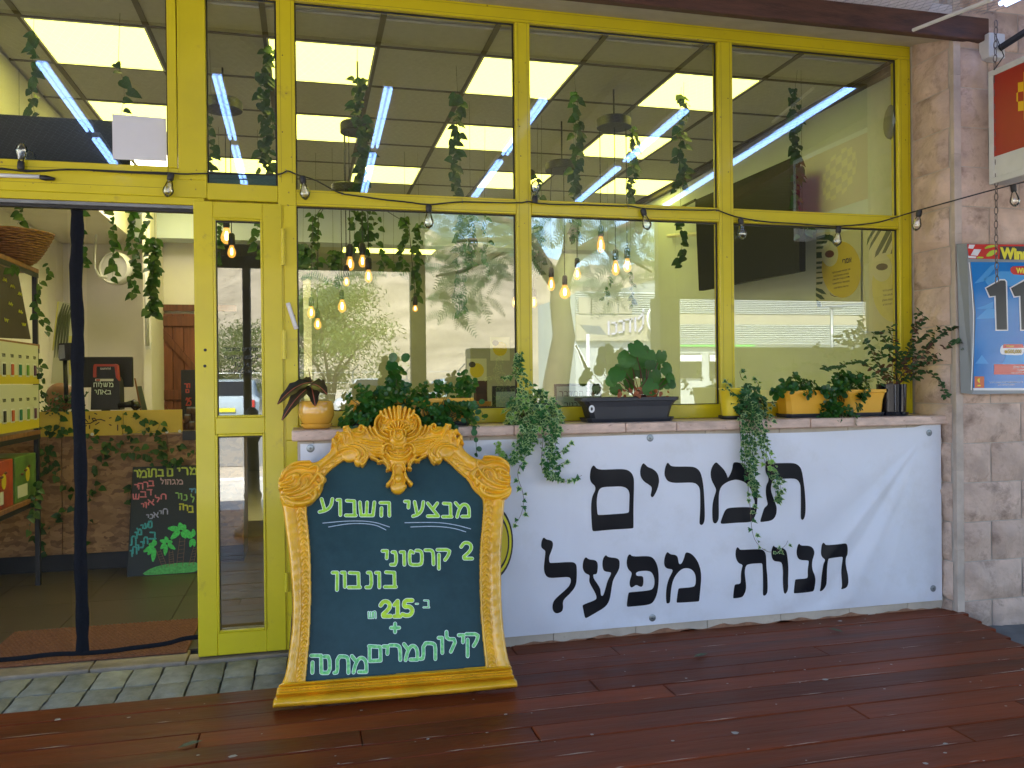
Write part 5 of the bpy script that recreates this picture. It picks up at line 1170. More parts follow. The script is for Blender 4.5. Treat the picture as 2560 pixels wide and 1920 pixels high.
GAR = [(84,84,285,.75,'garland with round leaves at the far left above the dark signboard',1,30,.060),(300,160,290,.6,'light green trailing sprig just above the white square sheet',.5,12,.07),
 (670,128,432,.9,'leafy garland hanging close behind the first mullion in the narrow pane',2,16,.060),(893,198,476,.8,'long garland with lobed leaves before the left pendant ring in the big upper pane',2,22,.060),(905,520,628,1.6,'bushy garland tuft around the glowing bulbs in the lower left window',6,42,.055),
 (1140,236,500,.95,'garland of dark leaves in the middle of the left big upper pane',1.5,18,.062),(1150,540,780,1.4,'garland hanging low in front of the reflected tree in the lower left window',2,14,.062),(1175,535,665,1.6,'second garland beside the long one before the reflected tree',2,12,.060),(1214,536,700,2.0,'thin garland close to the second mullion in the lower left window',1.5,9,.055),
 (1435,230,500,.95,'garland left of the round pendant ring in the middle upper pane',1.5,16,.062),(1345,440,500,2.0,'short garland at the foot of the middle upper pane by the second mullion',1.5,14,.06),(1355,540,688,1.8,'bushy garland just right of the second mullion in the lower middle window',3,24,.058),(1435,540,600,1.4,'short garland sprig around the amber bulb cord in the lower middle window',2,12,.06),
 (1576,312,508,1.4,'garland crossing the lit panel right of the round pendant ring',1.5,12,.060),(1709,243,474,.9,'garland at the right end of the middle upper pane',1.5,14,.062),(1705,558,668,1.0,'curling sprig of big leaves left of the television',1,16,.065),
 (1993,222,525,.55,'garland with dark leaves in front of the right inner wall',1.8,13,.062),(2005,565,592,.55,'tip of a garland at the top of the right lower window',1.2,16,.06),
 (790,536,680,3.2,'garland at the left edge of the lower left window',2.2,22,.075),(832,632,705,3.0,'bushy dark garland end left of the hanging bulbs',5,20,.07),(1012,543,690,3.0,'garland in front of the pale beam in the lower left window',2.4,14,.07),(1045,562,750,3.0,'garland by the reflected porch post in the lower left window',2.6,14,.07),(960,625,690,4.6,'thin garland deep inside below the beam',1.5,10,.085),(985,650,688,4.6,'short thin garland deep inside beside the post',1.5,10,.085),(760,612,690,4.6,'dense garland deep inside at the window edge',4,24,.085),
 (1520,690,760,3.0,'sparse garland tip over the reflected building',1,18,.06),(1578,680,765,2.6,'sparse garland tip near the reflected round sign',1,8,.06),
 (525,290,430,1.0,'leaf sprig at the left edge of the narrow pane',.8,8,.065),(548,552,660,2.6,'garland in the upper pane of the glazed door',1.5,10,.075),(645,552,650,2.6,'garland at the right edge of the door pane',1.2,5,.075),
 (50,495,560,1.6,'sprig of leaves hanging over the wicker basket',1,18,.060),(282,498,700,3.0,'garland in the doorway before the white fan',1.5,16,.075),(330,500,735,3.2,'garland in the middle of the doorway',2.2,16,.075),(365,520,640,3.4,'garland starting at the ceiling corner seen in the doorway',1.6,16,.08),(385,600,785,3.4,'densest garland in the doorway ending over the wooden door',5,18,.075),(207,520,670,2.6,'thin garland just right of the dark blue strap',1.5,8,.07)]
for (px, yt, yb, yy, lab, de, wd, sz) in GAR: garland(px, yt, yb, yy, lab, de*(1.5 if yy < 1.5 and de >= 1.5 else 1), wd, sz)
# ------------------------------------------------------------------ pendant clusters
M['bulbglass'] = glassmat('clear_bulb_glass', .10, (.97,.95,.9)); M['amber'] = glow('warm_bulb', (1,.55,.16), 9); M['amberhot'] = glow('filament', (1,.62,.22), 3.5)
def bulb(mb_parent, p, r, ln, warm=True, up=False, gl='amber'):
    s = -1 if not up else 1
    prof = [(r*.42,0),(r*.5,s*ln*.15),(r*.85,s*ln*.40),(r,s*ln*.62),(r*.86,s*ln*.82),(r*.5,s*ln*.96),(r*.12,s*ln)]
    MB().lathe(prof, p, 14).build('bulb_glass', M['bulbamber'] if warm else M['bulbglass'], mb_parent, smooth=True)
    if warm: MB().lathe([(r*.20,s*ln*.25),(r*.34,s*ln*.5),(r*.26,s*ln*.75),(.001,s*ln*.80)], p, 10).build('filament', M['amberhot'], mb_parent, smooth=True)
M['bulbamber'] = bpy.data.materials.new('amber_bulb_glass'); M['bulbamber'].use_nodes = True
t = M['bulbamber'].node_tree; t.nodes.clear(); tr = t.nodes.new('ShaderNodeBsdfTransparent'); em = t.nodes.new('ShaderNodeEmission'); em.inputs[0].default_value = (1,.42,.06,1); em.inputs[1].default_value = .5; ad = t.nodes.new('ShaderNodeMixShader'); ad.inputs[0].default_value = .35
t.links.new(tr.outputs[0], ad.inputs[1]); t.links.new(em.outputs[0], ad.inputs[2]); o_ = t.nodes.new('ShaderNodeOutputMaterial'); t.links.new(ad.outputs[0], o_.inputs[0])
def cluster(rose, yy, bulbs, label, rr_=.11):
    c = FY(rose[0], rose[1], yy); r = tag(empty('pendant_cluster', (c.x,yy,CZ)), label, 'pendant lamp', 'black pendant clusters with glowing bulbs')
    zc = c.z-CZ
    MB().lathe([(rr_,-.02),(rr_,.035),(rr_*.9,.045)], (0,0,zc), 24).build('ceiling_rose', M['black'], r, smooth=True, auto=40)
    mb = MB(); mb.tube([(0,0,zc+.04),(0,0,0)], .006, 6); mb.build('rod', M['black'], r)
    for (px, py, rad, ln) in bulbs:
        dy = RL.uniform(-.08,.08); p = FY(px, py, yy+dy); q = Vector((p.x-c.x, dy, p.z-CZ)); d = Vector((q.x,q.y)); 
        e = Vector((d.x,d.y)); 
        if e.length > rr_*.9: e = e.normalized()*rr_*.9
        MB().tube([(e.x,e.y,zc-.02),(q.x*.9+e.x*.1,q.y,zc-.25),(q.x,q.y,q.z+.075)], .0032, 5).build('cord', M['black'], r)
        MB().lathe([(.014,.072),(.020,.060),(.021,.004),(.017,-.004)], q, 12).build('socket', M['black'], r, smooth=True, auto=40)
        bulb(r, q, rad*.72, ln*.82)
cluster((895,325), 1.0, [(875,640,.036,.11),(906,636,.034,.10),(921,673,.033,.10),(866,692,.026,.07)], 'black round pendant ring with the brightest bulbs in the left window')
cluster((862,474), 2.6, [(778,765,.042,.12),(794,795,.040,.11),(855,748,.045,.13),(1038,762,.032,.07)], 'black pendant ring at the foot of the left upper pane with dim bulbs further back')
cluster((1405,421), 1.9, [(1378,692,.040,.13),(1412,712,.060,.13),(1443,668,.040,.12)], 'black pendant ring right of the second mullion with a big clear globe', .13)
cluster((1535,312), 1.15, [(1502,590,.040,.14),(1539,650,.038,.13),(1568,645,.038,.12)], 'black pendant ring in the centre of the middle upper pane with three amber bulbs', .12)
cluster((557,268), 1.3, [(566,568,.050,.13),(579,612,.036,.10)], 'pendant ring in the narrow pane with two round bulbs seen in the glazed door', .12)
cluster((1310,440), 3.0, [(1287,742,.038,.12),(1335,742,.038,.12)], 'pendant ring hidden behind the second mullion with one bulb on each side of it', .10)
# ------------------------------------------------------------------ televisions on the right wall
def slab4(name, pts, th, m, parent, inset=None):
    """quad given by 4 world points, extruded away from the camera"""
    P_ = [Vector(p) for p in pts]; n = (P_[1]-P_[0]).cross(P_[3]-P_[0]).normalized()
    if n.dot(P_[0]-CAM) < 0: n = -n
    return MB().add(P_+[p+n*th for p in P_], [(0,1,2,3),(7,6,5,4),(0,4,5,1),(1,5,6,2),(2,6,7,3),(3,7,4,0)]).build(name, m, parent)
tv = tag(empty('television'), 'large black wall television tilted on the right inner wall above the poster', 'television')
q = [FX(1740,558,3.52), FX(1998,545,3.44), FX(1998,678,3.44), FX(1747,727,3.52)]
M['tvcase'] = mat('tv_case', (.006,.006,.007), .6, spec=.15); slab4('casing', q, .05, M['tvcase'], tv)
def shrink(q, k, off=.004):
    c = sum((Vector(p) for p in q), Vector())/4; d = (CAM-c).normalized(); return [c+(Vector(p)-c)*k+d*off for p in q]
M['screen'] = mat('tv_screen', (.003,.004,.006), .5, spec=.12)
slab4('screen', shrink(q, .95), .002, M['screen'], tv)
MB().tube([FX(1670,590,3.66), FX(1745,585,3.6)], .02, 8).build('wall_bracket', M['white'], tv)
tv2 = tag(empty('television'), 'dark menu television above the tilted one, partly behind the third mullion', 'television')
q = [FX(1738,500,3.58), FX(1984,392,3.46), FX(1984,556,3.46), FX(1738,550,3.58)]
slab4('casing', q, .05, M['tvcase'], tv2); slab4('screen', shrink(q, .94), .002, M['screen'], tv2)
MB().tube([FX(1738,500,3.62), FX(1700,520,3.68)], .015, 6).build('arm', M['black'], tv2)
M['ventgrey'] = mat('pale_green_plastic', (.22,.25,.22), .6)
sp = tag(empty('wall_ventilator', FX(2218,302,3.62)), 'pale round ventilator housing high on the right inner wall', 'ventilator')
MB().lathe([(.005,.004),(.085,.0),(.105,.012),(.112,.03),(.112,.16)], (0,0,0), 28, mtx=Matrix.Rotation(math.radians(97),4,'Y')).build('housing', M['ventgrey'], sp, smooth=True, auto=50); sp.scale = (.8,.42,1)
# ------------------------------------------------------------------ date posters on the right inner wall
M['pyel'] = mat('poster_yellow', (.66,.52,.02), .4); M['pyel2'] = mat('poster_pale_yellow', (.66,.62,.20), .4); M['pgreen'] = mat('poster_green', (.015,.06,.025), .5); M['poster'] = mat('poster_white', (.62,.62,.55), .5); M['date'] = mat('date_brown', (.12,.03,.015), .4); M['date2'] = mat('date_dark', (.045,.035,.022), .4)
PX = XR_-.012
WALLR = Matrix(((0,0,-1,0),(-1,0,0,0),(0,1,0,0),(0,0,0,1)))   # local x -> -y, y -> z, normal -> -x
def wp(px, py, x=PX): p = FX(px, py, x); return Vector((min(-p.y, -.305), p.z))
g7 = cr(1850,560,4.879)
def flat(poly, name, m, parent, k, smooth=0, org=None, crop=g7):
    P_ = [wp(*crop(*p)) for p in poly]
    if smooth: P_ = [Vector(p) for p in chaikin([tuple(p) for p in P_], smooth)]
    return MB().prism([(p.x,p.y) for p in P_], lambda a,b,d: (PX-d, -a, b), .001*k, .001*k+.0008).build(name, m, parent)
def ell(cx, cy, rx, ry, n=28, tilt=0): return [(cx+rx*math.cos(t)*math.cos(tilt)-ry*math.sin(t)*math.sin(tilt), cy+rx*math.cos(t)*math.sin(tilt)+ry*math.sin(t)*math.cos(tilt)) for t in [k*2*math.pi/n for k in range(n)]]
po = tag(empty('date_poster'), 'wall poster with yellow oval, palm leaf stripes and a brown date, headed in Hebrew', 'poster')
flat([(930,110),(1480,60),(1480,960),(930,1020)], 'sheet', M['poster'], po, 1)
for (a, b) in (((935,165),(1060,130)),): pass
for k, (y0, y1) in enumerate(((150,190),(205,245),(265,305),(335,420),(450,490),(510,550),(575,605),(640,670),(700,740))):
    flat([(935,y0+ (10 if k else 15)),(1070-max(0,k-1)*8,y0-(5 if k < 2 else -2)),(1060-max(0,k-1)*8,y1-8),(935,y1)], 'leaf_stripe', M['pgreen'], po, 2)
flat([(935,160),(1050,125),(1130,150),(1205,235),(1150,240),(1080,195),(935,190)], 'leaf_stripe', M['pgreen'], po, 2.2)
flat([(1030,150),(1100,125),(1160,160),(1130,170)], 'leaf_stripe', M['pgreen'], po, 2.1)
for (p) in ([(930,775),(1010,800),(1060,860),(1000,850),(930,810)],[(930,840),(1000,870),(1040,920),(990,920),(930,880)],[(935,920),(985,950),(1000,1010),(945,1015)]): flat(p, 'leaf_stripe', M['pgreen'], po, 2.2)
flat(ell(1243,555,240,345,36,-.06), 'yellow_oval', M['pyel'], po, 3); flat(ell(1103,368,100,150), 'white_oval', M['poster'], po, 4); flat(ell(1100,366,56,45,20,-.2), 'date_print', M['date'], po, 5)
def wtext(s, px, py, size, par, m, crop=g7, x=PX, bold=0, k=5):
    p = FX(*crop(px,py), x); return text_mesh(s, size, 'lettering', m, par, Matrix.Translation((x-.001*k,p.y,p.z)) @ WALLR, bold=bold, ext=.0002)
wtext('אמרי', 1310, 448, .052, po, M['ink'], bold=.0012)
for s, y in (('תמר מזן אמרי (Amari) במקור',565),('ממצרים, מיוצא של מטעי',612),('גידולים בבקעת הירדן, ומגיע',655),('בטעם עשיר כקרמל ומתובל',705),('ואף אגוזי, ארומתי ומענג',760)): wtext(s, 1240, y+8, .0175, po, M['ink'])
flat([(1098,830),(1120,860),(1160,880),(1220,880),(1160,888),(1115,868)], 'smile_mark', M['date'], po, 5)
po2 = tag(empty('date_poster'), 'pale yellow wall poster with dark date and palm leaves near the window edge', 'poster')
flat([(1500,60),(1990,20),(1990,1290),(1500,1310)], 'sheet', M['poster'], po2, 1)
for p in ([(1620,75),(1660,75),(1590,180),(1550,265),(1560,180)],[(1690,75),(1730,75),(1640,220),(1575,325),(1600,230)],[(1790,80),(1850,90),(1740,290),(1635,465),(1660,340)],[(1850,100),(1900,110),(1780,350),(1735,360)],[(1900,150),(1940,200),(1870,380),(1830,395)]): flat(p, 'palm_leaf_print', M['pgreen'], po2, 2)
flat(ell(1880,780,265,420,32,-.05)[:], 'yellow_oval', M['pyel2'], po2, 3); flat(ell(1735,535,122,168), 'white_oval', M['poster'], po2, 4); flat(ell(1740,523,72,42,20,-.1), 'date_print', M['date2'], po2, 5)
for s, y in (('חיאני (Hayany) במקור',800),('עם אדום-חום, נאכל',860),('צהוב בהקפאה ומומלץ',920),('שנמצא לזנים אחרים',975)): wtext(s, 1840, y, .017, po2, M['ink'])
# small posters on the back wall and things on the inner ledge
for (px, py, lab) in ((1192,926,'small yellow oval poster on the back wall left of the second mullion'),(1250,872,'small yellow poster high on the back wall beside the second mullion'),(1402,925,'small yellow rounded poster on the back wall right of the ivy'),(1350,825,'small yellow oval poster on the back wall beside the second mullion, upper one'),(1560,890,'yellow date poster on the back wall behind the geranium')):
    p = FY(px, py, BK-.012); r = tag(empty('small_poster', tuple(p)), lab, 'poster'); s = .20
    boxo('sheet', (-s*.85,-.003,-s), (s*.85,.006,s), M['poster'], r); MB().prism(ell(0,0,s*.62,s*.62,20), lambda a,b,d: (a,d,b), -.005, -.003).build('oval', M['pyel'], r); MB().prism(ell(-.08,.10,.06,.05,14), lambda a,b,d: (a,d,b), -.008, -.006).build('date_print', M['date2'], r)
M['teal'] = mat('pale_teal_card', (.33,.45,.42), .5); 
r = tag(empty('ledge_card', FY(1260,1000,.62)), 'pale teal card in a black frame standing on the inner ledge left of the ivy', 'card'); boxo('frame', (-.07,0,-.11), (.085,.02,.085), M['black'], r); boxo('card', (-.05,-.003,-.10), (.075,-.001,.05), M['teal'], r)
r = tag(empty('ledge_sign', FY(1442,1000,.62)), 'pale green board with handwritten Hebrew in a black frame behind the anthracite trough', 'sign'); boxo('frame', (-.14,0,-.10), (.16,.02,.10), M['black'], r); boxo('card', (-.13,-.003,-.10), (.15,-.001,.085), M['teal'], r)
for s, z in (('ישיר המדבר',.04),('תלה בגיר',-.03)): text_mesh(s, .055, 'lettering', M['ink'], r, Matrix.Translation((.02,-.004,z)) @ FACE)
r = tag(empty('ledge_boxes', FY(1200,1010,.64)), 'dark snack boxes with orange edges stacked on the inner ledge behind the trough planter', 'boxes')
boxo('box', (-.10,0,-.06), (.09,.08,-.015), M['brownbeam'], r); boxo('box', (-.09,.0,-.013), (.07,.08,.015), mat('orange_box', (.55,.25,.02), .5), r); boxo('box', (-.02,.02,.017), (.05,.08,.14), M['brownbeam'], r); boxo('label', (-.06,-.002,-.05), (-.02,-.0005,-.03), M['white'], r)
# dark signboard and white square sheet in the upper left pane
r = tag(empty('dark_signboard', (-1.6,.33,2.6)), 'dark blue green signboard leaning inside the upper left pane', 'signboard')
p = FY(245,300,.36); q = FY(-300,296,.36); z0 = FY(100,402,.36).z
boxo('board', (q.x+1.6,.03,z0-2.6), (p.x+1.75,.045,p.z-2.6), mat('navy_board', (.008,.020,.028), .3, coat=.3), r)
r = tag(empty('white_sheet', (0,GY-.006,0)), 'blank white square sheet stuck in the corner of the upper left pane', 'sheet'); a = FY(280,284,GY-.01); b = FY(417,404,GY-.01)
MB().add([(a.x,0,b.z),(b.x,0,b.z+.002),(b.x-.001,0,a.z-.006),(a.x-.001,0,a.z)], [(0,1,2,3)]).build('paper', mat('white_sheet', (.66,.66,.70), .6, var=.03, vscale=6), r)

# ------------------------------------------------------------------ DOORWAY: counter and what stands on it
CY = 2.60
def c5d(x, y): return (0+x/2.0736, 1000+y/2.0736)
def P5(x, y, yy=CY): return FY(*c5d(x,y), yy)
def osb(name):
    m, t, p = new_mat(name); N = t.nodes.new; L = t.links.new; tc = N('ShaderNodeTexCoord'); mp = N('ShaderNodeMapping'); mp.inputs['Scale'].default_value = (1,1,2.6); mp.inputs['Rotation'].default_value = (0,.5,0)
    v = N('ShaderNodeTexVoronoi'); v.inputs['Scale'].default_value = 17; v.inputs['Randomness'].default_value = 1; nz_ = N('ShaderNodeTexNoise'); nz_.inputs['Scale'].default_value = 9
    ad = N('ShaderNodeMixRGB'); ad.inputs[0].default_value = .15; L(tc.outputs['Object'], mp.inputs[0]); L(mp.outputs[0], ad.inputs[1]); L(nz_.outputs['Color'], ad.inputs[2]); L(ad.outputs[0], v.inputs['Vector'])
    r = N('ShaderNodeValToRGB'); r.color_ramp.elements[0].color = (.16,.075,.03,1); r.color_ramp.elements[1].color = (.48,.27,.12,1); L(v.outputs['Color'], r.inputs[0]); L(r.outputs[0], p.inputs['Base Color']); p.inputs['Roughness'].default_value = .6; return m
ct = tag(empty('shop_counter'), 'counter faced with chipboard and a yellow cut-out top panel hung with ivy', 'counter')
xr_ = P5(1015,500).x+.25; zt_ = P5(500,185).z; 
for k in range(3):
    x0 = XL_+.02+k*.74; x1 = min(x0+.735, xr_+.1); boxo('chipboard_panel', (x0,CY,.13), (x1,CY+.03,zt_), osb('chipboard') if k == 0 else bpy.data.materials['chipboard'], ct, .002)
boxo('plinth', (XL_+.02,CY+.03,0), (xr_+.1,CY+.5,.13), M['black'], ct); boxo('carcass', (XL_+.02,CY+.031,.131), (xr_+.1,CY+.55,zt_), M['brownbeam'], ct)
M['ypanel'] = mat('yellow_cut_panel', (.62,.43,.03), .5, var=.06, vscale=3)
xa, xb, xc = P5(215,60).x-.25, P5(640,60).x, P5(947,60).x; za = P5(500,185,CY-.03).z; zb = P5(600,55,CY-.03).z
boxo('yellow_panel', (xa,CY-.035,za), (xb-.004,CY-.015,zb), M['ypanel'], ct, .001); boxo('yellow_panel', (xb,CY-.037,za+.012), (xc,CY-.017,zb), M['ypanel'], ct, .001)
sc_ = Strokes(); M['cut'] = mat('cut_out_dark', (.05,.03,.012), .7)
mp3 = lambda x, y: (lambda p: (p.x, p.z))(FY(100+x/4.6075, 800+y/4.6075, CY-.036))
for pts in ([(440,1180),(520,1195),(580,1190),(650,1150),(700,1145),(748,1162)],[(650,1160),(610,1155),(600,1135),(625,1130),(640,1142)],[(525,1145),(550,1175)],[(568,1105),(568,1140)],[(505,1235),(535,1215)],[(570,1215),(572,1250)],[(640,1205),(680,1180)],[(630,1075),(655,1085)],[(635,1255),(660,1268)],[(893,1100),(893,1140)],[(895,1210),(895,1270)],[(800,1130),(820,1125)],[(800,1205),(820,1212)]):
    sc_.line(sc_.fill, [mp3(*p) for p in pts], .004, 0)
sc_.fill.v = [(a, CY-.0365-c_, b) for a, b, c_ in sc_.fill.v]; sc_.fill.build('cut_pattern', M['cut'], ct)['kind'] = 'stuff'
boxo('shelf_end', (xc+.004,CY-.06,za-.05), (xc+.33,CY+.03,za+.02), M['black'], ct); 
for (x, y) in ((478,178),(865,165),(932,162)):
    p = P5(x, y, CY-.04); MB().lathe([(.012,0),(.011,.004)], tuple(p), 12, mtx=Matrix.Rotation(math.pi/2,4,'X')).build('round_button', M['white'], ct)
# jars at the end of the counter
for k in range(6):
    p = P5(962+k*9, 55+(k%2)*25+ (k//3)*22, CY-.0); r = tag(empty('jar', (p.x,CY+.05-(k%2)*.03,zb-.16+ (k%3)*.055)), 'small dark jar at the right end of the counter, '+['leftmost front','second, lower','third','fourth, lower','fifth','rightmost'][k]+' one', 'jar', 'jars at the counter end')
    MB().lathe([(.025,0),(.027,.05),(.022,.055)], (0,0,0), 12).build('glass', M['brownstem'], r, smooth=True); MB().lathe([(.023,.055),(.023,.066)], (0,0,0), 12).build('lid', M['grey'], r)
# ivy running over the counter front
ci = Plant('counter_ivy', 'artificial ivy draped over the yellow panel and the chipboard counter front', 'ivy', (P5(500,300).x, CY-.05, P5(500,300).z))
for v in ([(300,60),(320,110),(280,160),(240,200),(250,300),(230,380)],[(160,150),(230,150),(330,160),(400,175),(470,185)],[(640,70),(640,130),(660,190)],[(680,90),(740,100),(800,110),(835,130),(800,170),(740,150),(690,180)],[(430,190),(520,205),(600,215),(680,225),(760,215),(840,230),(930,240),(1000,260)],[(500,250),(600,250),(650,275),(720,260),(800,280),(870,300),(940,325)],
 [(700,290),(760,310),(860,330),(950,330)],[(260,240),(280,320),(300,400),(340,470),(420,500),(490,490)],[(470,360),(510,350),(500,420),(490,500),(480,520)],[(390,560),(330,570),(300,610),(280,650)],[(200,640),(190,700),(200,760),(240,790)],[(450,620),(470,640)],[(680,440),(660,500),(670,540)],[(430,690),(440,800)],[(210,280),(225,350),(215,430)],[(540,230),(520,290),(530,340)],[(820,235),(830,290),(900,300)]):
    pts = [P5(x,y,CY-.05) for x,y in v]; pts = [Vector(q) for q in _sm3(pts)]; ci.stem(pts, .0014, .001)
    for p in resample(pts, .034):
        ci.leaf('heart', p+Vector((RL.uniform(-.03,.03),RL.uniform(-.02,.01),RL.uniform(-.025,.025))), (RL.uniform(-1,1),-.4,RL.uniform(-1,.4)), (RL.uniform(-.5,.5),-1,.3), RL.uniform(.035,.065))
ci.done(M['stem'])
cpn = Plant('bushy_plant', 'fuzzy green plant on the counter in front of the bald person', 'plant', (P5(330,20).x, CY, P5(330,50).z))
q = FY(155,1010,CY-.02)
for i in range(150):
    p = q+Vector((RL.uniform(-.17,.17), RL.uniform(-.05,.05), RL.uniform(-.08,.075))); cpn.leaf('oval', p, rv(1)+Vector((0,-.2,.4)), (0,-1,.5), RL.uniform(.02,.04))
cpn.done(M['stem'])
# chalkboard leaning on the counter
cbm = tag(empty('counter_chalkboard'), 'black chalkboard with coloured Hebrew words and drawn palm trees leaning on the counter', 'chalkboard')
g8 = cr(300,1130,5.025)
a = FZ(*g8(95,1570),.0); b = FZ(*g8(1000,1540),.0); b.y = a.y; tl = FY(*g8(165,190), CY-.06)
eu2 = Vector((1,0,0)); t3 = tl-a; ev2 = Vector((0,t3.y,t3.z)).normalized(); en2 = eu2.cross(ev2); en2 = en2 if en2.y < 0 else -en2
cbm.matrix_world = Matrix(((eu2.x,ev2.x,en2.x,a.x),(eu2.y,ev2.y,en2.y,a.y),(eu2.z,ev2.z,en2.z,a.z),(0,0,0,1)))
def cbp(x, y):
    r = ray(*g8(x,y)); t_ = (a-CAM).dot(en2)/r.dot(en2); p = CAM+r*t_-a; return (p.dot(eu2), p.dot(ev2))
bt = cbp(165,190); wcb = .60
MB().prism([(0,0),(wcb,0),(wcb,bt[1]),(0,bt[1])], lambda a,b,d: (a,b,d), -.015, .0).build('slate', M['ink'], cbm)
fr_ = MB(); 
for p in (((-.004,-.0,-.016),(wcb,.004,.003)),((-.004,.0041,-.016),(0.004,bt[1],.003))): fr_.box(*p)
fr_.build('edge_trim', M['black'], cbm)
CM = {k: mat('chalk_'+k, c, .8, var=.3, vscale=70) for k, c in dict(lime=(.42,.50,.10),pink=(.60,.18,.24),mauve=(.45,.30,.38),blue=(.12,.30,.55),green=(.10,.45,.16),palegreen=(.25,.45,.14),yellow=(.50,.50,.06),aqua=(.06,.35,.42),lilac=(.35,.35,.55),brown=(.22,.12,.08),bright=(.08,.62,.16)).items()}
def cword(lst, w, m, outline=False):
    s = Strokes()
    for ch, (x0,y0,x1,y1) in lst: s.glyph(ch, (x0,y0,x1,y1), cbp, w, .0015, .001, outline)
    s.fill.build('chalk_word', m, cbm, recalc=False)
    if outline: s.out.build('chalk_outline', M['chalkwhite'], cbm, recalc=False)
cword([('ר',(165,235,225,310)),('מ',(240,225,330,320)),('ו',(345,215,370,310)),('ת',(385,215,455,310)),('ב',(480,225,545,300)),('ם',(595,210,660,300)),('י',(725,205,750,240)),('ר',(780,200,850,285)),('מ',(880,195,960,280))], .0065, CM['lime'])
cword([('י',(185,410,225,440)),('ה',(230,395,290,465)),('ר',(300,380,350,440)),('ב',(360,365,425,425))], .005, CM['pink']); cword([('ש',(165,530,240,590)),('ב',(255,500,330,565)),('ד',(340,475,400,540))], .005, CM['pink'])
cword([('י',(270,650,300,690)),('ו',(315,635,335,700)),('א',(355,600,425,665)),('ל',(440,570,500,625)),('ח',(515,530,580,590))], .005, CM['pink']); cword([('ל',(510,350,550,400)),('ו',(565,350,580,405)),('ה',(595,350,640,405)),('ג',(655,350,700,405)),('מ',(715,345,785,405))], .0045, CM['mauve'])
cword([('ר',(700,515,740,580)),('ו',(755,525,780,595)),('נ',(800,540,845,605)),('ל',(890,560,935,630))], .005, CM['palegreen']); cword([('ה',(750,655,800,725)),('ר',(815,670,850,735)),('ב',(865,680,920,755))], .0055, CM['yellow'])
cword([('י',(335,790,360,820)),('נ',(375,785,415,835)),('א',(425,760,480,820)),('י',(495,740,520,775)),('ח',(540,715,600,780))], .0045, CM['lilac']); cword([('י',(875,465,905,500)),('ף',(915,460,950,500))], .005, CM['blue'])
for w_ in (([('ת',(135,1060,200,1170)),('ו',(190,1010,220,1080)),('מ',(215,960,270,1040)),('י',(265,920,290,960)),('ע',(310,900,350,960)),('ט',(360,870,400,950))],), ([('ו',(130,1240,160,1310)),('ת',(150,1190,210,1280)),('ו',(215,1170,240,1230)),('נ',(250,1130,300,1200)),('ח',(300,1070,350,1150)),('ב',(370,1010,450,1090))],)): cword(w_[0], .006, CM['aqua'])
def cpoly(pts, m, n=.0016, nm='chalk_drawing', sm=1):
    P_ = [cbp(*p) for p in pts]; P_ = chaikin(P_, sm) if sm else P_; MB().add([(x,y,n) for x,y in P_], [tuple(range(len(P_)))]).build(nm, m, cbm, recalc=False)
cpoly([(265,1545),(350,1480),(480,1430),(640,1400),(800,1390),(1000,1385),(1000,1500),(700,1530),(450,1550)], CM['green'] , .0014)
def palm(cx, cy, r, leaves, tr, n0):
    for k, (a_, l) in enumerate(leaves):
        ca, sa = math.cos(math.radians(a_)), -math.sin(math.radians(a_)); L_ = r*l; w_ = r*.30
        cpoly([(cx,cy),(cx+ca*L_*.4-sa*w_, cy+sa*L_*.4+ca*w_),(cx+ca*L_, cy+sa*L_+r*.1),(cx+ca*L_*.4+sa*w_*.8, cy+sa*L_*.4-ca*w_*.8)], CM['bright'], n0+.0001*k)
    s = Strokes()
    (x0,y0),(x1,y1),w_ = tr
    for sg in (-1,1): s.line(s.fill, [cbp(x0+sg*w_*.8,y0),cbp((x0+x1)/2+sg*w_,(y0+y1)/2),cbp(x1+sg*w_,y1)], .0016, .0015)
    for q in range(1,7): t_ = q/7; s.line(s.fill, [cbp(x0+(x1-x0)*t_-w_, y0+(y1-y0)*t_),cbp(x0+(x1-x0)*t_+w_, y0+(y1-y0)*t_-12)], .0014, .0016)
    s.fill.build('chalk_drawing', CM['brown'], cbm, recalc=False)
palm(440,1190,150,[(100,.8),(170,.6),(200,1.2),(225,1.0),(262,1.4),(150,.7)], ((480,1230),(560,1440),30), .0018); palm(590,1150,130,[(100,.9),(150,.9),(260,1.3),(330,1.1),(30,.7),(215,.9)], ((640,1240),(650,1440),28), .0026)
palm(770,990,170,[(100,.8),(165,1.2),(215,1.1),(60,.7),(350,.9),(310,.7)], ((785,1080),(750,1430),38), .0034); palm(920,1080,130,[(90,1.1),(250,1.0),(160,.8),(280,.9)], ((950,1180),(890,1430),26), .0042)
# monitor, payment kiosk, scanner, camera box on pole, books
mn = tag(empty('monitor'), 'back of a black flat monitor standing behind the counter', 'monitor'); g9 = cr(100,800,4.6075); p = FY(*g9(400,425),CY+.30); q = FY(*g9(1072,772),CY+.30)
boxo('panel', (p.x,CY+.30,q.z), (q.x,CY+.33,p.z), M['black'], mn, .006); boxo('stand', ((p.x+q.x)/2-.03,CY+.33,q.z-.25), ((p.x+q.x)/2+.03,CY+.36,q.z+.1), M['black'], mn)
ks = tag(empty('payment_terminal'), 'dark countertop terminal with a red frame and chalked Hebrew words on its back', 'terminal'); g = lambda x, y, yy=CY+.10: FY(*g9(x,y),yy)
fr = lambda a_, b_, d: (a_, CY+.10+d, b_)
def pz(pts): return [(g(x,y).x, g(x,y).z) for x,y in pts]
MB().prism(pz([(583,1035),(590,760),(600,700),(640,655),(885,655),(908,700),(915,760),(925,1035)]), fr, -.0, .16).build('body', mat('charcoal_plastic', (.018,.017,.018), .5), ks); MB().prism(pz([(655,660),(655,535),(860,535),(868,660)]), fr, -.002, .05).build('printer_head', M['black'], ks)
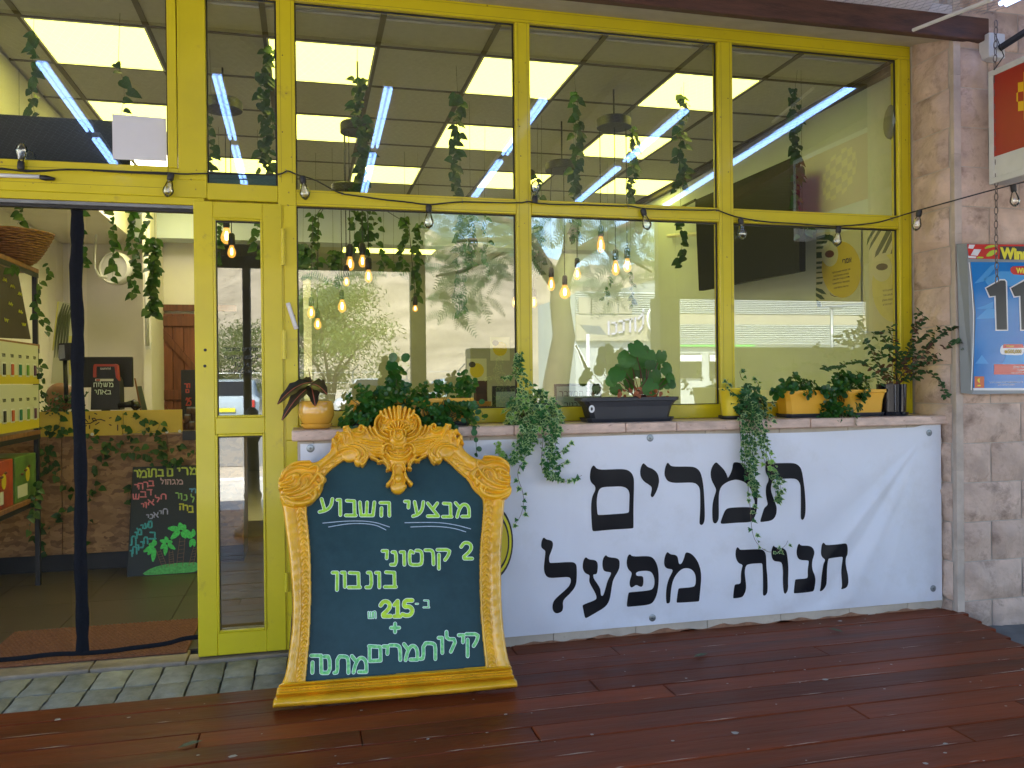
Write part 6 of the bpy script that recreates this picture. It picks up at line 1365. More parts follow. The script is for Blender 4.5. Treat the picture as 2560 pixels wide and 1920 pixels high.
mr_ = mat('red_plastic', (.42,.045,.018), .4)
for nm_, pts in (('red_frame',[(615,660),(618,530),(630,508),(870,508),(890,520),(910,700),(880,665),(862,535),(655,535),(652,660)]),): MB().prism(pz(pts), fr, -.012, .06).build(nm_, mr_, ks)
MB().prism(pz([(638,678),(848,678),(845,705),(638,705)]), fr, -.004, -.001).build('sticker', M['white'], ks); MB().prism(pz([(648,682),(695,682),(693,701),(648,701)]), fr, -.006, -.0045).build('sticker_mark', mr_, ks)
s = Strokes()
def kw(lst):
    for ch, b_ in lst:
        for stt in G_[ch]:
            pts = [mp9(b_[0]+(b_[2]-b_[0])*u, b_[3]+(b_[1]-b_[3])*v) for u, v in stt]; s.line(s.fill, pts, .0028, 0)
mp9 = lambda x, y: (lambda p: (p.x, p.z))(g(x,y,CY+.094))
kw([('ח',(620,725,655,770)),('ו',(668,725,680,765)),('ל',(690,728,715,775)),('ש',(735,725,775,765)),('מ',(795,720,840,770)),('ר',(630,808,650,840)),('ת',(665,805,700,855)),('א',(712,805,765,855)),('ב',(775,812,815,852))])
s.fill.v = [(a_, CY+.094-c_, b_) for a_, b_, c_ in s.fill.v]; s.fill.build('chalk_words', M['chalkwhite'], ks)
p = g(755,557,CY+.09); text_mesh('sunmi', .032, 'lettering', M['white'], ks, Matrix.Translation(p) @ FACE)
scn = tag(empty('barcode_scanner'), 'black handheld scanner lying on the counter right of the terminal', 'scanner'); MB().tube([g(900,985),g(1000,975),g(1060,965)], [.02,.022,.028], 8).build('grip', M['black'], scn, smooth=True); MB().tube([g(1055,930),g(1090,975),g(1130,1030)], [.02,.036,.03], 10).build('head', M['blackgloss'], scn, smooth=True)
bk = tag(empty('leaning_board'), 'thin grey green board and wooden slat leaning at the wall right of the scanner', 'board'); slab4('board', [g(1105,765,3.2),g(1165,760,3.2),g(1232,1040,3.2),g(1170,1040,3.2)], .02, mat('grey_green', (.12,.15,.12), .6), bk); slab4('slat', [g(1083,670,3.18),g(1095,670,3.18),g(1170,1040,3.18),g(1150,1040,3.18)], .02, M['wood'], bk)
cm = tag(empty('pole_terminal'), 'small black box on a thin black pole on the counter, left of the blue strap', 'customer display'); MB().prism([( g(x,y,CY+.0).x, g(x,y,CY+.0).z) for x,y in ((212,280),(225,268),(362,262),(372,440),(325,460),(225,470),(212,430))], lambda a_,b_,d: (a_,CY+d,b_), 0, .08).build('box', M['black'], cm)
MB().prism([( g(x,y,CY-.0).x, g(x,y,CY-.0).z) for x,y in ((218,290),(280,285),(290,440),(222,455))], lambda a_,b_,d: (a_,CY-.003+d,b_), 0, .002).build('screen', M['grey'], cm); MB().tube([g(288,465,CY+.03),g(305,960,CY+.03)], .016, 10).build('pole', M['black'], cm, smooth=True)
# wooden door at the back, with planks and brace
wd = tag(empty('wooden_door'), 'red brown plank door with diagonal brace at the back of the doorway view', 'door'); YD = 5.56
ga = lambda x, y: FY(*g9(x,y), YD)
zT, zB = FY(*cr(0,460,2.764)(1100,895), YD).z, 0.0; xs_ = ga(1278,500).x
for k in range(6): boxo('plank', (xs_+k*.115,YD,zB), (xs_+k*.115+.112,YD+.03,zT), M['doorwood'], wd, .003)
for z in (zT-.14, ga(1400,870).z-.05): boxo('ledge', (xs_,YD-.025,z), (xs_+.69,YD-.001,z+.11), M['doorwood'], wd, .004)
z1_, z0_ = zT-.15, ga(1400,870).z+.062
MB().prism([(xs_+.02,z1_),(xs_+.12,z1_),(xs_+.66,z0_+.02),(xs_+.62,z0_)], lambda a_,b_,d: (a_,YD+d,b_), -.022, -.001).build('brace', M['doorwood'], wd)
z1_ = ga(1400,870).z-.052; MB().prism([(xs_+.02,z1_),(xs_+.12,z1_),(xs_+.66,.3),(xs_+.58,.3)], lambda a_,b_,d: (a_,YD+d,b_), -.022, -.001).build('brace', M['doorwood'], wd)
boxo('door_head', (xs_-.02,YD-.02,zT+.03), (xs_+.9,YD+.03,zT+.10), M['doorwood'], wd)
hs = tag(empty('hanging_price_sign'), 'narrow dark hanging sign with red chalk marks in front of the wooden door', 'sign'); p = FY(*g9(1695,860), 3.6)
boxo('board', (p.x-.05,3.6,p.z-.22), (p.x+.07,3.61,p.z+.22), M['black'], hs); s = Strokes()
for ch, b_ in (('ר',(1665,735,1690,775)),('ח',(1700,735,1725,780)),('ס' if 'ס' in G_ else 'ם',(1680,800,1715,835)),('2',(1680,900,1705,985)),('5',(1710,900,1740,985))):
    for stt in G_[ch]: s.line(s.fill, [(lambda q_: (q_.x,q_.z))(FY(*g9(b_[0]+(b_[2]-b_[0])*u, b_[3]+(b_[1]-b_[3])*v), 3.595)) for u, v in stt], .005, 0)
s.fill.v = [(a_, 3.597-c_, b_) for a_, b_, c_ in s.fill.v]; s.fill.build('chalk_marks', mr_, hs)
# fan, pipe, conduit
g3 = cr(0,460,2.764)
fn = tag(empty('wall_fan', FY(*g3(800,585), 4.9)), 'white round wall fan with a hanging cable on the back wall of the doorway view', 'fan'); fn.rotation_euler = (math.radians(90),0,math.radians(-20))
MB().lathe([(.10,-.10),(.165,-.05),(.17,.03),(.15,.05),(.14,.03)], (0,0,0), 28).build('shroud', M['white'], fn, smooth=True, auto=50); MB().lathe([(.04,.02),(.03,.045)], (0,0,0), 14).build('hub', M['grey'], fn)
for k in range(5):
    a_ = k*2*math.pi/5; MB().add([(0.03*math.cos(a_),.03*math.sin(a_),.02),(.13*math.cos(a_-.3),.13*math.sin(a_-.3),.015),(.135*math.cos(a_+.3),.135*math.sin(a_+.3),.03)], [(0,1,2)]).build('blade', M['grey'], fn)
cbx = MB().tube([FY(*g3(665,350),4.88),FY(*g3(655,480),4.88),FY(*g3(655,580),4.88),FY(*g3(690,640),4.88),FY(*g3(740,640),4.88)], .011, 6).build('cable', M['white'], fn, smooth=True); cbx.parent = None; cbx.name = 'fan_cable'; tag(cbx, 'pale cable looping down to the white wall fan', 'cable')
pp = MB(); pp.tube([FY(*g3(1005,400),4.7),FY(*g3(1018,1120),4.7)], .02, 6); o = pp.build('wall_pipe', M['white'], None, smooth=True); tag(o, 'white pipe running down the wall edge beside the wooden door', 'pipe')
o = boxo('wall_corner_column', (FY(*g3(985,500),4.8).x,4.8,0), (FY(*g3(1038,500),4.8).x,5.58,3.4), M['cream']); o['kind'] = 'structure'
o = boxo('junction_box', tuple(FY(*g3(1005,1142),4.72)), tuple(FY(*g3(1042,1092),4.72)+Vector((0,.04,0))), M['white']); tag(o, 'white junction box on the wall left of the wooden door', 'junction box')
# tall palm poster leaning behind the strap
pb = tag(empty('palm_poster'), 'narrow white and yellow poster with grey palm leaf strokes half behind the blue strap', 'poster'); gq = lambda x, y: FY(*g3(x,y), 3.6)
slab4('sheet', [gq(398,810),gq(520,830),gq(540,1380),gq(352,1380)], .02, M['poster'], pb)
for k in range(5):
    s = MB(); pts = [gq(440+k*16,825+k*6)-Vector((0,.004,0)), gq(405+k*18,930)-Vector((0,.004,0)), gq(385+k*20,1080)-Vector((0,.004,0)), gq(378+k*16,1200)-Vector((0,.004,0))]; s.tube(pts, [.005,.011,.008,.002], 4); s.build('leaf_stroke', mat('grey_green_print', (.13,.15,.10), .6) if k == 0 else bpy.data.materials['grey_green_print'], pb)
slab4('yellow_edge', [gq(398,815),gq(408,815),gq(372,1150),gq(362,1150)], .003, M['pyel2'], pb); slab4('yellow_patch', [gq(478,1050),gq(520,1050),gq(520,1350),gq(478,1310)], .003, M['pyel2'], pb)
for o in list(pb.children)[-2:]: o.location.y = -.008
# person behind the counter: bald, head bent, one continuous body grown from joints
pe = tag(empty('person'), 'bald person bending forward behind the counter plant, only the head showing', 'person'); hc = FY(152,992,3.05)
def skin_obj(name, joints, edges, m, parent, sub=2):
    me = bpy.data.meshes.new(name); me.from_pydata([j[0] for j in joints], edges, []); o = bpy.data.objects.new(name, me); link(o, parent); me.materials.append(m)
    mo = o.modifiers.new('s', 'SKIN'); sv = me.skin_vertices[0].data
    for i, j in enumerate(joints): sv[i].radius = (j[1], j[2] if len(j) > 2 else j[1])
    sv[0].use_root = True; o.modifiers.new('u', 'SUBSURF').levels = sub; o.modifiers['u'].render_levels = sub
    dg = bpy.context.evaluated_depsgraph_get(); me2 = bpy.data.meshes.new_from_object(o.evaluated_get(dg)); o.modifiers.clear(); o.data = me2; me2.polygons.foreach_set('use_smooth', [True]*len(me2.polygons)); return o
M['skin'] = mat('skin', (.26,.13,.075), .5, var=.1, vscale=20)
x, y, z = hc
bm = bmesh.new(); bmesh.ops.create_uvsphere(bm, u_segments=40, v_segments=28, radius=1)
for v in bm.verts:
    c = v.co.copy(); c.x *= .118; c.y *= .088; c.z *= .112               # face looks to +x and a little down
    if c.z < 0: c.x += c.z*-.10 if c.x > 0 else c.z*.35*-1*-.6; c.y *= 1+c.z*2.2
    f = v.co.x
    nose = math.exp(-((v.co.y)/.16)**2-((v.co.z+.28)/.17)**2)*max(0,f); c.x += .034*nose
    brow = math.exp(-((abs(v.co.y)-.3)/.25)**2-((v.co.z+.02)/.08)**2)*max(0,f); c.x += .010*brow
    eye = math.exp(-((abs(v.co.y)-.34)/.16)**2-((v.co.z+.16)/.09)**2)*max(0,f); c.x -= .016*eye
    lips = math.exp(-((v.co.y)/.25)**2-((abs(v.co.z+.60)-.045)/.05)**2)*max(0,f); c.x += .010*lips
    chin = math.exp(-((v.co.y)/.4)**2-((v.co.z+.86)/.16)**2)*max(0,f); c.x += .014*chin
    for sg in (-1,1):
        ear = math.exp(-((v.co.x+.08)/.14)**2-((v.co.z+.22)/.2)**2)*max(0,sg*v.co.y); c.y += sg*.022*ear
    # neck and shoulders flow from the lower back of the head
    v.co = c
bm.transform(Matrix.Translation((x,y,z)) @ Matrix.Rotation(math.radians(-22),4,'Z') @ Matrix.Rotation(math.radians(14),4,'Y'))
neck = MB().bm(bm); body = neck
hd = MB(); hd.v = neck.v; hd.f = neck.f; hd.m = neck.m
hd.tube([(x-.02,y,z-.04),(x-.05,y+.01,z-.12),(x-.09,y+.02,z-.20)], [.055,.056,.062], 14); 
ho = hd.build('body', M['skin'], pe, smooth=True)
rm = ho.modifiers.new('r', 'REMESH'); rm.mode = 'VOXEL'; rm.voxel_size = .006; dg = bpy.context.evaluated_depsgraph_get(); m2 = bpy.data.meshes.new_from_object(ho.evaluated_get(dg)); ho.modifiers.clear(); ho.data = m2; m2.polygons.foreach_set('use_smooth', [True]*len(m2.polygons))
skin_obj('shirt', [((x-.14,y+.03,z-.75),.17,.12),((x-.13,y+.03,z-.5),.17,.12),((x-.10,y+.02,z-.27),.12,.09),((x-.12,y-.16,z-.32),.075),((x-.02,y-.22,z-.55),.05),((x+.15,y-.16,z-.60),.04),((x-.12,y+.20,z-.32),.075),((x-.02,y+.26,z-.55),.05),((x+.15,y+.2,z-.60),.04)], [(0,1),(1,2),(2,3),(3,4),(4,5),(2,6),(6,7),(7,8)], mat('dark_shirt', (.03,.035,.05), .9), pe)
for sg in (-1,1):
    ev_ = Matrix.Translation((x,y,z)) @ Matrix.Rotation(math.radians(-22),4,'Z') @ Matrix.Rotation(math.radians(14),4,'Y') @ Vector((.096,sg*.032,-.018)); MB().lathe([(.004,-.011),(.010,-.006),(.0115,0),(.010,.006),(.004,.011)], tuple(ev_), 12).build('eye', M['white'], pe, smooth=True)
# ------------------------------------------------------------------ left shelf unit with goods
sh_ = tag(empty('display_shelf'), 'black metal and wood display shelf on the left of the doorway', 'shelf'); SX = -1.83
def SP(px, py): return FX(px, py, SX)
ys0, ys1 = 1.25, 2.2
for yy in (ys0, ys1):
    for xx in (SX-.03, SX-.42): boxo('post', (xx,yy-.016,0), (xx+.03,yy+.016,SP(94,673).z+.0), M['black'], sh_)
zs = [SP(94,673).z, SP(96,861).z, SP(96,1075).z, SP(101,1236).z]
for k, z_ in enumerate(zs):
    boxo('shelf_board', (SX-.44,ys0-.3,z_-.03), (SX+.006,ys1+.02,z_), M['wood'], sh_, .002); boxo('shelf_rail', (SX-.006,ys0-.3,z_-.062), (SX+.004,ys1+.02,z_-.031), M['black'], sh_)
bs = tag(empty('wicker_basket', (SX-.08,2.02,zs[0])), 'brown wicker basket on top of the display shelf', 'basket'); 
M['wicker'] = mat('wicker', (.30,.14,.06), .7, var=.4, vscale=30)
for k in range(15):
    r0 = .10+.13*(k/14)**.7; zz_ = .012+k*.0145; pts = [(r0*math.cos(t_)*(1+.02*math.sin(t_*13+k*math.pi)), r0*math.sin(t_)*(1+.02*math.sin(t_*13+k*math.pi)), zz_+.003*math.sin(t_*3)) for t_ in [q_*2*math.pi/40 for q_ in range(41)]]
    MB().tube(pts, .0085, 5, caps=False).build('wicker_row', M['wicker'], bs, smooth=True)
MB().lathe([(.02,.004),(.10,.006),(.22,.2),(.21,.2),(.095,.012)], (0,0,0), 24).build('lining', M['wicker'], bs)
def shp(yy, z_): return (SX, yy, z_)
pr_ = tag(empty('price_board'), 'dark brown menu board with yellow chalk scribbles on the second shelf', 'board')
slab4('board', [SP(-60,640),SP(45,680),SP(77,848),SP(-60,842)], .012, mat('dark_brown_board', (.045,.03,.022), .6, var=.2, vscale=6), pr_)
s = MB()
for (x_, y_, c_) in ((10,700,0),(30,715,1),(48,735,0),(25,760,1),(50,780,0),(58,812,1),(15,800,0)):
    p = SP(x_, y_)+Vector((.004,0,0)); 
    pts = [p+Vector((0,.012*q_,.012*math.sin(q_*2.2+x_))) for q_ in range(-3,4)]; s.tube(pts, .003, 4)
s.build('chalk_scribble', CM['yellow'], pr_)['kind'] = 'stuff'
def label_row(za_, zb_, nm_, lab):
    r = tag(empty('label_board'), lab, 'board'); y0_, y1_ = ys0-.3, ys1-.04
    boxo('sheet', (SX+.007,y0_,zb_), (SX+.012,y1_,za_), M['poster'], r); boxo('yellow_strip', (SX+.0125,y0_,zb_), (SX+.014,y1_,zb_+(za_-zb_)*.22), M['pyel'], r)
    cols = [(.10,.02,.10),(.12,.30,.03),(.01,.18,.10),(.5,.08,.02),(.02,.02,.02),(.05,.25,.05)]
    for k in range(7):
        yy = y1_-.09-k*.15; zc = zb_+(za_-zb_)*.33; boxo('sachet_card', (SX+.0145,yy-.034,zc-.04), (SX+.0155,yy+.034,zc+.05), M['white'], r)
        boxo('sachet', (SX+.0157,yy-.022,zc-.03), (SX+.021,yy+.022,zc+.04), mat('sachet_%s' % 'abcdefg'[k], cols[k % 6], .4), r, .003)
        text_mesh('תמר', .035, 'lettering', M['ink'], r, Matrix.Translation((SX+.0145,yy,zb_+(za_-zb_)*.68)) @ Matrix(((0,0,1,0),(1,0,0,0),(0,1,0,0),(0,0,0,1))))
label_row(SP(96,866).z, SP(96,960).z, 'a', 'white and yellow label board with coloured sachets under the menu board'); label_row(SP(100,962).z, SP(100,1068).z, 'b', 'lower white and yellow label board with coloured sachets')
for k, (y0_, y1_, c_, lab) in enumerate(((1.72,2.17,(.10,.20,.04),'green printed date box on the lowest visible shelf'),(1.28,1.70,(.40,.06,.02),'red orange printed date box on the lowest visible shelf'),(.96,1.26,(.35,.20,.05),'orange printed box at the near end of the shelf'))):
    r = tag(empty('date_box', (SX-.18,(y0_+y1_)/2,zs[3])), lab, 'box'); h_ = .30; hy = (y1_-y0_)/2-.01
    boxo('carton', (-.17,-hy,.001), (.17,hy,h_), mat('carton_%s' % 'xyz'[k], c_, .4, var=.5, vscale=6), r, .004); boxo('label', (.1705,-hy*.8,.03), (.172,hy*.1,.11), M['poster'], r)
    for q_ in range(3): MB().lathe([(.001,0),(.028,.006),(.03,.014),(.001,.02)], (.172,-.08+q_*.07,.17+.02*q_), 12, sx=.2).build('printed_date', M['date'], r)
    MB().prism(ell(.03,.17,.04,.05,14), lambda a_,b_,d: (.1705+d,a_,b_), 0, .002).build('yellow_seal', M['pyel'], r)
so_ = Plant('shelf_ivy', 'strand of heart shaped leaves winding down the shelf post', 'ivy', (SX,2.15,1.8))
for v in ([(100,660),(115,690)],[(88,700),(80,740),(75,775),(92,800),(105,820),(108,835)],[(30,668),(5,670)],[(92,900),(86,930),(95,960)],[(70,1290),(85,1200),(60,1330)]):
    pts = [SP(*q_)+Vector((.03,0,0)) for q_ in v]; so_.stem(pts, .0014, .001)
    for p in resample(pts, .035): so_.leaf('heart', p+rv(.012), (RL.uniform(-1,1),RL.uniform(-1,1),-.5), (1,-1,.3), .055)
so_.done(M['stem'])
# doormat
dm = tag(empty('doormat', (0,0,0)), 'reddish brown woven doormat just inside the doorway', 'doormat'); M['mat'] = mat('coir_mat', (.20,.075,.035), .95, var=.35, vscale=60, bump=1.0, bscale=160)
MB().box((-1.62,.335,.001),(-.62,.96,.014),.005).build('weave_base', M['mat'], dm)
m_ = MB(); rr = random.Random(8)
for j in range(30):
    yy = .35+j*.0205
    for i in range(46):
        xx = -1.61+i*.0214+(.0107 if j % 2 else 0); 
        if xx > -.64: continue
        m_.add([(xx,yy,.013),(xx+.017,yy+.004,.013),(xx+.017,yy+.014,.013),(xx,yy+.012,.013),(xx+.009,yy+.008,.0185)], [(0,1,4),(1,2,4),(2,3,4),(3,0,4)])
m_.build('weave', M['mat'], dm)['kind'] = 'stuff'
# magnetic insect screen: two net sheets with dark blue straps
ns = tag(empty('insect_screen'), 'dark insect net across the doorway with navy straps down its middle and hem', 'insect screen'); SY = .31
M['navy'] = mat('navy_webbing', (.002,.0035,.008), .7, spec=.2, var=.3, vscale=50, bump=.4, bscale=90); netm = veil('net', (.03,.03,.035), .10)
zt = 2.29; zh = FY(300,1628,SY).z
for x0, x1 in ((-3.0,-1.155),(-1.07,-.56)): MB().add([(x0,SY,zh-.05),(x1,SY,zh-.02),(x1,SY,zt),(x0,SY,zt)], [(0,1,2,3)]).build('net_sheet', netm, ns)
sp_ = [(192,496),(194,600),(188,700),(196,820),(192,950),(200,1100),(203,1250),(200,1400),(206,1520),(206,1636)]
mbs = MB(); pts = [FY(x_,y_,SY-.006) for x_,y_ in sp_]; pts = [Vector(q_) for q_ in _sm3(pts)]; wv = .030
for i, p in enumerate(pts):
    w_ = wv*(1+.08*math.sin(i*1.7)); b_ = .004*math.sin(i*2.3); mbs.v += [(p.x-w_,p.y+b_,p.z),(p.x-.002,p.y-.006,p.z),(p.x+.002,p.y-.003,p.z),(p.x+w_,p.y-b_,p.z)]
for i in range(len(pts)-1):
    for q_ in range(3): mbs.f.append((i*4+q_,i*4+q_+1,(i+1)*4+q_+1,(i+1)*4+q_)); mbs.m.append(0)
mbs.build('middle_strap', M['navy'], ns, smooth=True)
hp = [(-200,1668),(0,1650),(60,1645),(130,1635),(200,1634),(280,1628),(330,1620),(400,1612),(430,1606),(455,1597),(497,1592)]
mbs = MB(); pts = [Vector(q_) for q_ in _sm3([FY(x_,y_,SY-.008) for x_,y_ in hp])]
for i, p in enumerate(pts): mbs.v += [(p.x,p.y,p.z-.012),(p.x,p.y-.004,p.z),(p.x,p.y,p.z+.012)]
for i in range(len(pts)-1):
    for q_ in range(2): mbs.f.append((i*3+q_,i*3+q_+1,(i+1)*3+q_+1,(i+1)*3+q_)); mbs.m.append(0)
mbs.build('hem_strap', M['navy'], ns, smooth=True)
# ------------------------------------------------------------------ STRING LIGHTS
sl_ = tag(empty('string_lights'), 'black cable of clear unlit filament bulbs strung along the yellow transom to the stone wall', 'string lights')
SYD = FYD-.02
cab = [(-120,426),(0,418),(60,430),(110,428),(160,423),(240,425),(330,430),(425,432),(460,436),(520,433),(610,436),(690,437),(706,434),(716,427),(724,428),(740,436),(756,440),(790,450),(820,468),(855,486),(900,490),(960,500),(1020,505),(1072,513),(1110,508),(1155,504),(1210,506),(1310,508),(1320,502),(1337,508),(1400,512),(1470,512),(1560,516),(1575,514),(1607,522),(1680,524),(1780,526),(1793,524),(1820,536),(1851,545),(1920,556),(1981,558),(2050,564),(2097,566),(2150,562),(2200,556),(2227,547)]
P_ = [FY(x_,y_,SYD) for x_,y_ in cab]+[FY(2299,525,.05), FY(2380,503,-.16), FY(2462,480,-.22), FY(2533,462,-.27), FY(2620,440,-.33)]
MB().tube(_sm3(P_)[::2], .0042, 5).build('cable', M['black'], sl_, smooth=True)
c2_ = [FY(x_,y_,SYD-.006) for x_,y_ in [(-120,412),(0,424),(90,427),(190,423),(300,431),(425,436)]]
MB().tube(_sm3(c2_), .0038, 5).build('cable', M['black'], sl_, smooth=True)
for (px, py, up, yy) in ((52,424,1,SYD-.006),(428,432,0,SYD-.004),(756,440,0,SYD),(1072,513,0,SYD),(1337,508,1,SYD),(1607,522,0,SYD),(1851,545,0,SYD),(2097,566,0,SYD),(2299,525,0,.05),(2533,462,0,-.27)):
    p = FY(px, py, yy); s_ = 1 if up else -1; r = empty('light_bulb', tuple(p)); r.parent = sl_; r.rotation_euler = (RL.uniform(-.1,.1), RL.uniform(-.22,.22) if not up else RL.uniform(-.08,.08), 0)
    MB().lathe([(.0155,s_*.002),(.017,s_*.01),(.016,s_*.036),(.013,s_*.040)], (0,0,0), 12).build('socket', M['black'], r, smooth=True, auto=40)
    MB().lathe([(.012,s_*.040),(.015,s_*.050),(.026,s_*.085),(.0275,s_*.098),(.022,s_*.112),(.010,s_*.124),(.003,s_*.128)], (0,0,0), 16).build('bulb_glass', M['bulbglass'], r, smooth=True)
for (px, py) in ((714,424),(855,480),(1155,500),(1316,500),(1570,512),(1790,521),(2228,545),(700,434)):
    p = FY(px, py, SYD+.01); o = MB().tube([p+Vector((0,.012,.006)), p+Vector((0,-.004,0)), p+Vector((.006,-.012,-.012)), p+Vector((.001,-.008,-.020)), p+Vector((-.004,-.002,-.012))], .0016, 5).build('cable_hook', M['grey'], sl_, smooth=True)
# white tube taped under the cable at the left
wt = tag(empty('taped_stick'), 'white tube with a black tip taped to the yellow transom at the far left', 'tube'); MB().tube([FY(-60,436,FYD-.02),FY(100,442,FYD-.02)], .010, 8).build('tube', M['white'], wt, smooth=True); MB().tube([FY(100,443,FYD-.02),FY(115,445,FYD-.02),FY(136,448,FYD-.02)], [.011,.014,.008], 8).build('tip', M['black'], wt, smooth=True)

# ------------------------------------------------------------------ RED SIGN BOX hanging out from the wall
SGX = 3.875
a_ = FX(2470,180,SGX); b_ = FX(2466,464,SGX); y1 = a_.y; zt_, zb_ = a_.z, b_.z; y0 = y1-1.0
M['alu'] = mat('white_aluminium', (.60,.60,.58), .4, var=.08, vscale=5, dirt=(.35,.33,.3), dscale=8, dlo=.62, dhi=.72)
M['signred'] = mat('sign_red', (.34,.010,.012), .4, var=.05, dirt=(.40,.22,.2), dscale=18, dlo=.72, dhi=.74); M['signyel'] = mat('sign_yellow', (.75,.42,.01), .3)
sg = tag(empty('sign_box', (SGX,y1,zb_)), 'red lightbox sign in a white metal frame with a yellow chequered emblem', 'sign')
D = zt_-zb_; fw = .035; dy = y0-y1
boxo('body', (.012,dy,0), (.12,0,D), M['alu'], sg, .004)
for a, b in (((-.0,dy,0),(.0119,0,fw)),((-.0,dy,D-fw),(.0119,0,D)),((-.0,-fw,fw+.0005),(.0119,0,D-fw-.0005)),((-.0,dy,fw+.0005),(.0119,dy+fw,D-fw-.0005))): boxo('frame', a, b, M['alu'], sg, .002)
zr = D*.235
boxo('red_face', (.004,dy+fw,zr), (.0118,-fw,D-fw), M['signred'], sg); boxo('white_face', (.004,dy+fw,fw), (.0118,-fw,zr-.0005), M['alu'], sg)
# chequered ball emblem
ec = Vector((-.205-.20, (D+zr)/2)); R_ = .20
for i in range(-5,6):
    for j in range(-4,5):
        if (i+j) % 2: continue
        q = []
        for (u, v) in ((i-.5,j-.5),(i+.5,j-.5),(i+.5,j+.5),(i-.5,j+.5)):
            X = u/5*1.25; Y = v/4*1.25; l = math.hypot(X,Y)
            if l > 1: X /= l; Y /= l
            X = math.sin(X*1.35)/math.sin(1.35); q.append((X*R_*1.05, Y*R_*.85+X*.04))
        c_ = [(ec.x+x_, ec.y+y_) for x_, y_ in q]
        if abs((q[0][0]-q[2][0])*(q[1][1]-q[3][1])-(q[0][1]-q[2][1])*(q[1][0]-q[3][0])) < .0004: continue
        MB().add([(.003,p[0],p[1]) for p in c_], [(0,1,2,3)]).build('emblem_check', M['signyel'], sg)
# chain hanging over it, to the poster
M['chain'] = mat('old_chain', (.16,.13,.11), .5, .6, var=.3, vscale=60)
ch = tag(empty('chain'), 'thin rusty link chain hanging in front of the sign box down to the blue poster', 'chain')
pts = [FX(2490,60,3.86), FX(2487,180,3.855), FX(2490,300,3.85), FX(2491,450,3.85), FX(2490,560,3.845), FX(2491,640,3.84), FX(2493,715,3.835)]
pts = [Vector((p.x, -.235, FY(px,py,-.235).z)) if True else p for p,(px,py) in zip(pts, ((2490,60),(2487,180),(2490,300),(2491,450),(2490,560),(2491,640),(2493,715)))]
for i, (px, py) in enumerate(((2490,60),(2487,180),(2490,300),(2491,450),(2490,560),(2491,640),(2493,715))): q = FY(px,py,-.26); pts[i] = Vector((q.x,-.26,q.z))
lk = resample(pts, .040); lm_ = bpy.data.meshes.new('link')
t0 = MB().tube([(.010*math.cos(t), 0, .024*math.sin(t)) for t in [k*2*math.pi/10 for k in range(11)]], .0028, 5, caps=False); o = t0.build('link', M['chain'], ch, smooth=True); o.location = lk[0]; lm_ = o.data
for i, p in enumerate(lk[1:]): inst(lm_, 'link', ch, Matrix.Translation(p) @ Matrix.Rotation((i+1)*math.pi/2+.3, 4, 'Z'))
# junction box above the sign
jb = tag(empty('junction_box', FY(2478,120,-.14)), 'grey white junction box on the stone wall above the red sign box', 'junction box')
MB().box((-.060,-.05,-.075),(.055,.035,.070),.006).build('case', M['alu'], jb); MB().lathe([(.010,0),(.010,.015)], (.056,-.0,.02), 10, mtx=Matrix.Rotation(math.pi/2,4,'Y')).build('gland', M['grey'], jb)
br = MB().tube([FY(2500,120,-.2),FY(2640,30,-.5)], .022, 6).build('steel_bracket', M['darkmetal']); tag(br, 'dark steel arm carrying the red sign box above its top edge', 'bracket')
wr = MB().tube([FY(2490,90,-.2),FY(2510,140,-.3),FY(2485,175,-.3)], .003, 4).build('loose_wire', M['black']); tag(wr, 'loose black wires by the junction box and sign arm', 'wire')
# ------------------------------------------------------------------ BLUE POSTER FRAME
PYF = -.165
pf = tag(empty('lottery_poster'), 'blue advertising poster with big black 11 digits in a grey clip frame', 'poster')
cP = cr(2300,560,3.6077)
def pp_(x, y, yy=PYF): p = FY(*cP(x,y), yy); return (p.x, p.z)
def plate(pts, name, m, k, crop=None, sm=0):
    P = [pp_(*p) for p in pts]; P = chaikin(P, sm) if sm else P
    return MB().prism(P, lambda a,b,d: (a,PYF-.0012*k+d,b), -.0010, 0).build(name, m, pf)
M['pgrey'] = mat('grey_frame', (.20,.215,.23), .4, .2, var=.05); M['pblue'] = mat('poster_blue', (.012,.16,.50), .12, var=.25, vscale=1.6, coat=.2, col2=(.02,.22,.58)); M['pblue2'] = mat('poster_light_blue', (.05,.30,.66), .2, coat=.15); M['pred'] = mat('poster_red', (.55,.03,.02), .2, coat=.5); M['pwht'] = mat('poster_white_gloss', (.72,.72,.74), .15, coat=.5); M['pyl'] = mat('poster_lemon', (.80,.72,.05), .2, coat=.4); M['pblk'] = mat('poster_black', (.006,.006,.008), .3, coat=.05); M['lime'] = mat('poster_lime', (.42,.55,.04), .2, coat=.4)
x0, z1 = pp_(415,185); _, z0 = pp_(440,1530)
MB().add([(x0-.022,PYF+.05,z1+.01),(x0-.006,PYF-.012,z1+.004),(x0+.026,PYF-.012,z0-.004),(x0+.0,PYF+.05,z0+.004),(x0+.8,PYF-.012,z1+.004),(x0+.8,PYF-.012,z0-.004),(x0+.8,PYF+.05,z1+.01),(x0+.8,PYF+.05,z0)], [(0,1,2,3),(1,4,5,2),(0,6,4,1),(3,2,5,7)]).build('clip_frame', M['pgrey'], pf)
k0 = 11
plate([(410,185),(1400,190),(1400,330),(425,315)], 'header', M['pred'], k0)
for q in ([(425,190),(480,190),(460,228),(418,222)],[(470,230),(535,232),(500,290),(440,285)],[(415,290),(490,296),(485,312),(420,310)]): plate(q, 'header_check', M['pwht'], k0+1)
for q in ([(600,192),(690,195),(640,215),(550,232)],[(580,280),(620,240),(690,235),(640,290),(580,300)],[(500,297),(560,300),(545,314),(490,312)]): plate(q, 'header_check', M['lime'], k0+1, sm=1)
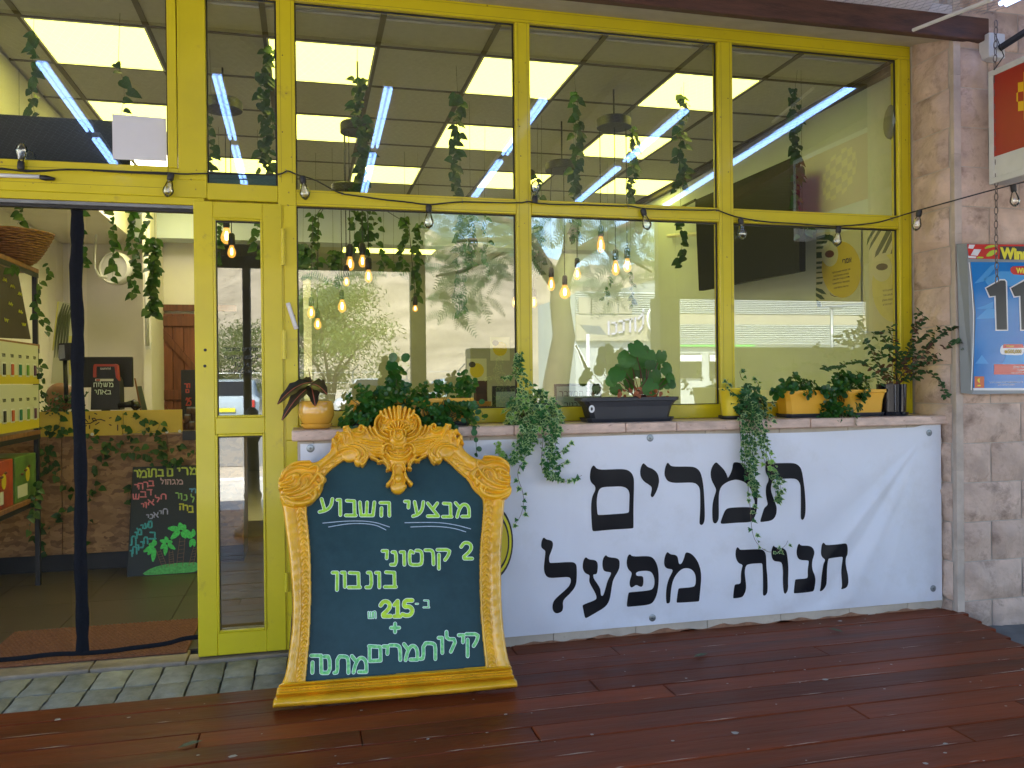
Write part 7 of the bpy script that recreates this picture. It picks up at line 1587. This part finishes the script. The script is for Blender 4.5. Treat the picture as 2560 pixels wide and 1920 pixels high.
def ptext(s, x, y, size, m, k, bold=0, align='LEFT', sx=1):
    p = FY(*cP(x,y), PYF); return text_mesh(s, size, 'lettering', m, pf, Matrix.Translation((p.x,PYF-.0012*k,p.z)) @ FACE @ Matrix.Diagonal((sx,1,1,1)), align=align, bold=bold, ext=.0002)
plate([(705,205),(1400,205),(1400,330),(700,322)], 'logo_shadow', M['pblk'], k0+.9); ptext('Winner', 712, 272, .088, M['pyl'], k0+2.2, bold=.005)
plate([(440,345),(1400,352),(1400,1500),(462,1498),(485,800)], 'blue_sheet', M['pblue'], k0)
for q in ([(470,540),(620,380),(690,360),(560,520)],[(490,760),(560,740),(640,700),(640,760),(520,770)],[(485,860),(590,760),(660,770),(660,850)],[(560,500),(700,430),(1400,430),(1400,560),(600,560)],[(720,1280),(760,1180),(1400,1100),(1400,1240)],[(480,1260),(540,1180),(600,1260)]): plate(q, 'pale_facet', M['pblue2'], k0+.8)
def one(dx):
    base = [(745,500),(765,520),(775,965),(660,965),(650,660),(603,668),(565,578),(700,500)]
    plate([(x_+dx,y_) for x_,y_ in base], 'digit_edge', M['pwht'], k0+2); 
    plate([(742+dx,512),(752+dx,525),(764+dx,955),(672+dx,955),(662+dx,650),(610+dx,655),(577+dx,582),(705+dx,512)], 'digit', M['pblk'], k0+3)
one(0); one(222); one(444)
plate([(795,400),(830,380),(1400,380),(1400,470),(835,465),(800,440)], 'small_logo', M['pred'], k0+1, sm=1); ptext('Winner', 850, 425, .042, M['pyl'], k0+2.2, bold=.002)
plate([(705,1120),(730,1085),(900,1085),(920,1110),(915,1170),(890,1185),(725,1180),(705,1160)], 'prize_plate', M['pwht'], k0+1, sm=1); plate([(735,1085),(905,1085),(915,1118),(728,1120)], 'prize_strip', M['pred'], k0+2)
ptext('Winner', 755, 1103, .018, M['pyl'], k0+3); ptext('₪500,000', 742, 1152, .030, mat('poster_gold', (.45,.30,.03), .3), k0+3, bold=.0012)
plate([(650,1265),(1400,1265),(1400,1360),(650,1358)], 'red_strip', M['pred'], k0+1)
for s, x, y in (('ניתן למלא את הטופס והגשת שאלון',1000,1290),('באתר Winner והחל מהשעה',1000,1318)): ptext(s, x, y, .020, M['pwht'], k0+2, align='CENTER')
ptext('ההימורים אסורים עד גיל שמונה עשרה', 900, 1343, .010, M['pwht'], k0+2, align='CENTER')
plate([(475,1375),(560,1375),(560,1478),(475,1478)], 'orange_patch', mat('poster_orange', (.60,.12,.02), .3), k0+1); plate([(505,1395),(525,1390),(515,1410),(525,1435),(505,1425),(497,1408)], 'patch_mark', M['pyl'], k0+2, sm=1); plate([(500,1452),(528,1452),(528,1462),(500,1462)], 'patch_mark', M['pyl'], k0+2)
for s, y in (('כל ההכנסות מוקדשות לטובת הספורט בישראל',1428),('התמונה להמחשה בלבד',1450)): ptext(s, 760, y, .0125, M['pwht'], k0+2, align='CENTER')
plate([(462,1480),(1400,1480),(1400,1500),(465,1500)], 'white_margin', M['pwht'], k0+1)
# clear cover edge
MB().tube([FY(*cP(443,345),PYF-.03),FY(*cP(470,600),PYF-.03),FY(*cP(483,800),PYF-.03),FY(*cP(480,1100),PYF-.03),FY(*cP(462,1498),PYF-.03)], .003, 4).build('cover_edge', M['pwht'], pf)
# dial clock-like disc behind the chalkboard: striped dark arc
dk = tag(empty('striped_disc', (.0,0,0)), 'black and yellow edged disc poking out behind the right side of the ornate chalkboard', 'disc'); p = FY(1225,1356,-.05)
for k, (r_, m_) in enumerate(((.20,M['black']),(.185,M['pyl']),(.165,M['black']),(.15,M['pyel']))): MB().lathe([(r_,0),(r_,.004)], (p.x-.0,-.045-k*.004,p.z), 40, sx=.62, mtx=Matrix.Rotation(math.pi/2,4,'X')).build('ring', m_, dk)
_p = FZ(2508,10,3.52); fitting(_p.x, _p.y, _p.y-1.2, 'twin tube fluorescent light at the top right corner above the red sign box', .02)
# ------------------------------------------------------------------ ACROSS THE STREET (seen mirrored in the glass)
M['hill'] = mat('desert_hill', (.33,.275,.195), .95, var=.3, vscale=6, bump=.8, bscale=30, coord='Generated', stretch=(6,6,2), col2=(.20,.165,.11))
def hill():
    nx, ny = 160, 46; vs = []; fs = []; r = random.Random(2)
    def n2(x, y):
        return math.sin(x*.021+1)*math.cos(y*.017)+.5*math.sin(x*.053+y*.041)+.28*math.sin(x*.12-y*.09+2)+.16*math.sin(x*.27+y*.2)+.10*math.sin(x*.55-y*.31)
    for j in range(ny+1):
        for i in range(nx+1):
            x = -520+1040*i/nx; d = 150+520*j/ny
            t = min(1, max(0, (d-170)/330)); crest = 66+16*math.sin(x*.006+.6)-x*.055+7*math.sin(x*.03)
            h = crest*(t*t*(3-2*t))+8.5*n2(x,d)*t+6.5*abs(math.sin(x*.075+d*.012+math.sin(x*.02)*2))*t*(1-t)*3
            vs.append((x, -d, h-.5))
    for j in range(ny):
        for i in range(nx): a = j*(nx+1)+i; fs.append((a,a+nx+1,a+nx+2,a+1))
    return MB().add(vs, fs).build('desert_hills', M['hill'], smooth=True)
tag(hill(), kind='structure')
# parked cars
def car(name, label, x, y, rot, col, suv=True):
    r = tag(empty(name, (x,y,-.17), (0,0,rot)), label, 'car', 'cars parked across the street')
    m = mat('car_paint_'+label.split()[0], col, .25, coat=.8, var=.02)
    L, Wd, H_ = 4.6, 1.86, 1.72 if suv else 1.5
    side = [(-2.28,.45),(-2.30,.75),(-2.22,1.02),(-2.05,1.10),(-1.95,1.25),(-1.55,1.66),(-.3,H_),(.45,H_-.04),(1.18,1.16),(2.0,1.02),(2.25,.86),(2.30,.55),(2.22,.36),(-2.15,.36)]
    b = bmesh.new(); n = len(side); rings = []
    for (yy, k, dz) in ((-1,.94,0),(-.88,1,0),(.88,1,0),(1,.94,0)):
        rings.append([b.verts.new((x_*k if abs(yy) == 1 else x_, yy*Wd/2*(1 if z_ < 1.12 else .80 if abs(yy) == 1 else .84), z_)) for x_, z_ in side])
    for q in range(3):
        for i in range(n): b.faces.new((rings[q][i],rings[q][(i+1)%n],rings[q+1][(i+1)%n],rings[q+1][i]))
    b.faces.new(rings[0][::-1]); b.faces.new(rings[3]); MB().bm(b).build('body', m, r, smooth=True, auto=35)
    gm = M['blackgloss']
    MB().add([(1.20,-.70,1.14),(1.20,.70,1.14),(.50,.62,H_-.07),(.50,-.62,H_-.07)], [(0,1,2,3)]).build('windscreen', gm, r).location = (.03,0,.02)
    MB().add([(-1.98,-.68,1.20),(-1.98,.68,1.20),(-1.58,.62,1.62),(-1.58,-.62,1.62)], [(0,1,2,3)]).build('rear_window', gm, r).location = (-.03,0,.02)
    for s in (-1,1):
        y_ = s*Wd*.40
        for a0, a1 in ((-1.5,-.35),(-.25,.9)): MB().add([(a0,s*.79,1.14),(a1,s*.79,1.14),(min(a1,.42) ,s*.765,H_-.14),(a0+.12,s*.765,H_-.14)], [(0,1,2,3)]).build('side_window', gm, r).location = (0,s*.02,0)
        for x_ in (-1.42,1.42):
            w = MB().lathe([(.20,-.11),(.33,-.115),(.34,-.09),(.34,.09),(.33,.115),(.20,.11)], (x_,s*.80,.34), 20, mtx=Matrix.Rotation(math.pi/2,4,'X')).build('wheel', M['black'], r, smooth=True, auto=40)
            MB().lathe([(.19,0),(.17,.012),(.04,.012)], (x_,s*.915,.34), 14, mtx=Matrix.Rotation(math.pi/2*-s,4,'X')).build('rim', M['grey'], w)
        MB().box((2.10,s*.62-.16,.78),(2.27,s*.62+.16,.92),.02).build('headlight', M['pwht'], r); MB().box((-2.30,s*.72-.10,.80),(-2.18,s*.72+.10,1.08),.02).build('tail_light', M['pred'], r); MB().box((.75,s*.92-.02,1.08),(.93,s*1.02+.02,1.20),.02).build('wing_mirror', m, r)
    MB().box((2.24,-.42,.55),(2.31,.42,.78),.01).build('grille', M['black'], r); MB().box((2.31,-.26,.45),(2.325,.26,.56)).build('number_plate', M['pyl'], r); MB().box((-2.33,-.26,.72),(-2.31,.26,.84)).build('number_plate', M['pyl'], r); return r
p = RF(905, 1010, 26); car('parked_car', 'white parked off-road car mirrored at the lower left of the big window', p.x+.6, p.y, math.radians(112), (.42,.43,.45))
p = RF(605, 1000, 24); car('parked_car', 'silver parked car seen from behind, mirrored in the glazed door', p.x-.2, p.y, math.radians(-88), (.36,.42,.46))
p = RF(1130, 1000, 30); car('parked_car', 'pale parked car mirrored between the porch post and the second mullion', p.x, p.y, math.radians(175), (.34,.42,.44))
# trees
M['bark'] = mat('bark', (.10,.075,.05), .9, var=.3, vscale=6, bump=.8, bscale=20)
LM['bush'] = leafmat('bush_foliage', (.16,.20,.06), (.08,.13,.04), .6); LM['acacia'] = leafmat('acacia_foliage', (.045,.085,.025), (.025,.06,.02), .6)
def bushtree(label, base, h, w, n, seed):
    r = tag(empty('bushy_tree', base), label, 'tree'); rr = random.Random(seed); t = MB()
    for k in range(7): a = k*.9; t.tube([(0,0,0),(.3*math.cos(a),.3*math.sin(a),h*.3),(w*.5*math.cos(a),w*.5*math.sin(a),h*.7)], [.10,.06,.02], 6)
    t.build('trunk', M['bark'], r, smooth=True); c = MB(); cl_ = [(rr.gauss(0,w*.34), rr.gauss(0,w*.3), h*(.15+.75*rr.random()**.8)) for _ in range(46)]
    cl_ = [(x_*(1.15-z_/h*.55), y_, z_) for x_, y_, z_ in cl_]
    for i in range(n):
        b = rr.choice(cl_); s = .45; q = Vector((b[0]+rr.gauss(0,s), b[1]+rr.gauss(0,s), max(.1,b[2]+rr.gauss(0,s*.8)))); d = Vector((rr.uniform(-1,1),rr.uniform(-1,1),rr.uniform(-.6,1))).normalized(); e = d.orthogonal().normalized(); L_ = rr.uniform(.10,.26)
        c.add([q-e*.035, q+e*.035, q+d*L_], [(0,1,2)])
    o = c.build('crown', LM['bush'], r, recalc=False); return r
p = RF(825, 960, 34); bushtree('broad feathery olive green tree mirrored at the left of the big lower window', (p.x,p.y,-.2), 6.2, 4.2, 15000, 3)
p = RF(560, 960, 42); bushtree('pale green bushy tree mirrored in the glazed door', (p.x,p.y,-.2), 5.0, 4.6, 9000, 5)
# the spreading tree near the porch: trunk, boughs, drooping pinnate fronds
tr_ = tag(empty('feathery_tree'), 'spreading shade tree with feathery drooping fronds and a forked trunk, mirrored across the window centre', 'tree')
TD = 8.2; q = lambda px, py, d=TD: RF(px, py, d)
tk = MB(); base_ = q(1385,1120); base_.z = -.2
tk.tube([base_, q(1390,960), q(1410,840), q(1400,760), q(1402,700), q(1425,640), q(1430,560)], [.30,.22,.19,.17,.17,.15,.10], 10)
tk.tube([q(1402,720), q(1350,650), q(1320,590), q(1270,555), q(1180,530)], [.15,.13,.10,.07,.04], 8); tk.tube([q(1425,650), q(1500,600), q(1580,560), q(1650,540)], [.12,.09,.06,.03], 8)
tk.tube([q(1320,600), q(1230,640), q(1150,680), q(1090,690)], [.08,.05,.035,.015], 6); tk.tube([q(1320,590), q(1250,600), q(1170,600), q(1080,610)], [.06,.04,.03,.015], 6); tk.tube([q(1500,600), q(1560,640), q(1630,680)], [.06,.035,.015], 6); tk.tube([q(1500,600),q(1540,660),q(1560,700)], [.05,.03,.01], 6)
tk.tube([q(1430,600), q(1450,520), q(1480,460)], [.10,.06,.03], 6); tk.build('trunk', M['bark'], tr_, smooth=True)
crn = MB(); rr = random.Random(12)
def frond(p, d, L_):
    d = d.normalized(); side = d.cross(Vector((0,1,0.2))).normalized(); up = side.cross(d); n = 13
    for k in range(n):
        t = k/n; c = p+d*L_*t-Vector((0,0,.30*L_*t*t)); w_ = L_*.22*math.sin(math.pi*(.15+.8*t)); 
        for s in (-1,1):
            e = (side*s*1.0+d*.45).normalized(); tip = c+e*w_-Vector((0,0,w_*.12)); a = d*L_*.022
            crn.add([c-a, c+a, tip+a*.4, tip-a*.4], [(0,1,2,3)])
for (cx, cy, rx, ry, n) in ((1120,580,70,50,46),(1200,560,80,45,60),(1110,660,60,50,44),(1170,720,55,45,40),(1260,600,60,50,50),(1150,760,50,30,24),(1370,560,60,40,40),(1480,560,60,40,40),(1560,600,70,50,56),(1620,650,60,45,46),(1520,680,60,40,40),(1640,560,60,50,46),(1500,720,50,25,20),(1230,670,35,30,20),(1700,600,50,60,36),(1050,560,40,30,18),(870,690,50,15,12),(1300,470,300,25,90)):
    for _ in range(max(8,int(n*.6))):
        px = cx+rr.uniform(-rx,rx); py = cy+rr.uniform(-ry,ry); p = q(px,py,TD+rr.uniform(-1.0,1.2)); frond(p, Vector((rr.uniform(-1,1),rr.uniform(-.5,.5),rr.uniform(-.7,.35))), rr.uniform(.32,.52))
crn.build('crown', LM['acacia'], tr_, recalc=False)
# buildings
M['clad'] = mat('white_corrugated', (.47,.50,.50), .4, .0, var=.04); M['bld'] = mat('pale_building', (.40,.42,.40), .6, var=.08, vscale=.5); M['lilac'] = mat('lilac_letters', (.44,.42,.55), .5); M['beige'] = mat('beige_band', (.34,.31,.23), .6)
def ribbed(parent, x0, x1, y, z0, z1, step):
    z = z0; k = 0; mb = MB()
    while z < z1:
        mb.add([(x0,y-.06,z),(x1,y-.06,z),(x1,y+.05,z+step*.30),(x0,y+.05,z+step*.30),(x1,y+.05,z+step*.55),(x0,y+.05,z+step*.55),(x1,y-.06,z+step),(x0,y-.06,z+step)], [(0,1,2,3),(3,2,4,5),(5,4,6,7)]); z += step
    o = mb.build('corrugated_sheet', M['clad'], parent); return o
D1 = 30
wb = tag(empty('warehouse'), 'long white corrugated building with a green strip mirrored in the two right windows', 'building')
a = RF(1650, 740, D1); b = RF(2520, 740, D1); zz0 = RF(1900,862,D1).z; z_b0 = RF(1900,812,D1).z; z_b1 = RF(1900,786,D1).z; yb = a.y
boxo('wall', (a.x,yb-6,-.2), (b.x,yb-.07,RF(1900,700,D1).z), M['bld'], wb)
ribbed(wb, a.x, b.x, yb, z_b1, RF(1900,700,D1).z, .075*D1/30*1.1); ribbed(wb, a.x, b.x, yb, zz0, z_b0, .085)
boxo('grey_band', (a.x,yb-.06,z_b0+.01), (b.x,yb+.02,z_b1-.01), M['beige'], wb); boxo('green_strip', (a.x,yb-.06,zz0-.08), (RF(1886,860,D1).x,yb+.06,zz0-.005), mat('green_strip', (.12,.55,.12), .5), wb)
for k in range(5):
    x0 = a.x+.8+k*1.6; boxo('shop_window', (x0,yb-.06,zz0-1.5), (x0+1.2,yb-.0,zz0-.4), M['blackgloss'], wb); boxo('blind', (x0,yb+.001,zz0-.75), (x0+1.2,yb+.03,zz0-.45), M['white'], wb)
sb = tag(empty('store_building'), 'two storey pale store with raised lilac letters and a round shopping cart sign', 'building')
D2 = 24; a = RF(1440, 900, D2); b = RF(1648, 900, D2); ys = a.y
boxo('wall', (a.x,ys-5,-.2), (b.x,ys-.07,RF(1550,735,D2).z), M['bld'], sb); ribbed(sb, a.x, b.x, ys-.03, RF(1550,790,D2).z, RF(1550,733,D2).z, .08)
z0_, z1_ = RF(1550,852,D2).z, RF(1550,788,D2).z; boxo('sign_band', (a.x,ys-.06,z0_), (b.x,ys+.08,z1_), M['beige'], sb)
for px in (1462,1492,1526,1562): p = RF(px, 765, D2); boxo('window', (p.x-.25,ys+.03,p.z-.28), (p.x+.25,ys+.06,p.z+.30), M['beige'], sb)
def sletter(strokes, w=.028):
    mb = MB()
    for s_ in strokes:
        P2 = [RF(1200+x_/2.7657, 480+y_/2.7657, D2) for x_, y_ in s_]
        for p, r_ in zip(P2, P2[1:]):
            d = (r_-p); d.y = 0; d.normalize(); n_ = Vector((-d.z,0,d.x))*w*1.1; e = d*w; z_ = Vector((0,.0,0))
            q4 = [p-n_-e, p+n_-e, r_+n_+e, r_-n_+e]; mb.add([Vector((v.x,ys+.09,v.z)) for v in q4]+[Vector((v.x,ys+.13,v.z)) for v in q4], [(0,1,2,3),(7,6,5,4),(0,4,5,1),(1,5,6,2),(2,6,7,3),(3,7,4,0)])
    mb.build('sign_letter', M['lilac'], sb)
for st in ([[(882,900),(882,985)]],[[(905,905),(935,905),(935,980),(905,982)]],[[(955,895),(985,893),(985,968),(955,972)]],[[(1000,885),(1045,880)],[(1030,882),(1030,965)]],[[(1065,870),(1066,960)]],[[(1085,880),(1120,840),(1120,925),(1090,965)],[(1120,840),(1120,815)]]): sletter(st)
p = RF(1200+1195/2.7657, 480+883/2.7657, D2-.4); rs_ = abs(RF(1200+1240/2.7657,765,D2-.4).x-RF(1200+1150/2.7657,765,D2-.4).x)/2
MB().lathe([(rs_,0),(rs_*1.02,.08),(rs_*.9,.1),(rs_*.9,.09)], (p.x,p.y,p.z), 32, sy=1.75, mtx=Matrix.Rotation(-math.pi/2,4,'X')).build('round_sign', M['white'], sb, smooth=True, auto=30)
MB().lathe([(rs_*.84,.095),(rs_*.84,.11)], (p.x,p.y,p.z), 32, sy=1.75, mtx=Matrix.Rotation(-math.pi/2,4,'X')).build('round_sign_face', mat('sign_grey_green', (.25,.27,.22), .5), sb)
ck = MB(); y_ = p.y+.125; S_ = rs_
for s_ in ([(-.45,.9),(-.3,.85),(-.15,-.1),(.35,-.05)],[(-.25,.55),(.42,.50),(.33,0)],[(-.2,.3),(.4,.28)],[(0,.52),(.03,-.05)],[(.2,.5),(.2,-.05)],[(-.12,-.35),(.35,-.3)],[(-.1,-.1),(-.12,-.35)]): ck.tube([(p.x+S_*u,y_,p.z+S_*v) for u, v in s_], .03, 5)
ck.build('cart_symbol', M['white'], sb)
aw = tag(empty('white_parasol_frames'), 'slanting white metal frames and a small solar panel before the mirrored store', 'frame structure'); pm = MB()
for k in range(6): pm.tube([RF(1438+k*7,862+k*14,16), RF(1462+k*4,925+k*6,16)], .05, 6)
pm.tube([RF(1438,862,16), RF(1480,940,16)], .05, 6); pm.build('slanting_bars', M['white'], aw)
slab4('solar_panel', [RF(1450,812,16),RF(1498,815,16),RF(1516,838,16),RF(1468,834,16)], -.05, M['grey'], aw); MB().tube([RF(1470,835,16), Vector((RF(1470,835,16).x,RF(1470,835,16).y,-.15))], .05, 8).build('mast', M['white'], aw)
lp = tag(empty('street_lamp', (RF(2080,860,20).x, RF(2080,860,20).y, -.17)), 'slim pale street lamp with flat head mirrored in front of the corrugated building', 'street lamp'); hz = RF(2080,768,20).z+.17
MB().tube([(0,0,0),(0,0,hz)], [.07,.045], 10).build('pole', M['grey'], lp, smooth=True); MB().box((-.05,-.08,hz-.05),(.42,.08,hz+.03),.02).build('lamp_head', M['grey'], lp)
# dark cabinets and rail at the outer edge of the porch
for (p0, p1, py, d, lab) in ((1175,1330,870,4.9,'dark cabinet back at the porch edge mirrored left of the second mullion'),(1835,2120,868,4.7,'dark display cabinet at the porch edge mirrored in the right window'),(2100,2330,872,4.9,'second dark cabinet at the porch edge mirrored beside the wiry shrub'),(1650,1700,742,4.6,'dark roller box on the porch post mirrored right of the geranium')):
    a = RF(p0,py,d); b = RF(p1,py,d); r = tag(empty('dark_cabinet', ((a.x+b.x)/2, a.y, 0)), lab, 'cabinet'); w_ = abs(b.x-a.x)/2
    MB().box((-w_,-.3,-.0),(w_,0,a.z),.01).build('carcass', M['postm'], r); MB().box((-w_*.9,.001,.1),(-.01,.012,a.z-.1),.004).build('door', M['postm'], r); MB().box((.01,.001,.1),(w_*.9,.012,a.z-.1),.004).build('door', M['postm'], r)
# ornate bollard lamp and railing, mirrored in the lower door pane
bl = tag(empty('ornate_post', (RF(632,1150,3.6).x, RF(632,1150,3.6).y, 0)), 'dark turned post on the deck mirrored in the lower pane of the glazed door', 'post')
MB().lathe([(.17,0),(.17,.05),(.10,.10),(.07,.30),(.085,.36),(.065,.40),(.055,.85),(.08,.90),(.10,.97),(.08,1.04),(.05,1.08),(.06,1.14),(.02,1.18)], (0,0,0), 20).build('turned_post', M['postm'], bl, smooth=True)
fence = tag(empty('wire_fence'), 'thin post and wire fence across the street mirrored in the left windows', 'fence')
fm = MB()
for k in range(22):
    x_ = -22+k*2.4; fm.tube([(x_,-33,-.2),(x_,-33,1.9)], .035, 5); fm.tube([(x_,-33,1.9),(x_+.25,-32.8,2.2)], .03, 5)
fm.build('fence_posts', M['grey'], fence)['kind'] = 'stuff'
fw_ = MB()
for z_ in (.4,.9,1.4,1.85): fw_.tube([(-22,-33,z_),(30,-33,z_)], .012, 3)
fw_.build('wires', M['grey'], fence)['kind'] = 'stuff'
